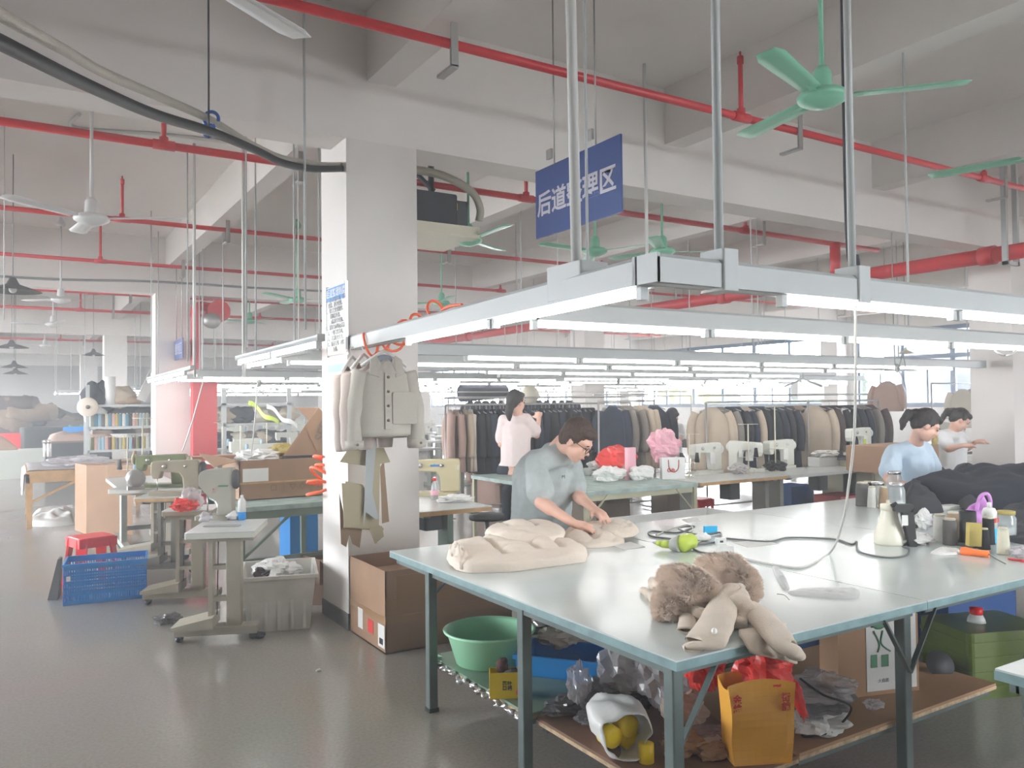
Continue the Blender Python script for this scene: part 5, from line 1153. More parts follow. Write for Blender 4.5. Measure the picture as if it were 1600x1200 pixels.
def bin_mb(w, d, h, tp=.9):
    b = MB(); T = .006
    lo = [(-w * tp / 2, -d * tp / 2), (w * tp / 2, -d * tp / 2), (w * tp / 2, d * tp / 2), (-w * tp / 2, d * tp / 2)]; hi = [(-w / 2, -d / 2), (w / 2, -d / 2), (w / 2, d / 2), (-w / 2, d / 2)]
    vs = [V(*p, .0) for p in lo] + [V(*p, h) for p in hi] + [V(p[0] - T * (1 if p[0] > 0 else -1), p[1] - T * (1 if p[1] > 0 else -1), h) for p in hi] + [V(p[0] - T * (1 if p[0] > 0 else -1), p[1] - T * (1 if p[1] > 0 else -1), .006) for p in lo]
    f = [(0, 3, 2, 1), (12, 13, 14, 15)]
    for i in range(4): j = (i + 1) % 4; f += [(i, j, 4 + j, 4 + i), (4 + i, 4 + j, 8 + j, 8 + i), (8 + i, 8 + j, 12 + j, 12 + i)]
    return b.add(vs, f)
bin_mb(1.35, .75, .52).build('bin_body', 'white_plastic', t)
MB().box(-.70, .70, -.40, -.365, .50, .53).box(-.70, .70, .365, .40, .50, .53).box(-.70, -.665, -.4, .4, .50, .53).box(.665, .70, -.4, .4, .50, .53).build('bin_rim', 'white_plastic', t)
# cabinet with small machine
t = thing('tool_cabinet', 'cream sheet metal cabinet with dark worktop right of the sewing benches', 'cabinet', (9.75, 6.5, 0))
MB().box(9.3, 10.3, 6.35, 7.1, .06, .84).build('cabinet_body', 'cream_paint', t, world=True); MB().box(9.26, 10.34, 6.3, 7.15, .84, .88).build('worktop', 'charcoal_cloth', t, world=True)
MB().box(9.33, 9.78, 6.33, 6.35, .1, .82).build('door', 'cream_paint', t, world=True); MB().box(9.82, 10.27, 6.33, 6.35, .1, .82).build('door', 'cream_paint', t, world=True)
o = dup(mach, tuple(uz(1355, 712, .88) + V(.1, .2, 0)), .1, 'white machine with green sticker on the cream cabinet'); o.scale = (1, 1, 1)
MB().box(-.05, .02, -.104, -.1005, .14, .22).build('green_sticker', 'lime_plastic', o)
t = thing('carton', 'brown carton standing behind the hanging tan coat', 'box', tuple(uz(1395, 735, .75)), 0)
MB().box(-.5, .5, -.3, .3, 0, .32).build('carton_body', 'carton', t)
bench('long bench with papers in front of the sewing person in white', 10.6, 13.9, 6.35, 8.2, 'bench_top', 'stand_grey', 'stand_grey', z=.88)
single('paper_stack', MB().box(-.35, .35, -.25, .25, 0, .05).move(Matrix.Translation(uz(1500, 700, .88)) @ rotm(0, 0, .1)), 'paper', 'white pattern papers on the bench in front of the person in white', 'paper')
t = thing('yellow_bottle', 'amber bottle between the two seated persons on the right', 'bottle', tuple(uz(1462, 705, .88)))
MB().lathe([(.05, 0), (.05, .16), (.02, .22), (.02, .26), (.001, .26)], n=14).build('bottle_body', 'thread_gold', t)
o = dup(mach, tuple(uz(1488, 694, .88)), 1.2, 'white sewing machine in front of the person in white by the right pillar')
# under-bench clutter
single('red_stool', MB().lathe([(.13, .0), (.10, .25), (.06, .40), (.001, .40)], n=12, c=uz(1139, 792, .0) + V(0, 0, 0)), 'red_plastic', 'narrow red plastic cone under the yellow edged bench', 'cone') if False else None
t = thing('plastic_stool', 'red plastic stool under the yellow edged sewing bench', 'stool', (7.15, 7.25, 0), .2)
def stool(t, m='red_plastic', h=.45, r=.17, r2=.20):
    MB().rbox(-r * .8, r * .8, -r * .8, r * .8, h - .02, h, .05, n=5).build('seat', m, t, bevel=.006)
    for i in range(4):
        a = pi / 4 + i * pi / 2; b = MB()
        def q(s, w, z): return V(cos(a) * s - sin(a) * w, sin(a) * s + cos(a) * w, z)
        b.add([q(r * .95, -.05, h - .015), q(r * .95, .05, h - .015), q(r2 * 1.15, .035, 0), q(r2 * 1.15, -.035, 0), q(r * .95 - .02, -.05, h - .015), q(r * .95 - .02, .05, h - .015), q(r2 * 1.15 - .02, .035, 0), q(r2 * 1.15 - .02, -.035, 0)], [(0, 1, 2, 3), (7, 6, 5, 4), (0, 4, 5, 1), (1, 5, 6, 2), (2, 6, 7, 3), (3, 7, 4, 0)]).build('leg', m, t)
    b = MB()
    for i in range(4):
        a = i * pi / 2; b.bar((cos(a) * r * .8 - sin(a) * r * .8, sin(a) * r * .8 + cos(a) * r * .8, h - .05), (cos(a) * r * .8 + sin(a) * r * .8, sin(a) * r * .8 - cos(a) * r * .8, h - .05), .012, .08)
    b.build('seat_skirt', m, t); return t
stool(t)
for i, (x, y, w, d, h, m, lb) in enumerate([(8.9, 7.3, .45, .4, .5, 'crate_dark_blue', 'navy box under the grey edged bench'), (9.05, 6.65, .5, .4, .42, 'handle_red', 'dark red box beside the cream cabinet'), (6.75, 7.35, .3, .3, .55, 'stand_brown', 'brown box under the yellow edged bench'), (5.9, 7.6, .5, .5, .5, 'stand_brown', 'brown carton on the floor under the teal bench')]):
    t = thing('carton', lb, 'box', (x, y, 0)); MB().box(-w / 2, w / 2, -d / 2, d / 2, 0, h).build('box_body', m, t, bevel=.004)

# left of the worker: machine table beside the pillar
bench('machine table with wood edge just right of the white pillar', 2.80, 3.5, 6.0, 7.35, 'bench_top', 'wood_edge', 'stand_green')
o = machine('machine_cream', False, 'cream', .34, .46); P = uz(692, 778, BZ); o.location = (P.x + .02, P.y + .28, BZ); o.rotation_euler = (0, 0, FACE); o['label'] = 'cream machine with blue lettering beside the white pillar'
for ch in o.children:
    if ch.name.startswith('arm'): ch.scale = (1.2, 1, 1)
text_mesh('machine_lettering', 'subaron', .04, face_M((.06, -.058, .29), (1, 0, 0), (0, 0, 1)), 'crate_blue', o, bold=.001)
t = thing('juice_bottle', 'clear bottle with pink liquid and red cap on the machine table', 'bottle', tuple(uz(679, 781, BZ)))
MB().lathe([(.035, 0), (.037, .06), (.035, .12), (.015, .165), (.015, .18), (.001, .18)], n=16).build('bottle_body', 'glass_jar', t); MB().lathe([(.0355, .03), (.0375, .06), (.037, .09)], n=16).build('bottle_label', 'bag_pink', t); MB().lathe([(.018, .175), (.018, .2), (.001, .2)], n=12).build('bottle_cap', 'red_plastic', t)
single('paper_heap', crumple_mb(uz(712, 783, BZ) + V(0, 0, .02), (.16, .12, .035), 91, .7, floor=BZ), 'paper', 'crumpled white papers on the machine table by the pillar', 'paper')
t = thing('swivel_stool', 'black swivel stool on castors behind the machine table', 'stool', (3.95, 6.9, 0))
MB().lathe([(.001, .5), (.17, .5), (.18, .52), (.17, .55), (.001, .56)], n=20).build('seat', 'black', t); MB().tube([(0, 0, .06), (0, 0, .5)], .022, 10).build('post', 'steel', t)
for i in range(5): a = i * 2 * pi / 5; MB().tube([(0, 0, .09), (.24 * cos(a), .24 * sin(a), .06)], .014, 6).ell((.25 * cos(a), .25 * sin(a), .025), (.025, .025, .025), 8, 6).build('castor_leg', 'black', t)

# ------------------------------------------------------------ garment rails and coats
mat('coat_black', (.018, .019, .026), .95, var=.2, bump=.2, bscale=60); mat('coat_navy', (.022, .028, .05), .95, var=.2); mat('coat_tan', (.42, .29, .20), .95, var=.08); mat('coat_beige', (.52, .43, .33), .95, var=.06); mat('coat_grey', (.24, .215, .19), .95, var=.08)
mat('coat_brown', (.075, .05, .05), .95, var=.1); mat('coat_cream', (.62, .57, .48), .95, var=.05); mat('coat_rose', (.45, .31, .26), .95, var=.06)
def coat_on_hanger(m, L=1.0, W=.29, seed=0, T=.05, name='hanging_coat'):
    """coat seen edge-on or broad; width along local y, thickness along local x, hanger hook at the origin"""
    t = thing(name, 'x', 'coat')
    def body(u, v):
        a = 2 * pi * u; z = -.07 - v * (L - .07)
        sh = min(1, v * 7) ; w = W * (.30 + .62 * sh ** .6 + .12 * v); th = T * (.5 + .5 * sh) * (1 + .5 * v)
        if v < .02: w = .06; th = .03
        fo = .014 * sin(a * 5 + seed) * v + .01 * sin(a * 9 + seed * 2) * v
        drop = .10 * (abs(cos(a)) ** 1.5) * (1 - min(1, v * 4)) * (1 if v > 0.02 else 0)
        return V(sin(a) * th + fo * (1 if sin(a) > 0 else -1), cos(a) * w + .01 * mnoise.noise(V(a, v * 4, seed)), z - drop)
    b = MB(); b.grid(body, 28, 14, closed=True); b.build('coat_body', m, t, solid=.004)
    for s_ in (-1, 1):
        P = [V(.0, s_ * W * .78, -.15), V(-.02, s_ * W * .98, -.30), V(-.03 + .01 * seed % .03, s_ * W * 1.05, -.5), V(-.02, s_ * W * 1.0, -.15 - min(.6, L * .62))]
        MB().tube(catmull(P, 4), [.05 + .012 * (1 - abs(i / 12 - .5)) for i in range(13)], 10).build('sleeve', m, t)
    b = MB().tube(catmull([V(0, 0, -.075), V(0, 0, -.03), V(0, .018, 0), V(0, 0, .018), V(0, -.018, .0)], 4), .003, 5); b.tube([V(0, -.17, -.13), V(0, 0, -.075), V(0, .17, -.13)], .008, 6); b.build('hanger', 'zinc', t)
    return t
protos = {}
def put_coat(m, x, y, z, rz, lb, L=1.0, grp=None, seed=0):
    key = (m, round(L, 1), seed % 2)
    if key not in protos: protos[key] = o = coat_on_hanger(m, L, seed=seed * 1.7)
    else: o = dup(protos[key])
    o.location = (x, y, z); o.rotation_euler = (0, 0, rz); o['label'] = lb
    if grp: o['group'] = grp
    elif 'group' in o: del o['group']
    return o
def rail(label, p0, p1, z, group=None, double=True):
    t = thing('garment_rail', label, 'garment rail', (*p0, 0)); a = V(*p0, 0); b_ = V(*p1, 0)
    MB().tube([a + UP * z, b_ + UP * z], .014, 8).build('top_bar', 'zinc', t, world=True)
    if double: MB().tube([a + UP * (z + .10) + V(.1, .25, 0), b_ + UP * (z + .10) + V(.1, .25, 0)], .014, 8).build('top_bar', 'zinc', t, world=True)
    for q in (a, b_):
        MB().tube([q, q + UP * z], .014, 8).build('upright', 'zinc', t, world=True); MB().tube([q + V(0, -.28, .03), q + V(0, .28, .03)], .014, 8).build('foot_bar', 'zinc', t, world=True)
    MB().tube([a + UP * .14, b_ + UP * .14], .012, 8).build('lower_bar', 'zinc', t, world=True)
    return t
RZ = 1.62
def row_coats(y, z, items, L=1.0, grp='x', rz=0):
    for i, (px, m, sd, lb, LL) in enumerate(items):
        x = uy(px, 650, y).x; put_coat(m, x, y + .02 * sin(i * 3), z, rz + .12 * sin(i * 1.7), lb, LL or L, grp if lb is None else None, sd)
yA = 10.3
rail('long garment rail behind the worker, hung with dark coats', (uy(696, 640, yA).x, yA), (uy(985, 640, yA).x, yA), RZ)
GD = 'dark coats crowded on the long middle rail'
for i, (px, m, lb) in enumerate([(703, 'coat_rose', 'pinkish tan coat at the left end of the long rail'), (712, 'coat_rose', 'second pinkish tan coat from the left end of the long rail'), (719, 'coat_brown', 'thin brown coat between the tan and beige coats on the long rail'), (726, 'coat_beige', 'beige coat with dangling sleeve left of the dark coats'), (735, 'coat_cream', 'cream coat just left of the dark coats on the long rail')]):
    x = uy(px, 650, yA).x; put_coat(m, x, yA, RZ, -.35 + .2 * (i % 2), lb, .95, seed=i)
n = 26
for i in range(n):
    px = lerp(744, 925, i / (n - 1)); x = uy(px, 650, yA).x
    put_coat(['coat_black', 'coat_black', 'coat_navy'][i % 3], x, yA + .03 * sin(i * 2.1), RZ, .25 * sin(i * 1.3) - .15, 'black or navy coat hung edge-on in the crowd on the long middle rail', 1.0, GD, seed=i)
put_coat('coat_cream', uy(938, 650, yA).x, yA - .12, RZ, -.3, 'narrow cream coat ending the run of dark coats behind the worker', 1.05, seed=2)
# rail B: nearer, right of the worker
yB = 9.3; rail('garment rail right of the worker holding grey and beige coats', (uy(935, 640, yB).x, yB), (uy(1022, 640, yB).x, yB), RZ + .03)
for i, (px, m, lb, a) in enumerate([(957, 'coat_navy', 'dark coat left of the grey coat on the short rail', -.5), (968, 'coat_grey', 'brown grey coat on the short rail', -.4), (981, 'coat_grey', 'wide warm grey coat in the middle of the short rail', -.6), (996, 'coat_beige', 'beige coat on the short rail left of the last dark one', -.4), (1005, 'coat_beige', 'second beige coat on the short rail, sleeve showing', -.3), (1022, 'coat_navy', 'broad dark jacket at the right end of the short rail', -1.2)]):
    put_coat(m, uy(px, 650, yB).x, yB, RZ + .03, -.7 * a - .1, lb, 1.0, seed=i)
# rail C: behind the white machines
yC = 8.35; rail('garment rail behind the two white sewing machines', (uy(1103, 640, yC).x, yC), (uy(1262, 640, yC).x, yC), RZ)
GC = 'dark coats on the rail behind the white machines'
for i, (px, m, lb, a) in enumerate([(1112, 'coat_beige', 'broad beige coat facing out at the left of the machine rail', -1.0), (1124, 'coat_grey', 'grey beige coat beside the broad beige one', -.7), (1140, 'coat_black', None, -.6), (1150, 'coat_navy', None, -.5), (1162, 'coat_beige', 'tan coat edge between dark coats behind the red bag', -.5), (1172, 'coat_black', None, -.7), (1185, 'coat_black', None, -.8), (1196, 'coat_navy', None, -.7), (1208, 'coat_black', None, -.5), (1220, 'coat_navy', None, -.6), (1232, 'coat_brown', 'dark brown coat behind the right machine', -.6), (1246, 'coat_tan', 'tan coat leaning out right of the brown one', -.8), (1256, 'coat_black', None, -.5)]):
    put_coat(m, uy(px, 650, yC).x, yC, RZ, -.7 * a, lb or 'black or navy coat among those behind the two white machines', 1.0, None if lb else GC, seed=i)
yD = 8.0; rail('garment rail with a paper tag, left of the pale hanging cord', (uy(1262, 640, yD).x, yD), (uy(1372, 640, yD).x, yD), RZ)
GE = 'dark coats on the rail near the hanging cord'
for i, (px, m, lb, a) in enumerate([(1272, 'coat_beige', 'pale beige coat with dark collar on the right rail', -.9), (1284, 'coat_brown', 'brown black coat next to the pale beige coat', -.5), (1296, 'coat_black', None, -.6), (1308, 'coat_black', None, -.6), (1320, 'coat_navy', None, -.5), (1330, 'coat_navy', None, -.4), (1344, 'coat_grey', 'light grey coat by the hanging cord', -.6), (1358, 'coat_brown', 'dark brown coat at the right end of the right rail', -.5)]):
    put_coat(m, uy(px, 650, yD).x, yD, RZ, -.7 * a, lb or 'black or navy coat on the rail near the hanging cord', 1.0, None if lb else GE, seed=i)
P = uy(1320, 648, yD - .22); single('paper_tag', MB().box(-.07, .07, -.002, .002, -.09, .09).move(Matrix.Translation(P) @ rotm(0, .25, FACE)), 'paper', 'square paper tag pinned on a dark coat', 'tag')
P = uy(1385, 590, 9.0); put_coat('coat_rose', P.x, 9.0, P.z, .12, 'dusty rose short coat hanging alone in front of the right window', .62, seed=3)
t = thing('hanging_wire', 'thin wire holding up the dusty rose coat', 'wire', (P.x, 9.0, P.z)); MB().tube([V(0, 0, 0), V(0, 0, ZC - P.z)], .004, 5).build('wire', 'cable_grey', t)
yE = 9.6; rail('garment rail at the right, partly behind the right pillar', (uy(1456, 640, yE).x, yE), (uy(1560, 640, yE).x, yE), 1.95, double=False)
put_coat('coat_cream', uy(1505, 640, yE).x, yE, 1.9, .5, 'cream coat hanging behind the person in white', .9, seed=1)
put_coat('coat_grey', uy(1520, 640, yE).x, yE, 1.9, .4, 'olive grey coat hanging beside the right pillar', .9, seed=0)
# upper things behind the rail
yF = 13.0; rail('second garment rail far behind the long one', (uy(700, 630, yF).x, yF), (uy(1080, 630, yF).x, yF), 1.75)
for i in range(14):
    px = lerp(735, 890, i / 13); put_coat(['coat_black', 'coat_navy'][i % 2], uy(px, 640, yF).x, yF, 1.75, .3 * sin(i), 'black or navy coat on the far second rail', 1.0, 'dark coats on the far second rail', seed=i)
P = uy(828, 620, 11.5); single('cap_form', MB().ell(P + V(0, 0, .03), (.16, .16, .16), 16, 10, amp=.1), 'cream', 'pale rounded cloth form on the rail behind the person in pink', 'cloth')
t = thing('fabric_roll', 'dark cloth roll lying high behind the left end of the long rail', 'cloth roll', tuple(uy(760, 612, 14.5)))
a, b_ = uy(720, 615, 14.5), uy(790, 612, 14.5); MB().tube([a, b_], [.18, .14], 12).build('roll_body', 'navy_cloth', t, world=True)

# ------------------------------------------------------------ background sewing lines
proto_b = None
def station(x, y, rz, lb, mm=0):
    global proto_b
    if proto_b is None:
        t = thing('sewing_station', 'x', 'sewing station'); proto_b = t
        MB().rbox(-.55, .55, -.28, .28, .72, .76, .03).build('table_top', 'bench_top', t)
        for s_ in (-.42, .42): MB().box(s_ - .03, s_ + .03, -.08, .08, .06, .72).box(s_ - .03, s_ + .03, -.25, .25, .0, .06).build('stand_leg', 'stand_grey', t)
        a_ = MB().rbox(-.24, .24, -.09, .09, .76, .79, .01); L = .46; h = .30
        a_.prism([(-L / 2, .76 + h - .12), (-L / 2, .76 + h), (L / 2, .76 + h), (L / 2, .79), (L / 2 - .15, .79), (L / 2 - .17, .76 + h - .12), (-L / 2 + .09, .76 + h - .10), (-L / 2 + .08, .76 + h - .17), (-L / 2 + .02, .76 + h - .17)], -.05, .05, 'y').build('machine_head', 'machine_white', t)
        MB().tube([(.45, .2, .76), (.45, .2, 1.35)], .008, 6).tube([(.3, .2, 1.35), (.6, .2, 1.35)], .004, 6).build('thread_pole', 'cream', t)
        MB().lathe([(.03, .95), (.02, 1.07), (.001, 1.07)], n=8, c=(.36, .2, 0)).build('thread_cone', 'thread_blue', t); MB().rbox(-.1, .1, -.1, .1, .5, .7, .03).build('motor', 'dark_grey', t)
        o = t
    else: o = dup(proto_b)
    o.location = (x, y, 0); o.rotation_euler = (0, 0, rz); o['label'] = lb; o['group'] = 'sewing stations in the rear lines'; return o
GS = 'white sewing machine station in the rear lines, too far to tell apart'
SPOTS = []
for y in (12.4, 14.6, 17.2, 19.4, 22.0, 25.8, 28.6):
    for k in range(9):
        x = 3.3 + 1.75 * k + .2 * sin(y + k)
        if x < 19.5 and abs(x - 11.7) > .8 and not (y == 19.4 and x < 6): station(x, y, (0 if k % 2 else pi), GS); SPOTS.append((x, y))
random.seed(11)
for i in range(46):
    x, y = random.choice(SPOTS); x += random.uniform(-.3, .3)
    m = random.choice(['oat_wool', 'navy_cloth', 'coat_cream', 'bag_white', 'coat_grey', 'crate_blue', 'coat_tan', 'paper', 'bag_pink'])
    single('cloth_bundle', crumple_mb((x, y - .15, .82), (random.uniform(.12, .28), .12, random.uniform(.05, .12)), 100 + i, .4, 16, 10, floor=.762), m, 'small bundle of work pieces on a rear sewing station', 'cloth', 'work pieces on the rear stations')
for i, (px, m, lb) in enumerate([(758, 'coat_rose', 'long pinkish grey cloth hanging below the dark coats, left one'), (770, 'coat_grey', 'long grey cloth hanging below the dark coats, middle one'), (782, 'coat_beige', 'long beige cloth hanging below the dark coats, right one')]):
    x = uy(px, 745, yA + .5).x; put_coat(m, x, yA + .5, 1.15, .3, lb, 1.1, seed=i)
# ------------------------------------------------------------ left foreground: sewing stands
def tstand(label, P, rz, m, top, edge, w=.30, d=.62, z=.78, base=.46, leg_w=.10, ty=0):
    """narrow post stand: T foot, broad post, small top; local y runs along the top's long side"""
    t = thing('machine_stand', label, 'sewing stand', (P.x, P.y, 0), rz)
    MB().rbox(-w / 2, w / 2, ty - d / 2, ty + d / 2, z - .008, z, .012).build('stand_top', top, t)
    MB().rbox(-w / 2, w / 2, ty - d / 2, ty + d / 2, z - .042, z - .008, .012).build('edge_band', edge, t)
    b = MB()
    b.box(.02, .12, -leg_w / 2, leg_w / 2, .10, z - .04)
    b.build('post', m, t, bevel=.006)
    b = MB().box(-.10, -.07, -.05, .05, .10, z - .04); b.build('rear_post', m, t)
    for zz in (.28, .5): MB().box(-.07, .02, -.04, .04, zz, zz + .03).build('cross_bar', m, t)
    MB().box(-base * .72, base * .5, -.06, .06, .05, .11).build('foot_beam', m, t, bevel=.006)
    MB().box(-w / 2 + .02, w / 2 - .02, -.06, .06, z - .08, z - .042).build('head_beam', m, t)
    MB().add([V(-base * .72, -.13, .11), V(-base * .12, -.13, .11), V(-base * .12, .13, .11), V(-base * .72, .13, .11), V(-base * .72, -.13, .13), V(-base * .12, -.13, .19), V(-base * .12, .13, .19), V(-base * .72, .13, .13)], [(0, 3, 2, 1), (4, 5, 6, 7), (0, 1, 5, 4), (1, 2, 6, 5), (2, 3, 7, 6), (3, 0, 4, 7)]).build('pedal', m, t)
    MB().tube([(-.05, 0, .18), (-.04, 0, z - .06)], .004, 5).build('pedal_rod', 'dark_grey', t)
    for x in (-base * .66, base * .42): MB().ell((x, 0, .025), (.03, .05, .025), 8, 6).box(x - .02, x + .02, -.03, .03, .02, .055).build('castor', 'dark_grey', t)
    return t
mat('stand_olive', (.42, .385, .31), .55, var=.06); mat('stand_dkolive', (.30, .26, .19), .55, var=.08); mat('stand_dark', (.24, .22, .18), .55, var=.08)
P1_ = uz(345, 1002, 0)
tstand('nearest grey green post stand with a small cream top', P1_ + V(.03, .02, 0), FACE + .15, 'stand_olive', 'bench_top', 'machine_white', w=.46, d=.62, ty=.14)
P2_ = uz(300, 945, 0); tstand('olive post stand hidden behind the nearest one', P2_ + V(0, .1, 0), FACE + .15, 'stand_dkolive', 'bench_top', 'machine_tan', w=.40, d=.40, base=.5, ty=.1)
P3_ = uz(268, 898, 0); tstand('grey post stand with a wood edged top, left of the nearest stands', P3_ + V(0, .1, 0), FACE + .12, 'stand_dark', 'bench_top', 'wood_edge', w=.48, d=.62, base=.5)
# nearest machine: flat cream head plate seen from its end
TZ1 = .78
P = uz(345, 812, TZ1); t = thing('post_machine', 'old grey cream sewing machine head nearest the left, on the small cream stand top', 'sewing machine', (P.x - .02, P.y + .09, TZ1), FACE + .05)
MB().rbox(-.13, .16, -.09, .09, 0, .03, .01).build('bed', 'machine_grey', t)
pl = [(-.115, .33), (-.10, .36), (-.07, .375), (.13, .395), (.14, .39), (.14, .03), (.02, .03), (.03, .12), (-.0, .15), (-.04, .17), (-.115, .26)]
MB().prism(pl, -.05, .05, 'y').build('head', 'machine_grey', t, bevel=.01)
text_mesh('head_lettering', 'mauser', .026, face_M((.075, -.053, .255), (1, 0, 0), (0, 0, 1)), 'ink_green', t, bold=.0008); text_mesh('head_emblem', '♟', .035, face_M((.0, -.053, .215), (1, 0, 0), (0, 0, 1)), 'ink_red', t, bold=.0006)
MB().tube([(-.06, 0, .19), (-.06, 0, .06)], .006, 6).tube(catmull([(-.0, -.0, .14), (.03, -.03, .1), (.025, -.03, .04)], 5), .01, 8).box(-.09, -.03, -.015, .015, .03, .045).build('needle_bar', 'steel', t)
MB().lathe([(.07, 0), (.075, .01), (.075, .025), (.001, .03)], n=20, M=rotm(0, pi / 2, 0), c=(.14, 0, .30)).build('hand_wheel', 'dark_grey', t)
t = thing('spray_can', 'white and blue spray can on the nearest stand top', 'spray can', tuple(uz(378, 812, TZ1)))
MB().lathe([(.028, 0), (.03, .005), (.03, .06)], n=18).build('can_band', 'crate_blue', t); MB().lathe([(.03, .06), (.03, .14), (.015, .165), (.001, .165)], n=18).build('can_body', 'white_plastic', t); MB().lathe([(.012, .16), (.012, .185), (.001, .185)], n=12).build('spray_cap', 'white_plastic', t)
single('clear_scrap', crumple_mb(uz(365, 812, TZ1) + V(0, 0, .03), (.05, .04, .03), 201, .6, 18, 12, floor=TZ1), 'paper', 'crumpled paper and thread heap left of the spray can', 'scrap')
single('clear_scrap', crumple_mb(uz(322, 815, TZ1) + V(0, 0, .03), (.05, .04, .035), 202, .6, 18, 12, floor=TZ1), 'bag_clear', 'clear film scrap under the nearest machine head', 'scrap')
single('metal_tray', MB().rbox(-.12, .14, -.04, .04, 0, .006, .02).move(Matrix.Translation(uz(345, 822, TZ1 + .001)) @ rotm(0, 0, FACE)), 'zinc', 'thin steel plate at the front of the nearest stand top', 'tray')
single('plastic_bag', crumple_mb(uz(300, 800, TZ1) + V(.02, .1, .09), (.09, .07, .10), 203, .45, 24, 16, floor=TZ1), 'bag_clear', 'clear plastic bag standing beside the nearest machine', 'plastic bag')
single('red_bag', crumple_mb(uz(288, 800, TZ1) + V(.0, .02, .05), (.11, .07, .055), 204, .45, floor=TZ1), 'bag_red', 'coral red plastic bag on the wood edged stand', 'plastic bag')
# two older machines behind
o = machine('machine_tan', False, 'dark_grey', .33, .46); P = uz(285, 780, TZ1); o.location = (P.x + .02, P.y + .45, TZ1); o.rotation_euler = (0, 0, FACE + .1); o['label'] = 'tan old machine head behind the coral red bag'
o2 = machine('machine_olive', False, 'machine_cream', .34, .52); P = uz(258, 768, TZ1); o2.location = (P.x + .05, P.y + .55, TZ1); o2.rotation_euler = (0, 0, FACE + .1); o2['label'] = 'olive green old machine head, farthest of the three old machines'
MB().lathe([(.055, 0), (.06, .02), (.02, .03), (.001, .03)], n=16, M=rotm(0, pi / 2, 0), c=(-.30, 0, .30)).build('bobbin_winder', 'machine_cream', o2)
tstand('cream topped stand carrying the olive old machine', Vector((o2.location.x, o2.location.y, 0)), FACE + .1, 'stand_olive', 'bench_top', 'machine_white', w=.95, d=.45, base=.6)
t = thing('bench_motor', 'grey round motor with a belt standing by the olive machine', 'motor', tuple(uz(212, 765, .78)))
MB().lathe([(.05, -.08), (.09, -.07), (.09, .07), (.05, .08)], n=16, M=rotm(pi / 2, 0, 0), c=(0, 0, .12)).box(-.08, .08, -.06, .06, 0, .04).build('motor_body', 'zinc', t)
bench('low pale bench behind the tall tan carton', .95, 1.6, 9.6, 11.2, 'bench_top', 'stand_grey', 'stand_grey')
t = thing('wood_stool_rack', 'orange brown wooden trestle behind the old machines', 'trestle', tuple(uz(305, 765, 0)[:2]) + (0,), 0)
t.location = (2.05, 10.6, 0); MB().box(-.45, .45, -.12, .12, .98, 1.02).build('trestle_top', 'wood_orange', t)
for s_ in (-1, 1):
    for y in (-.2, .2): MB().bar((s_ * .25, 0, .98), (s_ * .32, y, 0), .04, .03).build('leg', 'wood_orange', t)
thread_stand(uz(262, 700, .95) * 1, 'thread stand with blue base left of the red casing', .55, ('grey', 'blue')).location = (1.05, 9.8, .76)
thread_stand(V(1.25, 10.2, .76), 'tall bare thread stand above the old machines', .75, ('tan', 'grey'))
# small litter at the stand feet
single('silver_bag', crumple_mb(uz(262, 966, .04), (.11, .07, .04), 205, .5, floor=.001), 'bag_grey', 'grey silver crumpled wrapper on the floor under the stands', 'wrapper')
single('silver_bag', crumple_mb(uz(388, 962, .16) + V(.02, .15, 0), (.05, .04, .15), 206, .5, floor=.001), 'foil', 'hanging silver film between the nearest stand and the white bin', 'wrapper')
single('floor_scrap', crumple_mb(uz(403, 992, .02), (.06, .04, .02), 207, .6, 14, 10, floor=.001), 'charcoal_cloth', 'dark rag on the floor at the castor of the nearest stand', 'rag')
single('floor_scrap', crumple_mb(uz(498, 1047, .01), (.018, .012, .008), 208, .6, 10, 8, floor=.001), 'paper', 'tiny white paper scrap alone on the open floor', 'scrap')
single('paper_pad', MB().box(-.09, .09, -.07, .07, 0, .05).move(Matrix.Translation(uz(285, 930, .2)) @ rotm(.25, -.3, FACE)), 'paper', 'worn newspaper pad lying on the olive stand pedal', 'paper') if False else None
# ------------------------------------------------------------ crate, stool, carton
c = (uz(92, 948, 0) + uz(222, 935, 0)) / 2; dv = uz(222, 935, 0) - uz(92, 948, 0)
cr = crate('blue_crate', 'bright blue perforated plastic crate on the open floor before the red stool', dv.length, .42, .335, (c.x - dv.y * 0 + .06, c.y + .21, 0), atan2(dv.y, dv.x), 'crate_blue', True, nh=34)
# stand it on its long side: opening away from us
for ch in cr.children: pass

MB().box(-dv.length / 2 + .02, -dv.length / 2 + .05, -.215, -.212, .2, .24).build('paper_sticker', 'paper', cr)
t = thing('plastic_stool', 'red plastic stool standing behind the blue crate', 'stool', tuple(uz(143, 838, .45))[:2] + (0,), .3)
stool(t, h=.46, r=.20, r2=.22)
single('black_bag', MB().add([uz(74, 938, 0), uz(90, 938, 0), uz(96, 925, 0), uz(84, 925, 0), uz(90, 874, .30), uz(96, 874, .30), uz(98, 870, .30), uz(93, 870, .30)], [(0, 1, 2, 3), (4, 5, 6, 7), (0, 1, 5, 4), (1, 2, 6, 5), (2, 3, 7, 6), (3, 0, 4, 7)]), 'black', 'black cloth bag leaning against the left end of the blue crate', 'bag')
A = uz(135, 835, 0); B_ = uz(207, 836, 0)
cA = uz(117, 828, 0)
t = thing('tall_carton', 'tall tan cardboard carton standing on the floor at left', 'box', ((A.x + B_.x) / 2, (A.y + B_.y) / 2, 0))
dx = (B_ - A); nrm = V(-dx.y, dx.x, 0).normalized(); 
if nrm.y < 0: nrm = -nrm
hgt = uy(135, 727, A.y).z; D_ = .9
nrm = (cA - A).normalized(); nrm.z = 0; D_ = (cA - A).length; q4 = [A, B_, B_ + nrm * D_, A + nrm * D_]
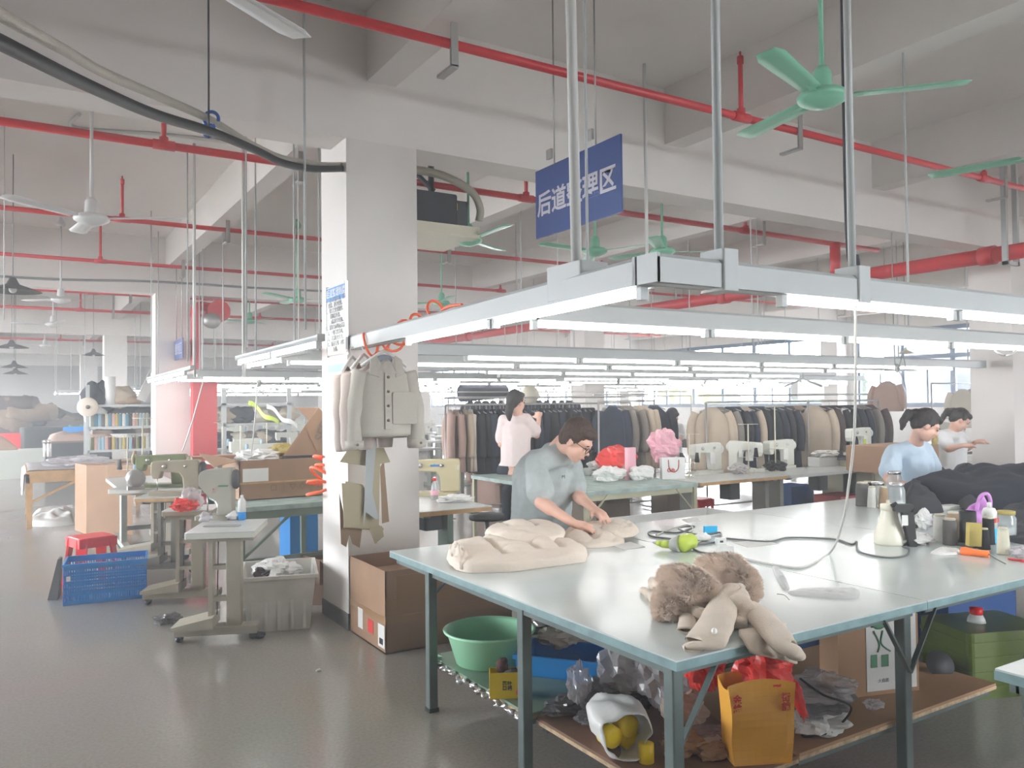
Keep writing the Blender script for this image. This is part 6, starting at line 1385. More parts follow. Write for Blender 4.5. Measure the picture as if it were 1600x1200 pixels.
MB().add([*q4, *[q + UP * hgt for q in q4]], [(0, 1, 2, 3), (4, 5, 6, 7), (0, 1, 5, 4), (1, 2, 6, 5), (2, 3, 7, 6), (3, 0, 4, 7)]).build('carton_body', 'carton', t, world=True)
mA = A.lerp(B_, .42); MB().add([mA - nrm * .002 + UP * (hgt * .72), mA + dx * .05 - nrm * .002 + UP * (hgt * .72), mA + dx * .05 - nrm * .002 + UP * hgt, mA - nrm * .002 + UP * hgt], [(0, 1, 2, 3)]).build('tape_strip', 'carton_tape', t, world=True, solid=.001)
for k in range(1): MB().add([mA + UP * (hgt + .002), mA + dx * .05 + UP * (hgt + .002), mA + dx * .05 + nrm * D_ + UP * (hgt + .002), mA + nrm * D_ + UP * (hgt + .002)], [(0, 1, 2, 3)]).build('tape_strip', 'carton_tape', t, world=True, solid=.001)
# wooden table with grey cloth
W0 = uz(40, 728, .80); W1 = uz(150, 738, .80)
t = thing('wooden_table', 'wooden trestle table with a diagonal brace under a grey cloth, at left', 'table', (.2, 13.2, 0))
x0, x1, y0, y1 = .12, 1.75, 12.75, 14.6
MB().box(x0, x1, y0, y1, .74, .78).build('tabletop', 'wood_edge', t, world=True); MB().box(x0, x1, y0, y0 + .04, .62, .74).box(x0, x0 + .04, y0, y1, .62, .74).build('apron', 'wood_edge', t, world=True)
for lx in (x0 + .04, x1 - .04):
    for ly in (y0 + .04, y1 - .04): MB().box(lx - .035, lx + .035, ly - .035, ly + .035, 0, .74).build('leg', 'wood_edge', t, world=True)
MB().bar((x0 + .06, y0 + .01, .36), (x0 + .85, y0 + .01, .74), .05, .03).build('brace', 'wood_edge', t, world=True)
mat('cloth_grey', (.33, .30, .30), .9, var=.06)
def tcl(u, v):
    x = lerp(x0 - .22, x1 - .1, u); y = lerp(y0 - .01, y1, v); z = .79
    if x < x0 - .01: z = .79 - min(.34, (x0 - x) * 1.9) ; x = x0 - .02 - .02 * sin(v * 9) - .05 * (.79 - z)
    if v < .08 and u > .1: z -= 0
    return V(x, y + .02 * sin(u * 8), z + .006 * mnoise.noise(V(x * 4, y * 4, 0)))
single('table_cloth', MB().grid(tcl, 28, 20), 'cloth_grey', 'grey cloth covering the wooden table and hanging over its left end', 'cloth', solid=.006)
for i, (px, lb) in enumerate([(71, 'left one of two steel vacuum flasks on the grey cloth'), (77, 'right one of two steel vacuum flasks on the grey cloth')]):
    t = thing('steel_flask', lb, 'flask', tuple(uz(px, 714, .80) + V(0, 0, 0)))
    t.location.z = .80; MB().lathe([(.034, 0), (.036, .01), (.036, .22), (.03, .235)], n=16).build('flask_body', 'steel', t); MB().lathe([(.03, .235), (.031, .29), (.001, .295)], n=16).build('flask_cap', 'steel', t)
single('plastic_film', crumple_mb(uz(120, 722, .84), (.45, .35, .09), 210, .5, 34, 22, floor=.80), 'bag_clear', 'clear plastic film spread over the wooden table', 'plastic film')
single('white_cloth', mound_mb([uz(40, 822, 0), uz(50, 808, 0), uz(85, 800, 0), uz(118, 796, 0), uz(120, 820, 0), uz(80, 824, 0)], .001, .12, namp=.6, ns=.2), 'bag_white', 'white plastic sheet lying on the floor under the wooden table', 'sheet')
single('flat_cardboard', MB().box(-.3, .3, -.2, .2, 0, .03).move(Matrix.Translation(V(1.55, 13.6, .80)) @ rotm(0, 0, .2)), 'carton', 'flat piece of cardboard on the wooden table behind the tall carton', 'cardboard')
# bins, red box and the bale heap at the back left
t = thing('white_bin', 'large whitish bin at the left edge beneath the fabric heap', 'bin', tuple(uz(30, 745, 0)), .1)
bin_mb(2.3, 1.3, .64).build('bin_body', 'machine_white', t)
t = thing('carton', 'bowed brown card sheet sticking out of the bin at the left edge', 'cardboard', tuple(uz(8, 705, .64)), 0)
MB().grid(lambda u, v: V(-.5 + .75 * u, .0, .02 + .42 * v * sin(pi * min(1, .35 + u * .62))), 14, 3).build('card_sheet', 'carton', t, solid=.02)
t = thing('red_crate', 'plain red box in front of the fabric heap', 'crate', tuple(uz(34, 712, .5))[:2] + (0,), .05)
t.location = (-.2, 25.5, 0); bin_mb(1.25, .8, .95, 1).build('crate_body', 'red_plastic', t); bin_mb(.01, .01, .01)
t = thing('dark_crate', 'black draped box right of the red box', 'box', (.75, 25.3, 0), .05); MB().rbox(-.65, .65, -.5, .5, 0, 1.12, .1, n=4).build('crate_body', 'black', t, bevel=.05)
H0 = [(-1.4, 28), (-.3, 28.3), (.5, 27.6), (1.4, 27.6), (.1, 29.5), (1.0, 29.0), (-1.2, 30), (1.9, 28.2), (-.5, 27.3), (.3, 30.5), (2.2, 27.5), (-1.9, 27)]
BM = ['oat_wool', 'navy_cloth', 'coat_tan', 'black', 'coat_cream', 'coat_grey', 'coat_brown', 'handle_red']
random.seed(5)
single('fabric_heap', mound_mb([V(-3, 26.5, 0), V(2.8, 26.4, 0), V(3.0, 29, 0), V(2, 31.5, 0), V(-3, 32, 0)], .001, 1.5, namp=.3, ns=.8, nu=60, nv=16), 'coat_brown', 'dark base of the heap of fabric bales at the back left', 'fabric heap')
BL = ['tan fabric roll lying high at the left of the bale heap', 'black fabric bundle in the middle of the bale heap', 'beige bale low at the left of the heap', 'dark brown roll topmost at the left edge', 'grey cloth bale right of the black bundle', 'rolled cream bale at the right foot of the heap', 'brown bale below the tan roll', 'grey white bale behind the red box', 'dark brown slumped bale at the left of the heap', 'tan domed bale on the crest of the heap', 'black bundle on the right slope of the heap', 'pale pinkish bale beside the green frame', 'beige roll end behind the black box', 'dark bale low in the heap behind the red box']
mat('bale_tan', (.17, .115, .075), .95, var=.15); mat('bale_beige', (.27, .22, .165), .95, var=.12)
BP = [(30, 645, 1.0, .28, 'bale_tan', 'r'), (55, 668, .55, .5, 'black', 'b'), (8, 672, .5, .4, 'bale_beige', 'b'), (12, 630, .8, .22, 'coat_brown', 'r'), (84, 668, .5, .35, 'coat_grey', 'b'), (104, 676, .55, .26, 'bale_beige', 'r'), (22, 668, .45, .4, 'bale_tan', 'b'), (60, 690, .6, .35, 'coat_grey', 'b'), (15, 690, .5, .35, 'coat_brown', 'b'), (36, 640, .5, .4, 'bale_tan', 'b'), (74, 650, .45, .35, 'black', 'b'), (98, 665, .4, .3, 'bale_beige', 'b'), (88, 685, .5, .25, 'bale_beige', 'r'), (45, 680, .5, .35, 'charcoal_cloth', 'b')]
for i, ((px, py, w, r, m, k), lb) in enumerate(zip(BP, BL)):
    P = uy(px, py, 27.2 + .3 * (i % 3))
    if k == 'r': mb = MB().tube([P - RV * w, P - RV * w * .3, P + RV * w], [r * .8, r, r * .85], 14)
    else: mb = crumple_mb(P, (w, w * .7, r), 220 + i, .4, 22, 14); 
    single('fabric_bale', mb, m, lb, 'fabric bale')
t = thing('folding_frame', 'green folding frame with a blue plate right of the bale heap', 'frame', tuple(uy(118, 690, 24.5)[:2]) + (.62,), 0)
MB().tube([(-.45, 0, -.6), (.15, 0, .55)], .035, 6).tube([(.45, 0, -.6), (-.15, 0, .55)], .035, 6).tube([(-.15, 0, .45), (.3, 0, .5)], .03, 6).build('frame_tube', 'ink_green', t); MB().rbox(-.3, .35, -.05, -.02, .15, .5, .05, ax='y').build('blue_plate', 'crate_blue', t)
t = thing('low_table', 'brown topped table with folded papers before the bale heap', 'table', (1.15, 20.6, 0)); MB().box(-.65, .75, -.4, .4, .86, .9).build('tabletop', 'stand_brown', t); MB().box(-.6, .7, -.35, -.3, 0, .86).build('front_panel', 'dark_grey', t); MB().box(-.6, -.55, -.35, .35, 0, .86).box(.65, .7, -.35, .35, 0, .86).build('side_panel', 'dark_grey', t)
single('cloth_pile', mound_mb([V(.6, 20.2, 0), V(1.9, 20.2, 0), V(1.9, 21, 0), V(.6, 21, 0)], .901, .18, namp=.5, ns=.3), 'coat_rose', 'pinkish and white cloth pile on the brown topped table', 'cloth')
# ------------------------------------------------------------ white shelf with spools
SX0, SX1, SY = uy(137, 600, 16.0).x, uy(240, 600, 16.0).x, 16.0
t = thing('spool_shelf', 'white open steel shelf loaded with rows of thread spools', 'shelf', ((SX0 + SX1) / 2, SY, 0))
zs = [uy(190, py, SY).z for py in (632, 666, 702, 745)]
for x in (SX0, SX1):
    for y in (SY, SY + .45): MB().box(x - .03, x + .03, y - .02, y + .02, 0, zs[0] + .35).build('upright', 'lamp_housing', t, world=True)
for z in zs: MB().box(SX0, SX1, SY - .02, SY + .47, z - .04, z).build('shelf_plate', 'lamp_housing', t, world=True)
TC = list(THREADS)
first_sp = {}
random.seed(3)
for ri, z in enumerate(zs[1:3]):
    n = 17
    for i in range(n):
        x = lerp(SX0 + .08, SX1 - .1, i / (n - 1)); c = random.choice(TC)
        if c not in first_sp:
            o = thing('thread_spool', 'x', 'thread spool'); MB().lathe([(.045, 0), (.045, .008), (.042, .01), (.038, .22), (.001, .22)], n=10).build('thread_winding', 'thread_' + c, o); MB().lathe([(.02, .22), (.02, .235), (.001, .235)], n=8).build('spool_core', 'cream', o); first_sp[c] = o
        else: o = dup(first_sp[c])
        o.location = (x, SY + .06, z); o['label'] = 'upright thread spool in the %s row of the white shelf' % ('upper' if ri == 0 else 'lower'); o['group'] = 'thread spools in the %s row of the white shelf' % ('upper' if ri == 0 else 'lower')
t = thing('thread_reel', 'large pale reel hung on the left upright of the white shelf', 'reel', tuple(uy(137, 636, SY - .045)))
MB().lathe([(.16, -.02), (.17, 0), (.16, .02), (.05, .03), (.001, .03)], n=24, M=rotm(pi / 2, 0, 0)).build('reel_flange', 'cream_puff', t); MB().lathe([(.035, .03), (.035, .05), (.001, .05)], n=12, M=rotm(pi / 2, 0, 0)).build('reel_hub', 'stand_brown', t)
for i, (px, py, w, h, m, lb) in enumerate([(147, 622, .22, .3, 'charcoal_cloth', 'dark bag leftmost on top of the white shelf'), (163, 620, .2, .28, 'navy_cloth', 'navy bag second on top of the white shelf'), (184, 622, .3, .22, 'coat_beige', 'beige bundle on top of the white shelf'), (205, 627, .4, .1, 'coat_tan', 'flat tan bundle on top of the white shelf'), (233, 622, .2, .24, 'bag_clear', 'clear bag at the right end on top of the white shelf'), (196, 650, .38, .22, 'navy_cloth', 'navy cloth bundle above the upper spool row'), (222, 648, .25, .16, 'charcoal_cloth', 'dark folded cloth above the upper spool row at right'), (150, 650, .2, .26, 'bag_white', 'white sack above the upper spool row at left'), (232, 656, .2, .1, 'coat_beige', 'beige scrap bundle above the upper spool row')]):
    P = uy(px, py, SY + .2); single('cloth_bundle', crumple_mb(P, (w, .16, h), 250 + i, .3, 18, 12), m, lb, 'cloth')
single('paper_roll', MB().lathe([(.09, 0), (.09, .5), (.001, .5)], n=14, c=uy(172, 632, SY + .1)), 'white_plastic', 'upright white roll on top of the white shelf', 'roll')
for k, x in enumerate((uy(172, 0, SY).x, uy(205, 0, SY).x)):
    x = uy((180, 209)[k], 690, SY).x; single('storage_box', MB().box(x - .36, x + .33, SY + .02, SY + .4, zs[2] + .28, zs[1] - .06), 'stand_brown', ['left dark brown storage box between the two spool rows', 'right dark brown storage box between the two spool rows'][k], 'box')
bd = thing('leaning_board', 'grey board leaning diagonally above the right end of the white shelf', 'board', tuple(uy(222, 628, 15.8)))
MB().bar(uy(220, 626, 15.8), uy(246, 570, 15.8), .16, .05, up=(0, 1, 0)).build('board', 'zinc', bd, world=True)
# second rack behind the red casing
RX0, RX1, RY = uy(328, 600, 19).x, uy(458, 600, 19).x, 19.0
t = thing('storage_rack', 'grey steel rack with rolls and bundles behind the red casing', 'rack', ((RX0 + RX1) / 2, RY, 0)); zr = [uy(400, py, RY).z for py in (630, 661, 700)]
for x in (RX0 + .3, RX1 - .1): MB().box(x - .05, x + .05, RY - .03, RY + .03, 0, zr[0] + .5).build('upright', 'lamp_housing', t, world=True)
for z in zr: MB().box(RX0, RX1, RY - .03, RY + .6, z - .06, z).build('shelf_plate', 'lamp_housing', t, world=True)
for i in range(14):
    px = lerp(335, 450, (i % 7) / 6); z = zr[1 + i // 7]; x = uy(px, 650, RY).x
    single('cloth_bundle', crumple_mb((x, RY + .25, z + .18), (.35, .2, .2), 270 + i, .35, 18, 12, floor=z), ['coat_grey', 'coat_beige', 'charcoal_cloth', 'navy_cloth', 'coat_cream'][i % 5], 'bundle of cloth stacked on the grey steel rack', 'cloth', 'bundles on the grey steel rack')
for i, (px, py, m, lb) in enumerate([(412, 650, 'lime_plastic', 'bright green cloth strip hanging in front of the grey rack'), (440, 655, 'paper', 'white ribbon tangle on a thread stand before the grey rack')]):
    P = uy(px, py, 13.5); single('cloth_strip', MB().grid(lambda u, v: P + RV * (.5 * (u - .5)) + UP * (-.35 * (u - .5) + .08 * v + .03 * sin(u * 9)) + FV * .05 * sin(u * 7), 14, 4), m, lb, 'strip', solid=.01)
for x, y, lb in ((3.15, 13.4, 'sewing machine station just right of the red casing'), (3.9, 12.2, 'sewing machine station with a blue box right of the red casing'), (4.7, 13.6, 'sewing machine station with a purple basket before the grey rack')): station(x, y, .1, lb); 
for o in COL.objects:
    if o.get('label', '').startswith('sewing machine station') and 'group' in o: del o['group']
single('purple_basket', crumple_mb((4.55, 13.35, .84), (.14, .12, .09), 290, .2, floor=.762), 'bag_purple', 'purple basket on the station before the grey rack', 'basket')
single('blue_box', MB().box(3.6, 3.95, 11.95, 12.1, .762, .9), 'crate_blue', 'small blue box on the station right of the red casing', 'box')
# ------------------------------------------------------------ green table with open carton, bin, big carton by the pillar
gt = thing('green_table', 'worn green table with steel legs left of the pillar', 'table', (2.0, 7.9, 0))
MB().box(1.60, 2.62, 7.02, 8.4, .74, .78).build('tabletop', 'bench_teal', gt, world=True); MB().box(1.62, 2.6, 7.04, 7.08, .67, .74).build('apron_rail', 'stand_green', gt, world=True)
for lx, ly in ((1.64, 7.08), (2.56, 7.08), (1.64, 8.34), (2.56, 8.34)): MB().box(lx - .025, lx + .025, ly - .025, ly + .025, 0, .74).build('leg', 'stand_green', gt, world=True)
MB().bar((1.66, 7.08, .34), (2.1, 7.08, .72), .03, .02).build('brace', 'stand_green', gt, world=True); MB().box(1.64, 2.56, 7.07, 7.09, .3, .33).build('cross_bar', 'stand_green', gt, world=True)
A = uz(372, 778, .785); B_ = uz(530, 772, .785)
t = thing('open_carton', 'long open brown carton with flaps on the green table', 'box', (2.1, 7.9, .785))
hA = uy(372, 717, A.y).z - .785
cm = MB(); cm.box(1.72, 2.70, 7.50, 7.51, .785, .785 + .36).box(1.72, 2.70, 8.2, 8.21, .785, .785 + .36).box(1.72, 1.73, 7.5, 8.21, .785, 1.145).box(2.69, 2.70, 7.5, 8.21, .785, 1.145).box(1.72, 2.7, 7.5, 8.21, .785, .79); cm.build('carton_body', 'carton', t, world=True)
MB().box(1.75, 1.98, 7.495, 7.499, .95, 1.07).build('paper_label', 'paper', t, world=True); MB().box(1.72, 2.70, 7.494, 7.499, .93, .945).build('tape_strip', 'wood_edge', t, world=True)
MB().add([V(1.72, 7.5, 1.145), V(1.72, 8.2, 1.145), V(1.50, 8.2, 1.19), V(1.50, 7.5, 1.10)], [(0, 1, 2, 3)]).build('carton_flap', 'carton', t, world=True, solid=.005)
text_mesh('carton_print', '□ ▯ ▽ ◇ ▯ □', .07, face_M((2.25, 7.493, .88), (1, 0, 0), (0, 0, 1)), 'stand_brown', t, world=True)
single('wrapped_goods', crumple_mb((2.0, 7.85, 1.14), (.24, .2, .09), 301, .4), 'bag_white', 'milky plastic bag filling the open carton', 'bag'); single('wrapped_goods', crumple_mb((2.22, 7.9, 1.17), (.16, .15, .1), 302, .4), 'thread_gold', 'yellowish wrapped goods in the open carton', 'bag')
t = thing('dark_flask', 'charcoal grey drinking flask with a small round emblem on the green table', 'flask', tuple(uz(424, 777, .785)), FACE)
MB().lathe([(.042, 0), (.045, .01), (.045, .15), (.036, .165)], n=20).build('flask_body', 'dark_grey', t); MB().lathe([(.037, .165), (.037, .23), (.034, .235), (.001, .235)], n=20).build('flask_cap', 'charcoal_cloth', t); MB().lathe([(.014, 0), (.014, .001), (.001, .001)], n=14, M=rotm(pi / 2, 0, 0), c=(-.01, -.045, .10)).build('emblem', 'paper', t)
single('black_strap', MB().tube(catmull([uz(376, 770, .80), uz(390, 774, .81), uz(412, 771, .82), uz(440, 773, .81), uz(462, 768, .81), uz(474, 772, .80)], 6), .028, 8), 'black', 'black cloth strap lying across the green table', 'strap')
t = thing('tilted_carton', 'brown carton tipped on edge with faded lettering, on top of the open carton', 'box', tuple(uy(490, 712, 7.9)))
a, b2, c2, d2 = uy(441, 715, 7.6), uy(512, 712, 7.6), uy(520, 660, 7.6), uy(497, 637, 7.6); off = V(0, .7, 0); q4 = [a, b2, c2, d2]
b = MB().add([*q4, *[q + off for q in q4]], [(0, 1, 2, 3), (0, 1, 5, 4), (1, 2, 6, 5), (2, 3, 7, 6)]); b.build('carton_body', 'carton', t, world=True, solid=.008)
MB().add([b2.lerp(a, .25) + V(0, -.01, 0) + UP * .04, c2 + V(0, -.012, 0), d2 + V(0, -.012, 0), a.lerp(d2, .62) + V(0, -.012, 0)], [(0, 1, 2, 3)]).build('carton_flap', 'carton', t, world=True, solid=.005)
rt = (c2 - b2.lerp(a, .3)); text_mesh('carton_print', 'SED', .13, face_M(uy(505, 672, 7.575), (.35, 0, .94), (-.94, 0, .35)), 'stand_brown', t, world=True, bold=.003)
b = MB().bar(a + V(0, -.02, -.01), b2 + V(0, -.02, -.01), .06, .05); b.build('foam_edge', 'charcoal_cloth', t, world=True)
# white bin of scraps
t = thing('scrap_bin', 'translucent white plastic bin full of scraps beside the pillar', 'bin', tuple((uz(397, 985, 0) + uz(515, 965, 0)) / 2 + V(-.07, .12, 0))[:2] + (0,), FACE + .28)
mat('bin_milky', (.74, .72, .67), .35, var=.12, vscale=5, alpha=.93)
bin_mb(.52, .62, .40, .84).build('bin_body', 'bin_milky', t); r = MB(); w, d = .26, .31
for a in ((-w - .02, w + .02, -d - .02, -d + .005), (-w - .02, w + .02, d - .005, d + .02), (-w - .02, -w + .005, -d, d), (w - .005, w + .02, -d, d)): r.box(*a, .385, .41)
r.build('bin_rim', 'bin_milky', t)
for i in range(5): x = -.18 + .09 * i; MB().box(x - .012, x + .012, -d * .93, -d * .90, .02, .38).build('bin_rib', 'bin_milky', t)
L0 = t.location.copy(); single('scrap_sack', crumple_mb(L0 + V(-.03, -.05, .40), (.17, .18, .09), 303, .45), 'bag_white', 'white plastic sack bulging out of the scrap bin', 'bag'); single('scraps', crumple_mb(L0 + V(-.12, -.1, .40), (.09, .08, .05), 304, .8), 'coat_brown', 'dark brown scraps at the left rim of the scrap bin', 'scraps')
for i, (x, y, z, rz_, rx, lb) in enumerate([(2.42, 7.0, 0, .2, 0, 'open brown carton on the floor behind the scrap bin'), (2.22, 6.75, 0, .9, .0, 'flattened brown carton leaning behind the scrap bin')]):
    t = thing('carton', lb, 'box', (x, y, z), rz_); bin_mb(.5, .4, .32 - .16 * i, 1).build('carton_body', 'carton_dark', t)
    MB().add([V(-.25, -.2, .32 - .16 * i), V(.25, -.2, .32 - .16 * i), V(.22, -.38, .22 - .1 * i), V(-.22, -.38, .22 - .1 * i)], [(0, 1, 2, 3)]).build('carton_flap', 'carton', t, solid=.004)
t = thing('blue_crate', 'small blue crate edge under the green table beside the pillar', 'crate', (2.62, 8.7, 0), 0); bin_mb(.3, .4, .5, 1).build('crate_body', 'crate_blue', t)
# big carton
C0 = uz(602, 1024, 0); C1 = uz(545, 985, 0)
t = thing('big_carton', 'large brown shipping carton with labels standing beside the pillar', 'box', (2.5, 5.2, 0))
x0, x1, y0, y1 = 2.075, 3.05, 4.98, 5.64; zt_ = uy(602, 893, 4.98).z
bb = MB(); T = .008; bb.box(x0, x1, y0, y0 + T, 0, zt_).box(x0, x1, y1 - T, y1, 0, zt_).box(x0, x0 + T, y0, y1, 0, zt_).box(x1 - T, x1, y0, y1, 0, zt_).box(x0, x1, y0, y1, 0, T).build('carton_body', 'carton', t, world=True)
MB().box(x0 + .02, x1 - .02, y0 + .02, y1 - .02, zt_ - .11, zt_ - .10).build('carton_lid', 'carton', t, world=True)
for z in (zt_ * .58, zt_ * .36): MB().box(x0 - .0005, x1, y0 - .002, y0, z, z + .045).build('tape_strip', 'carton_tape', t, world=True)
MB().box(x0 - .0015, x0, y0, y1, zt_ * .36, zt_ * .36 + .04).build('tape_strip', 'carton_tape', t, world=True)
MB().box(x0 + .08, x0 + .3, y0 - .003, y0, zt_ * .5, zt_ * .93).build('tape_strip', 'carton_tape', t, world=True)
for y, z, w_, h_, m in ((5.43, .07, .09, .14, 'paper'), (5.24, .08, .10, .09, 'paper_red'), (5.05, .03, .11, .15, 'paper')): MB().box(x0 - .003, x0 - .001, y - w_ / 2, y + w_ / 2, z, z + h_).build('shipping_label', m, t, world=True)
b = MB(); [b.box(x0 - .0045, x0 - .003, 5.02 + .008 * k, 5.02 + .008 * k + .004, .05, .09) for k in range(8)]; b.build('barcode', 'ink_dark', t, world=True)
# ------------------------------------------------------------ garments, patterns and board on the pillar
mat('jacket_oat', (.50, .475, .42), .9, var=.04, bump=.15, bscale=120); mat('jacket_side', (.52, .44, .40), .9, var=.04); mat('pattern_card', (.42, .36, .24), .75); mat('pattern_dark', (.30, .20, .13), .75); mat('cloth_greyblue', (.45, .47, .48), .9); mat('lining_blue', (.25, .30, .38), .8)
ry = 5.42
t = thing('hanger_bar', 'zinc bar on the pillar carrying the sample jackets', 'rail', (2.1, 5.5, 1.9)); MB().tube([(2.12, 5.65, 1.93), (2.12, 5.28, 1.93)], .01, 8).build('bar', 'zinc', t, world=True)
def shirt_jacket(name, label, y, xc, zt, W, L, m, detail=True, rz=0, sl=.62):
    t = thing(name, label, 'jacket', (xc, y, zt), rz)
    def bod(u, v):
        a = 2 * pi * u; ca, sa = cos(a), sin(a); z = -.02 - v * L; sh = min(1, v * 6)
        w = W * (.36 + .6 * sh ** .55 + .04 * v); th = .045 + .035 * sh + .01 * v
        z -= .085 * abs(ca) ** 1.3 * (1 - min(1, v * 3.5)) if v > 0 else .05 * abs(ca)
        return V(ca * w, sa * th + .004 * sin(ca * 7 + v * 3) * v, z)
    MB().grid(bod, 40, 18, closed=True).build('jacket_body', m, t, solid=.005)
    for s_ in (-1, 1):
        P = catmull([V(s_ * W * .82, 0, -.11), V(s_ * W * 1.02, -.01, -.28), V(s_ * W * 1.12, -.02, -sl * .72), V(s_ * W * 1.10, -.03, -sl)], 5); n = len(P)
        so = MB().tube(P, [.062 + .004 * sin(i * 1.1) - .010 * i / n for i in range(n)], 12).build('sleeve', m, t)
        if detail:
            q = P[-1]; MB().tube([q + V(0, 0, .045), q + V(0, 0, -.01)], .066, 12).build('cuff', m, so); MB().lathe([(.009, 0), (.009, .004), (.001, .004)], n=10, M=rotm(pi / 2, 0, 0), c=q + V(.01, -.066, .02)).build('cuff_button', 'stand_brown', so)
    if detail:
        for s_ in (-1, 1):
            MB().add([V(s_ * .02, -.055, -.09), V(s_ * .065, -.045, .0), V(s_ * .11, -.05, -.03), V(s_ * .12, -.07, -.13), V(s_ * .06, -.085, -.15)], [(0, 1, 2, 3, 4)]).build('collar', m, t, solid=.008)
        MB().ell((0, .0, -.03), (.06, .045, .04), 12, 8).build('neck_lining', 'lining_blue', t)
        MB().box(-.022, .022, -.100, -.093, -L + .03, -.12).build('button_placket', m, t, bevel=.002)
        for k in range(4): MB().lathe([(.010, 0), (.010, .004), (.001, .004)], n=12, M=rotm(pi / 2, 0, 0), c=(0, -.101, -.15 - k * (L - .2) / 3.4)).build('button', 'stand_brown', t)
        for s_ in (1,): MB().rbox(s_ * W * .58 - .085, s_ * W * .58 + .085, -.098, -.086, -L + .06, -L + .28, .012, ax='y').build('patch_pocket', m, t, bevel=.003)
    hb = MB().tube([(-W * .8, 0, -.07), (-.03, 0, .02), (0, 0, .035), (.03, 0, .02), (W * .8, 0, -.07)], .011, 8); hb.tube(catmull([V(0, 0, .035), V(0, 0, .06), V(.0, .018, .085), V(0, 0, .105), V(0, -.018, .09)], 4), .0028, 6).build('hanger', 'white_plastic', t); return t
Pj = uy(600, 556, 5.16)
shirt_jacket('sample_jacket', 'oatmeal shirt jacket with collar and patch pockets, front of the pillar hangings', 5.16, Pj.x, Pj.z, .20, .53, 'jacket_oat', True, -.12)
shirt_jacket('sample_jacket', 'second jacket behind the oatmeal one, only its left edge showing', 5.30, Pj.x - .09, Pj.z - .02, .17, .50, 'jacket_side', False, .5)
shirt_jacket('sample_jacket', 'third jacket hanging nearest the notice board', 5.42, Pj.x - .13, Pj.z - .03, .17, .50, 'jacket_side', False, .7)
shirt_jacket('sample_jacket', 'plain jacket behind showing only a sleeve at right', 5.35, Pj.x + .12, Pj.z - .03, .16, .52, 'jacket_side', False, -.15)
def plate(name, label, pts, y, m, cat='pattern', th=.004):
    P = [uy(px, py, y) for px, py in pts]; return single(name, MB().prism([(p.x, p.z) for p in P], y, y + th, 'y'), m, label, cat)
plate('card_pattern', 'large buff card sewing pattern hanging below the jackets', [(531, 722), (572, 728), (571, 765), (566, 757), (540, 752), (537, 825), (578, 828), (588, 850), (600, 826), (592, 820), (594, 725), (610, 722), (600, 700), (545, 700)], 5.40, 'pattern_card')
plate('card_pattern', 'buff card pattern pocket piece on the left of the hanging patterns', [(534, 755), (563, 757), (569, 770), (567, 800), (578, 826), (538, 824)], 5.37, 'pattern_card')
plate('card_pattern', 'brown card pattern peeking out at the bottom left of the patterns', [(530, 770), (533, 850), (541, 855), (546, 835), (551, 850), (562, 856), (566, 825), (540, 815)], 5.43, 'pattern_dark')
plate('card_pattern', 'brown card strip at the right of the hanging patterns', [(594, 730), (600, 720), (608, 815), (597, 818)], 5.44, 'pattern_dark')
plate('card_pattern', 'buff card corner at the bottom centre of the patterns', [(577, 826), (597, 822), (600, 838), (586, 850)], 5.38, 'pattern_card')
plate('cloth_strip', 'long pale grey cloth strip hanging over the patterns', [(573, 690), (588, 690), (582, 770), (592, 810), (588, 812), (572, 800), (568, 820), (570, 760)], 5.34, 'cloth_greyblue', 'strip')
nb = thing('notice_board', 'white notice board with a blue heading on the left face of the pillar', 'notice board', (2.06, 5.95, 1.6))
def lf(px, py): return ux(px, py, 2.055)
yA_, yB_ = lf(512, 500).y, lf(541, 500).y; z1_, z0_ = ux(541, 440, 2.055).z, ux(541, 552, 2.055).z
yA_ = min(yA_, 6.2)
MB().box(2.05, 2.062, yB_, yA_, z0_, z1_).build('board', 'paper', nb, world=True); MB().box(2.048, 2.0505, yB_ + .01, yA_ - .01, z1_ - .11, z1_ - .01).build('heading_band', 'crate_blue', nb, world=True)
Ml = lambda y, z: face_M((2.0475, y, z), (0, -1, 0), (0, 0, 1)); wy = yA_ - yB_
text_mesh('heading_text', '后道整理制度', .07, Ml((yA_ + yB_) / 2, z1_ - .055), 'paper', nb, world=True, bold=.001)
text_mesh('rule_text', '\n'.join(['一、穿工作服上班、保持', '整洁、遵守纪律。', '二、按工艺要求操作、不', '得随意更改。', '三、成品轻拿轻放。', '四、保持台面地面清洁。', '五、下班关灯关电。', '六、注意防火安全。', '七、服从安排、团结', '互助。']), .042, Ml((yA_ + yB_) / 2, (z1_ + z0_) / 2 - .03), 'ink_grey', nb, world=True)
MB().box(2.046, 2.066, yB_ - .008, yB_ + .004, z0_ - .01, z1_ + .01).box(2.046, 2.066, yA_ - .004, yA_ + .008, z0_ - .01, z1_ + .01).build('board_frame', 'steel', nb, world=True)
ps = thing('wall_poster', 'second white poster with blue bands lower on the left face of the pillar', 'poster', (2.06, 5.95, 1.3))
zp1, zp0 = ux(530, 568, 2.055).z, ux(530, 700, 2.055).z
MB().box(2.058, 2.064, yB_ + .02, yA_, zp0, zp1).build('poster_sheet', 'paper', ps, world=True); MB().box(2.0555, 2.058, yB_ + .02, yA_, zp1 - .06, zp1).build('heading_band', 'crate_blue', ps, world=True)
text_mesh('poster_text', '安全生产\n人人有责\n消防通道\n严禁堵塞', .05, face_M((2.0545, (yA_ + yB_) / 2, (zp0 + zp1) / 2 + .1), (0, -1, 0), (0, 0, 1)), 'crate_blue', ps, world=True)
mat('hose_orange', (1, .16, .06), .35)
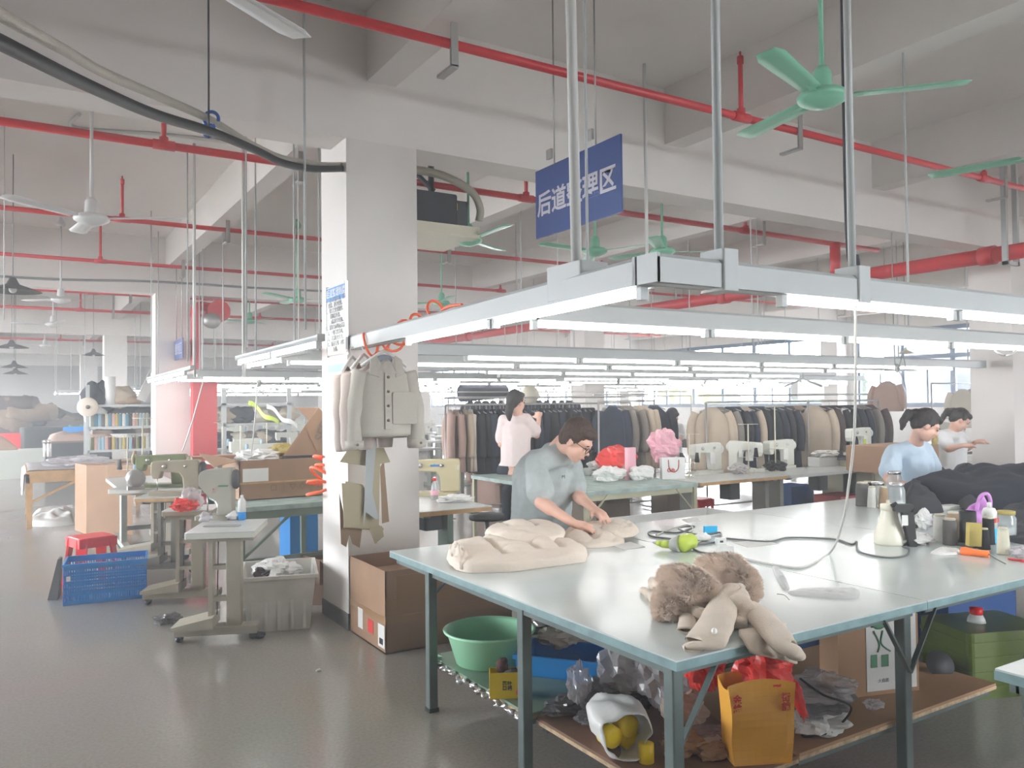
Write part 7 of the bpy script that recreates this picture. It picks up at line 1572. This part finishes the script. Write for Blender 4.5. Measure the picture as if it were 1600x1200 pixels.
def coil(label, pts, R, turns, r=.006):
    P = catmull(pts, 10); L = []; n = len(P) - 1; N = int(turns * 16)
    for i in range(N + 1):
        s = i / N * n; j = min(int(s), n - 1); q = P[j].lerp(P[j + 1], s - j); d = (P[j + 1] - P[j]).normalized(); a_ = d.orthogonal().normalized(); b_ = d.cross(a_); t_ = 2 * pi * turns * i / N
        rr = R * (1 + .4 * mnoise.noise(V(i * .09, 0, 0))); L.append(q + (a_ * cos(t_) + b_ * sin(t_)) * rr)
    o0 = L[len(L) // 2].copy(); return single('air_hose', MB().tube(L, r, 7), 'hose_orange', label, 'hose')
coil('coiled orange air hose hanging along the lamp row beside the pillar', [uy(570, 540, 5.3), uy(600, 535, 5.2), uy(625, 525, 5.0), uy(650, 510, 4.6), uy(690, 485, 4.2)], .075, 6, .009)
cable('orange air hose running on from the coil along the lamp row', [uy(690, 485, 4.2), uy(705, 478, 4.1), uy(722, 476, 4.0)], .009, 'hose_orange', 'air_hose', 'hose')
coil('tangled orange air hose coil at the left of the pillar behind the patterns', [uz(498, 720, 1.2), uz(510, 735, 1.12), uz(495, 750, 1.05), uz(505, 765, 1.0)], .07, 5, .009) if False else coil('tangled orange air hose coil left of the pillar', [uy(513, 716, 6.25), uy(508, 735, 6.25), uy(498, 752, 6.25), uy(500, 772, 6.25)], .10, 4.5, .012)
# ------------------------------------------------------------ overhead: sign, air unit, hoses
mat('sign_blue', (.028, .06, .21), .35); mat('sign_white', (.62, .6, .66), .5)
A, B_ = ux(838, 320, 3.3), ux(971, 272, 3.3); z1_, z0_ = 3.36, 2.86
z1_ = (ux(838, 266, 3.3).z + ux(970, 212, 3.3).z) / 2; z0_ = (ux(838, 374, 3.3).z + ux(970, 332, 3.3).z) / 2
sg = thing('hanging_sign', 'blue hanging sign with white Chinese lettering over the cutting table', 'sign', (3.3, (A.y + B_.y) / 2, z0_))
MB().box(3.295, 3.310, B_.y, A.y, z0_, z1_).build('sign_panel', 'sign_blue', sg, world=True)
text_mesh('sign_lettering', '后道整理区', .185, face_M((3.2935, (A.y + B_.y) / 2 + .01, z0_ + .23), (0, -1, 0), (0, 0, 1)), 'sign_white', sg, world=True, bold=.004)
for py_, px in ((0, 865), (0, 930)):
    y = ux(px + 1, 230, 3.3).y; MB().tube([(3.3, y, z1_ - .01), (3.3, y, ZC)], .006, 5).build('chain', 'zinc', sg, world=True)
    MB().box(3.29, 3.31, y + .03, y + .09, z1_ + .05, z1_ + .12).build('chain_tag', 'zinc', sg, world=True)
sg2 = thing('hanging_sign', 'small blue hanging sign far left beside the fire riser', 'sign', (2.55, 14.6, 2.2))
a_, b2_ = uy(286, 533, 14.7), uy(294, 561, 14.7); MB().box(2.38, 2.395, 14.4, 15.2, uy(290, 561, 14.7).z, uy(290, 530, 14.7).z).build('sign_panel', 'sign_blue', sg2, world=True)
text_mesh('sign_lettering', '缝纫区', .22, face_M((2.378, 14.8, uy(290, 546, 14.7).z), (0, -1, 0), (0, 0, 1)), 'sign_white', sg2, world=True)
MB().tube([(2.39, 14.5, uy(290, 530, 14.7).z), (2.39, 14.5, ZC)], .008, 5).build('chain', 'zinc', sg2, world=True); MB().tube([(2.39, 15.05, uy(290, 530, 14.7).z), (2.39, 15.05, ZC)], .008, 5).build('chain', 'zinc', sg2, world=True)
mat('duct_silver', (.45, .42, .36), .5, metal=.2, bump=.5, bscale=60)
Y = 7.05; a, b_ = uy(640, 350, Y), uy(742, 345, Y); zlo = uy(700, 352, Y).z; zhi = uy(700, 302, Y).z
t = thing('air_unit', 'dark ceiling air unit with a yellow label hung behind the pillar', 'air conditioner', (a.x + .3, Y + .3, zlo))
MB().rbox(a.x - .1, uy(715, 345, Y).x, Y, Y + .6, zlo, zhi, .02, ax='y').build('unit_body', 'charcoal_cloth', t, world=True, bevel=.01); xr = uy(715, 345, Y).x
MB().box(xr, uy(738, 345, Y).x, Y + .1, Y + .5, zlo + .02, zhi - .03).build('side_cover', 'dark_grey', t, world=True); MB().box(xr + .01, xr + .05, Y + .095, Y + .1, zhi - .13, zhi - .06).build('yellow_label', 'tin_yellow', t, world=True)
MB().box(a.x - .15, uy(742, 355, Y).x, Y - .1, Y + .7, zlo - .12, zlo - .01).build('drip_tray', 'cream', t, world=True)
for x in (a.x + .08, a.x + .33): MB().tube([(x, Y + .2, zhi), (x, Y + .2, ZC)], .03, 6).build('hanger_strut', 'dark_grey', t, world=True)
MB().bar((a.x + .08, Y + .2, zhi + .28), (a.x + .36, Y + .2, zhi + .06), .05, .03).build('hanger_strut', 'dark_grey', t, world=True)
MB().ell((uy(745, 335, Y).x, Y + .3, zhi - .2), (.06, .1, .05), 10, 8, amp=.6).build('cable_knot', 'black', t, world=True)
def hose(label, m, pix, r, n=9, cat='hose', nm='air_hose'):
    L = catmull([uy(px, py, y) for px, py, y in pix], n); return single(nm, MB().tube(L, r, 10), m, label, cat)
hose('thick black hose sagging across the top left to the pillar', 'black', [(-120, 10, 2.2), (0, 66, 2.6), (130, 130, 3.2), (240, 178, 3.8), (330, 206, 4.3), (400, 235, 4.8), (440, 254, 5.1), (480, 263, 5.4), (516, 264, 5.62), (600, 262, 6.2)], .024)
hose('wrapped silver duct pipe above the black hose, across the top left', 'duct_silver', [(-120, -60, 2.2), (0, 22, 2.6), (100, 78, 3.2), (165, 115, 3.6), (250, 152, 4.0), (330, 188, 4.4), (390, 224, 4.8), (440, 247, 5.15), (480, 254, 5.45), (516, 258, 5.66), (600, 255, 6.2)], .021)
hose('silver pipe continuing right of the pillar over the air unit', 'duct_silver', [(640, 264, 6.9), (690, 274, 7.0), (735, 298, 7.05), (750, 325, 7.1), (748, 345, 7.15)], .04)
t = thing('hose_hanger', 'thin rod with two blue clips holding the sagging hoses', 'hanger', tuple(uy(325, 205, 4.3)))
top = uy(330, -30, 4.3); a = uy(326, 186, 4.3); MB().tube([V(a.x, 4.3, ZC), V(a.x, 4.3, uy(320, 215, 4.3).z)], .005, 6).build('rod', 'dark_grey', t, world=True)
for px, py, r in ((330, 186, .038), (326, 204, .030)):
    c = uy(px, py, 4.33); MB().tube([c + RV * r * cos(a_) + UP * r * sin(a_) for a_ in [-.3 + 2.4 * pi * k / 18 / 1.35 for k in range(19)]], .009, 8).build('clip', 'blue_rubber', t, world=True)
# vertical conduits and cords among the lamps
for i, (px, py, z0, lb) in enumerate([(381, 590, 2.15, 'pale conduit rod hanging left of the pillar, right of the fire riser'), (304, 590, 2.15, 'pale conduit rod hanging just in front of the fire riser'), (467, 560, 2.15, 'thin rod above the small green fan left of the notice board'), (6, 500, 2.9, 'pale rod at the far left edge'), (1012, 470, 2.15, 'pale rod behind the lamp corner'), (873, 560, 2.1, 'thin rod in front of the centre pillar')]):
    P = uz(px, py, z0); P = uk(px, py, [7.5, 9, 7, 8, 7, 9][i]); t = thing('conduit_rod', lb, 'rod', (P.x, P.y, P.z)); MB().tube([(0, 0, 0), (0, 0, ZC - P.z)], .016 if i < 2 or i == 4 else .006, 6).build('rod', 'cable_white', t)
cable('thin pale cord looping down from the lamps left of the pillar', [uk(403, 590, 7), uk(398, 660, 7), uk(392, 715, 7.2)], .006, 'cable_white', 'cord'); cable('pale cord slanting beside the red casing', [uk(318, 595, 9), uk(300, 660, 9), uk(285, 705, 9)], .008, 'cable_white', 'cord')
cable('white cord looping under the lamps left of the pillar', [uk(350, 608, 9), uk(385, 615, 9), uk(425, 608, 9), uk(445, 598, 9)], .007, 'cable_white', 'cord')
cable('white cable loop on the right pillar below the lamp row', [uz(1550, 537, 2.08), uk(1556, 548, 6.0), uk(1570, 556, 6.0), uk(1583, 552, 6.0), uz(1592, 540, 2.08)], .008, 'cable_white', 'cord')
cable('dark wires tangled at the cream lamp shade', [Vector((*uk(1398, 560, 9.5)[:2], ZC)), uk(1398, 560, 9.5), uk(1410, 556, 9.5), uk(1414, 575, 9.5), uk(1400, 570, 9.5), uk(1414, 600, 9.5), uk(1416, 640, 9.5)], .006, 'cable_grey', 'wire', 'wire')
cable('thin grey conduit line fixed along the second beam', [uy(0, 432, 15.15), uy(100, 437, 15.15), uy(240, 440, 15.15), uy(400, 450, 15.15), uy(505, 455, 15.15)], .02, 'cable_grey', 'conduit', 'conduit')
cable('white conduit rectangle on the ceiling of the left bay', [uz(124, 178, 4.58), uz(118, 200, 4.58), uz(250, 210, 4.58), uz(355, 222, 4.58)], .02, 'cable_white', 'conduit', 'conduit')
cable('black air tube running up behind the lamp corner at right', [uk(1341, 432, 5), uk(1337, 400, 5), uk(1325, 365, 5), Vector((*uk(1325, 365, 5)[:2], ZC))], .018, 'charcoal_cloth', 'air_tube', 'hose')
MBc = thing('wall_box', 'pale grey electric box on the far window pillar', 'electric box', tuple(uk(1262, 605, 20)), 0); MB().box(-.5, .5, -.1, .1, -.3, .3).build('box_body', 'white_plastic', MBc)
t = thing('cloth_hanger', 'empty dark clothes hanger above the rails', 'hanger', tuple(uk(1255, 597, 9.5)), FACE); MB().tube([(-.22, 0, -.05), (0, 0, .04), (.22, 0, -.05)], .012, 6).tube([(0, 0, .04), (0, 0, .12)], .004, 5).build('hanger_bar', 'cable_grey', t)
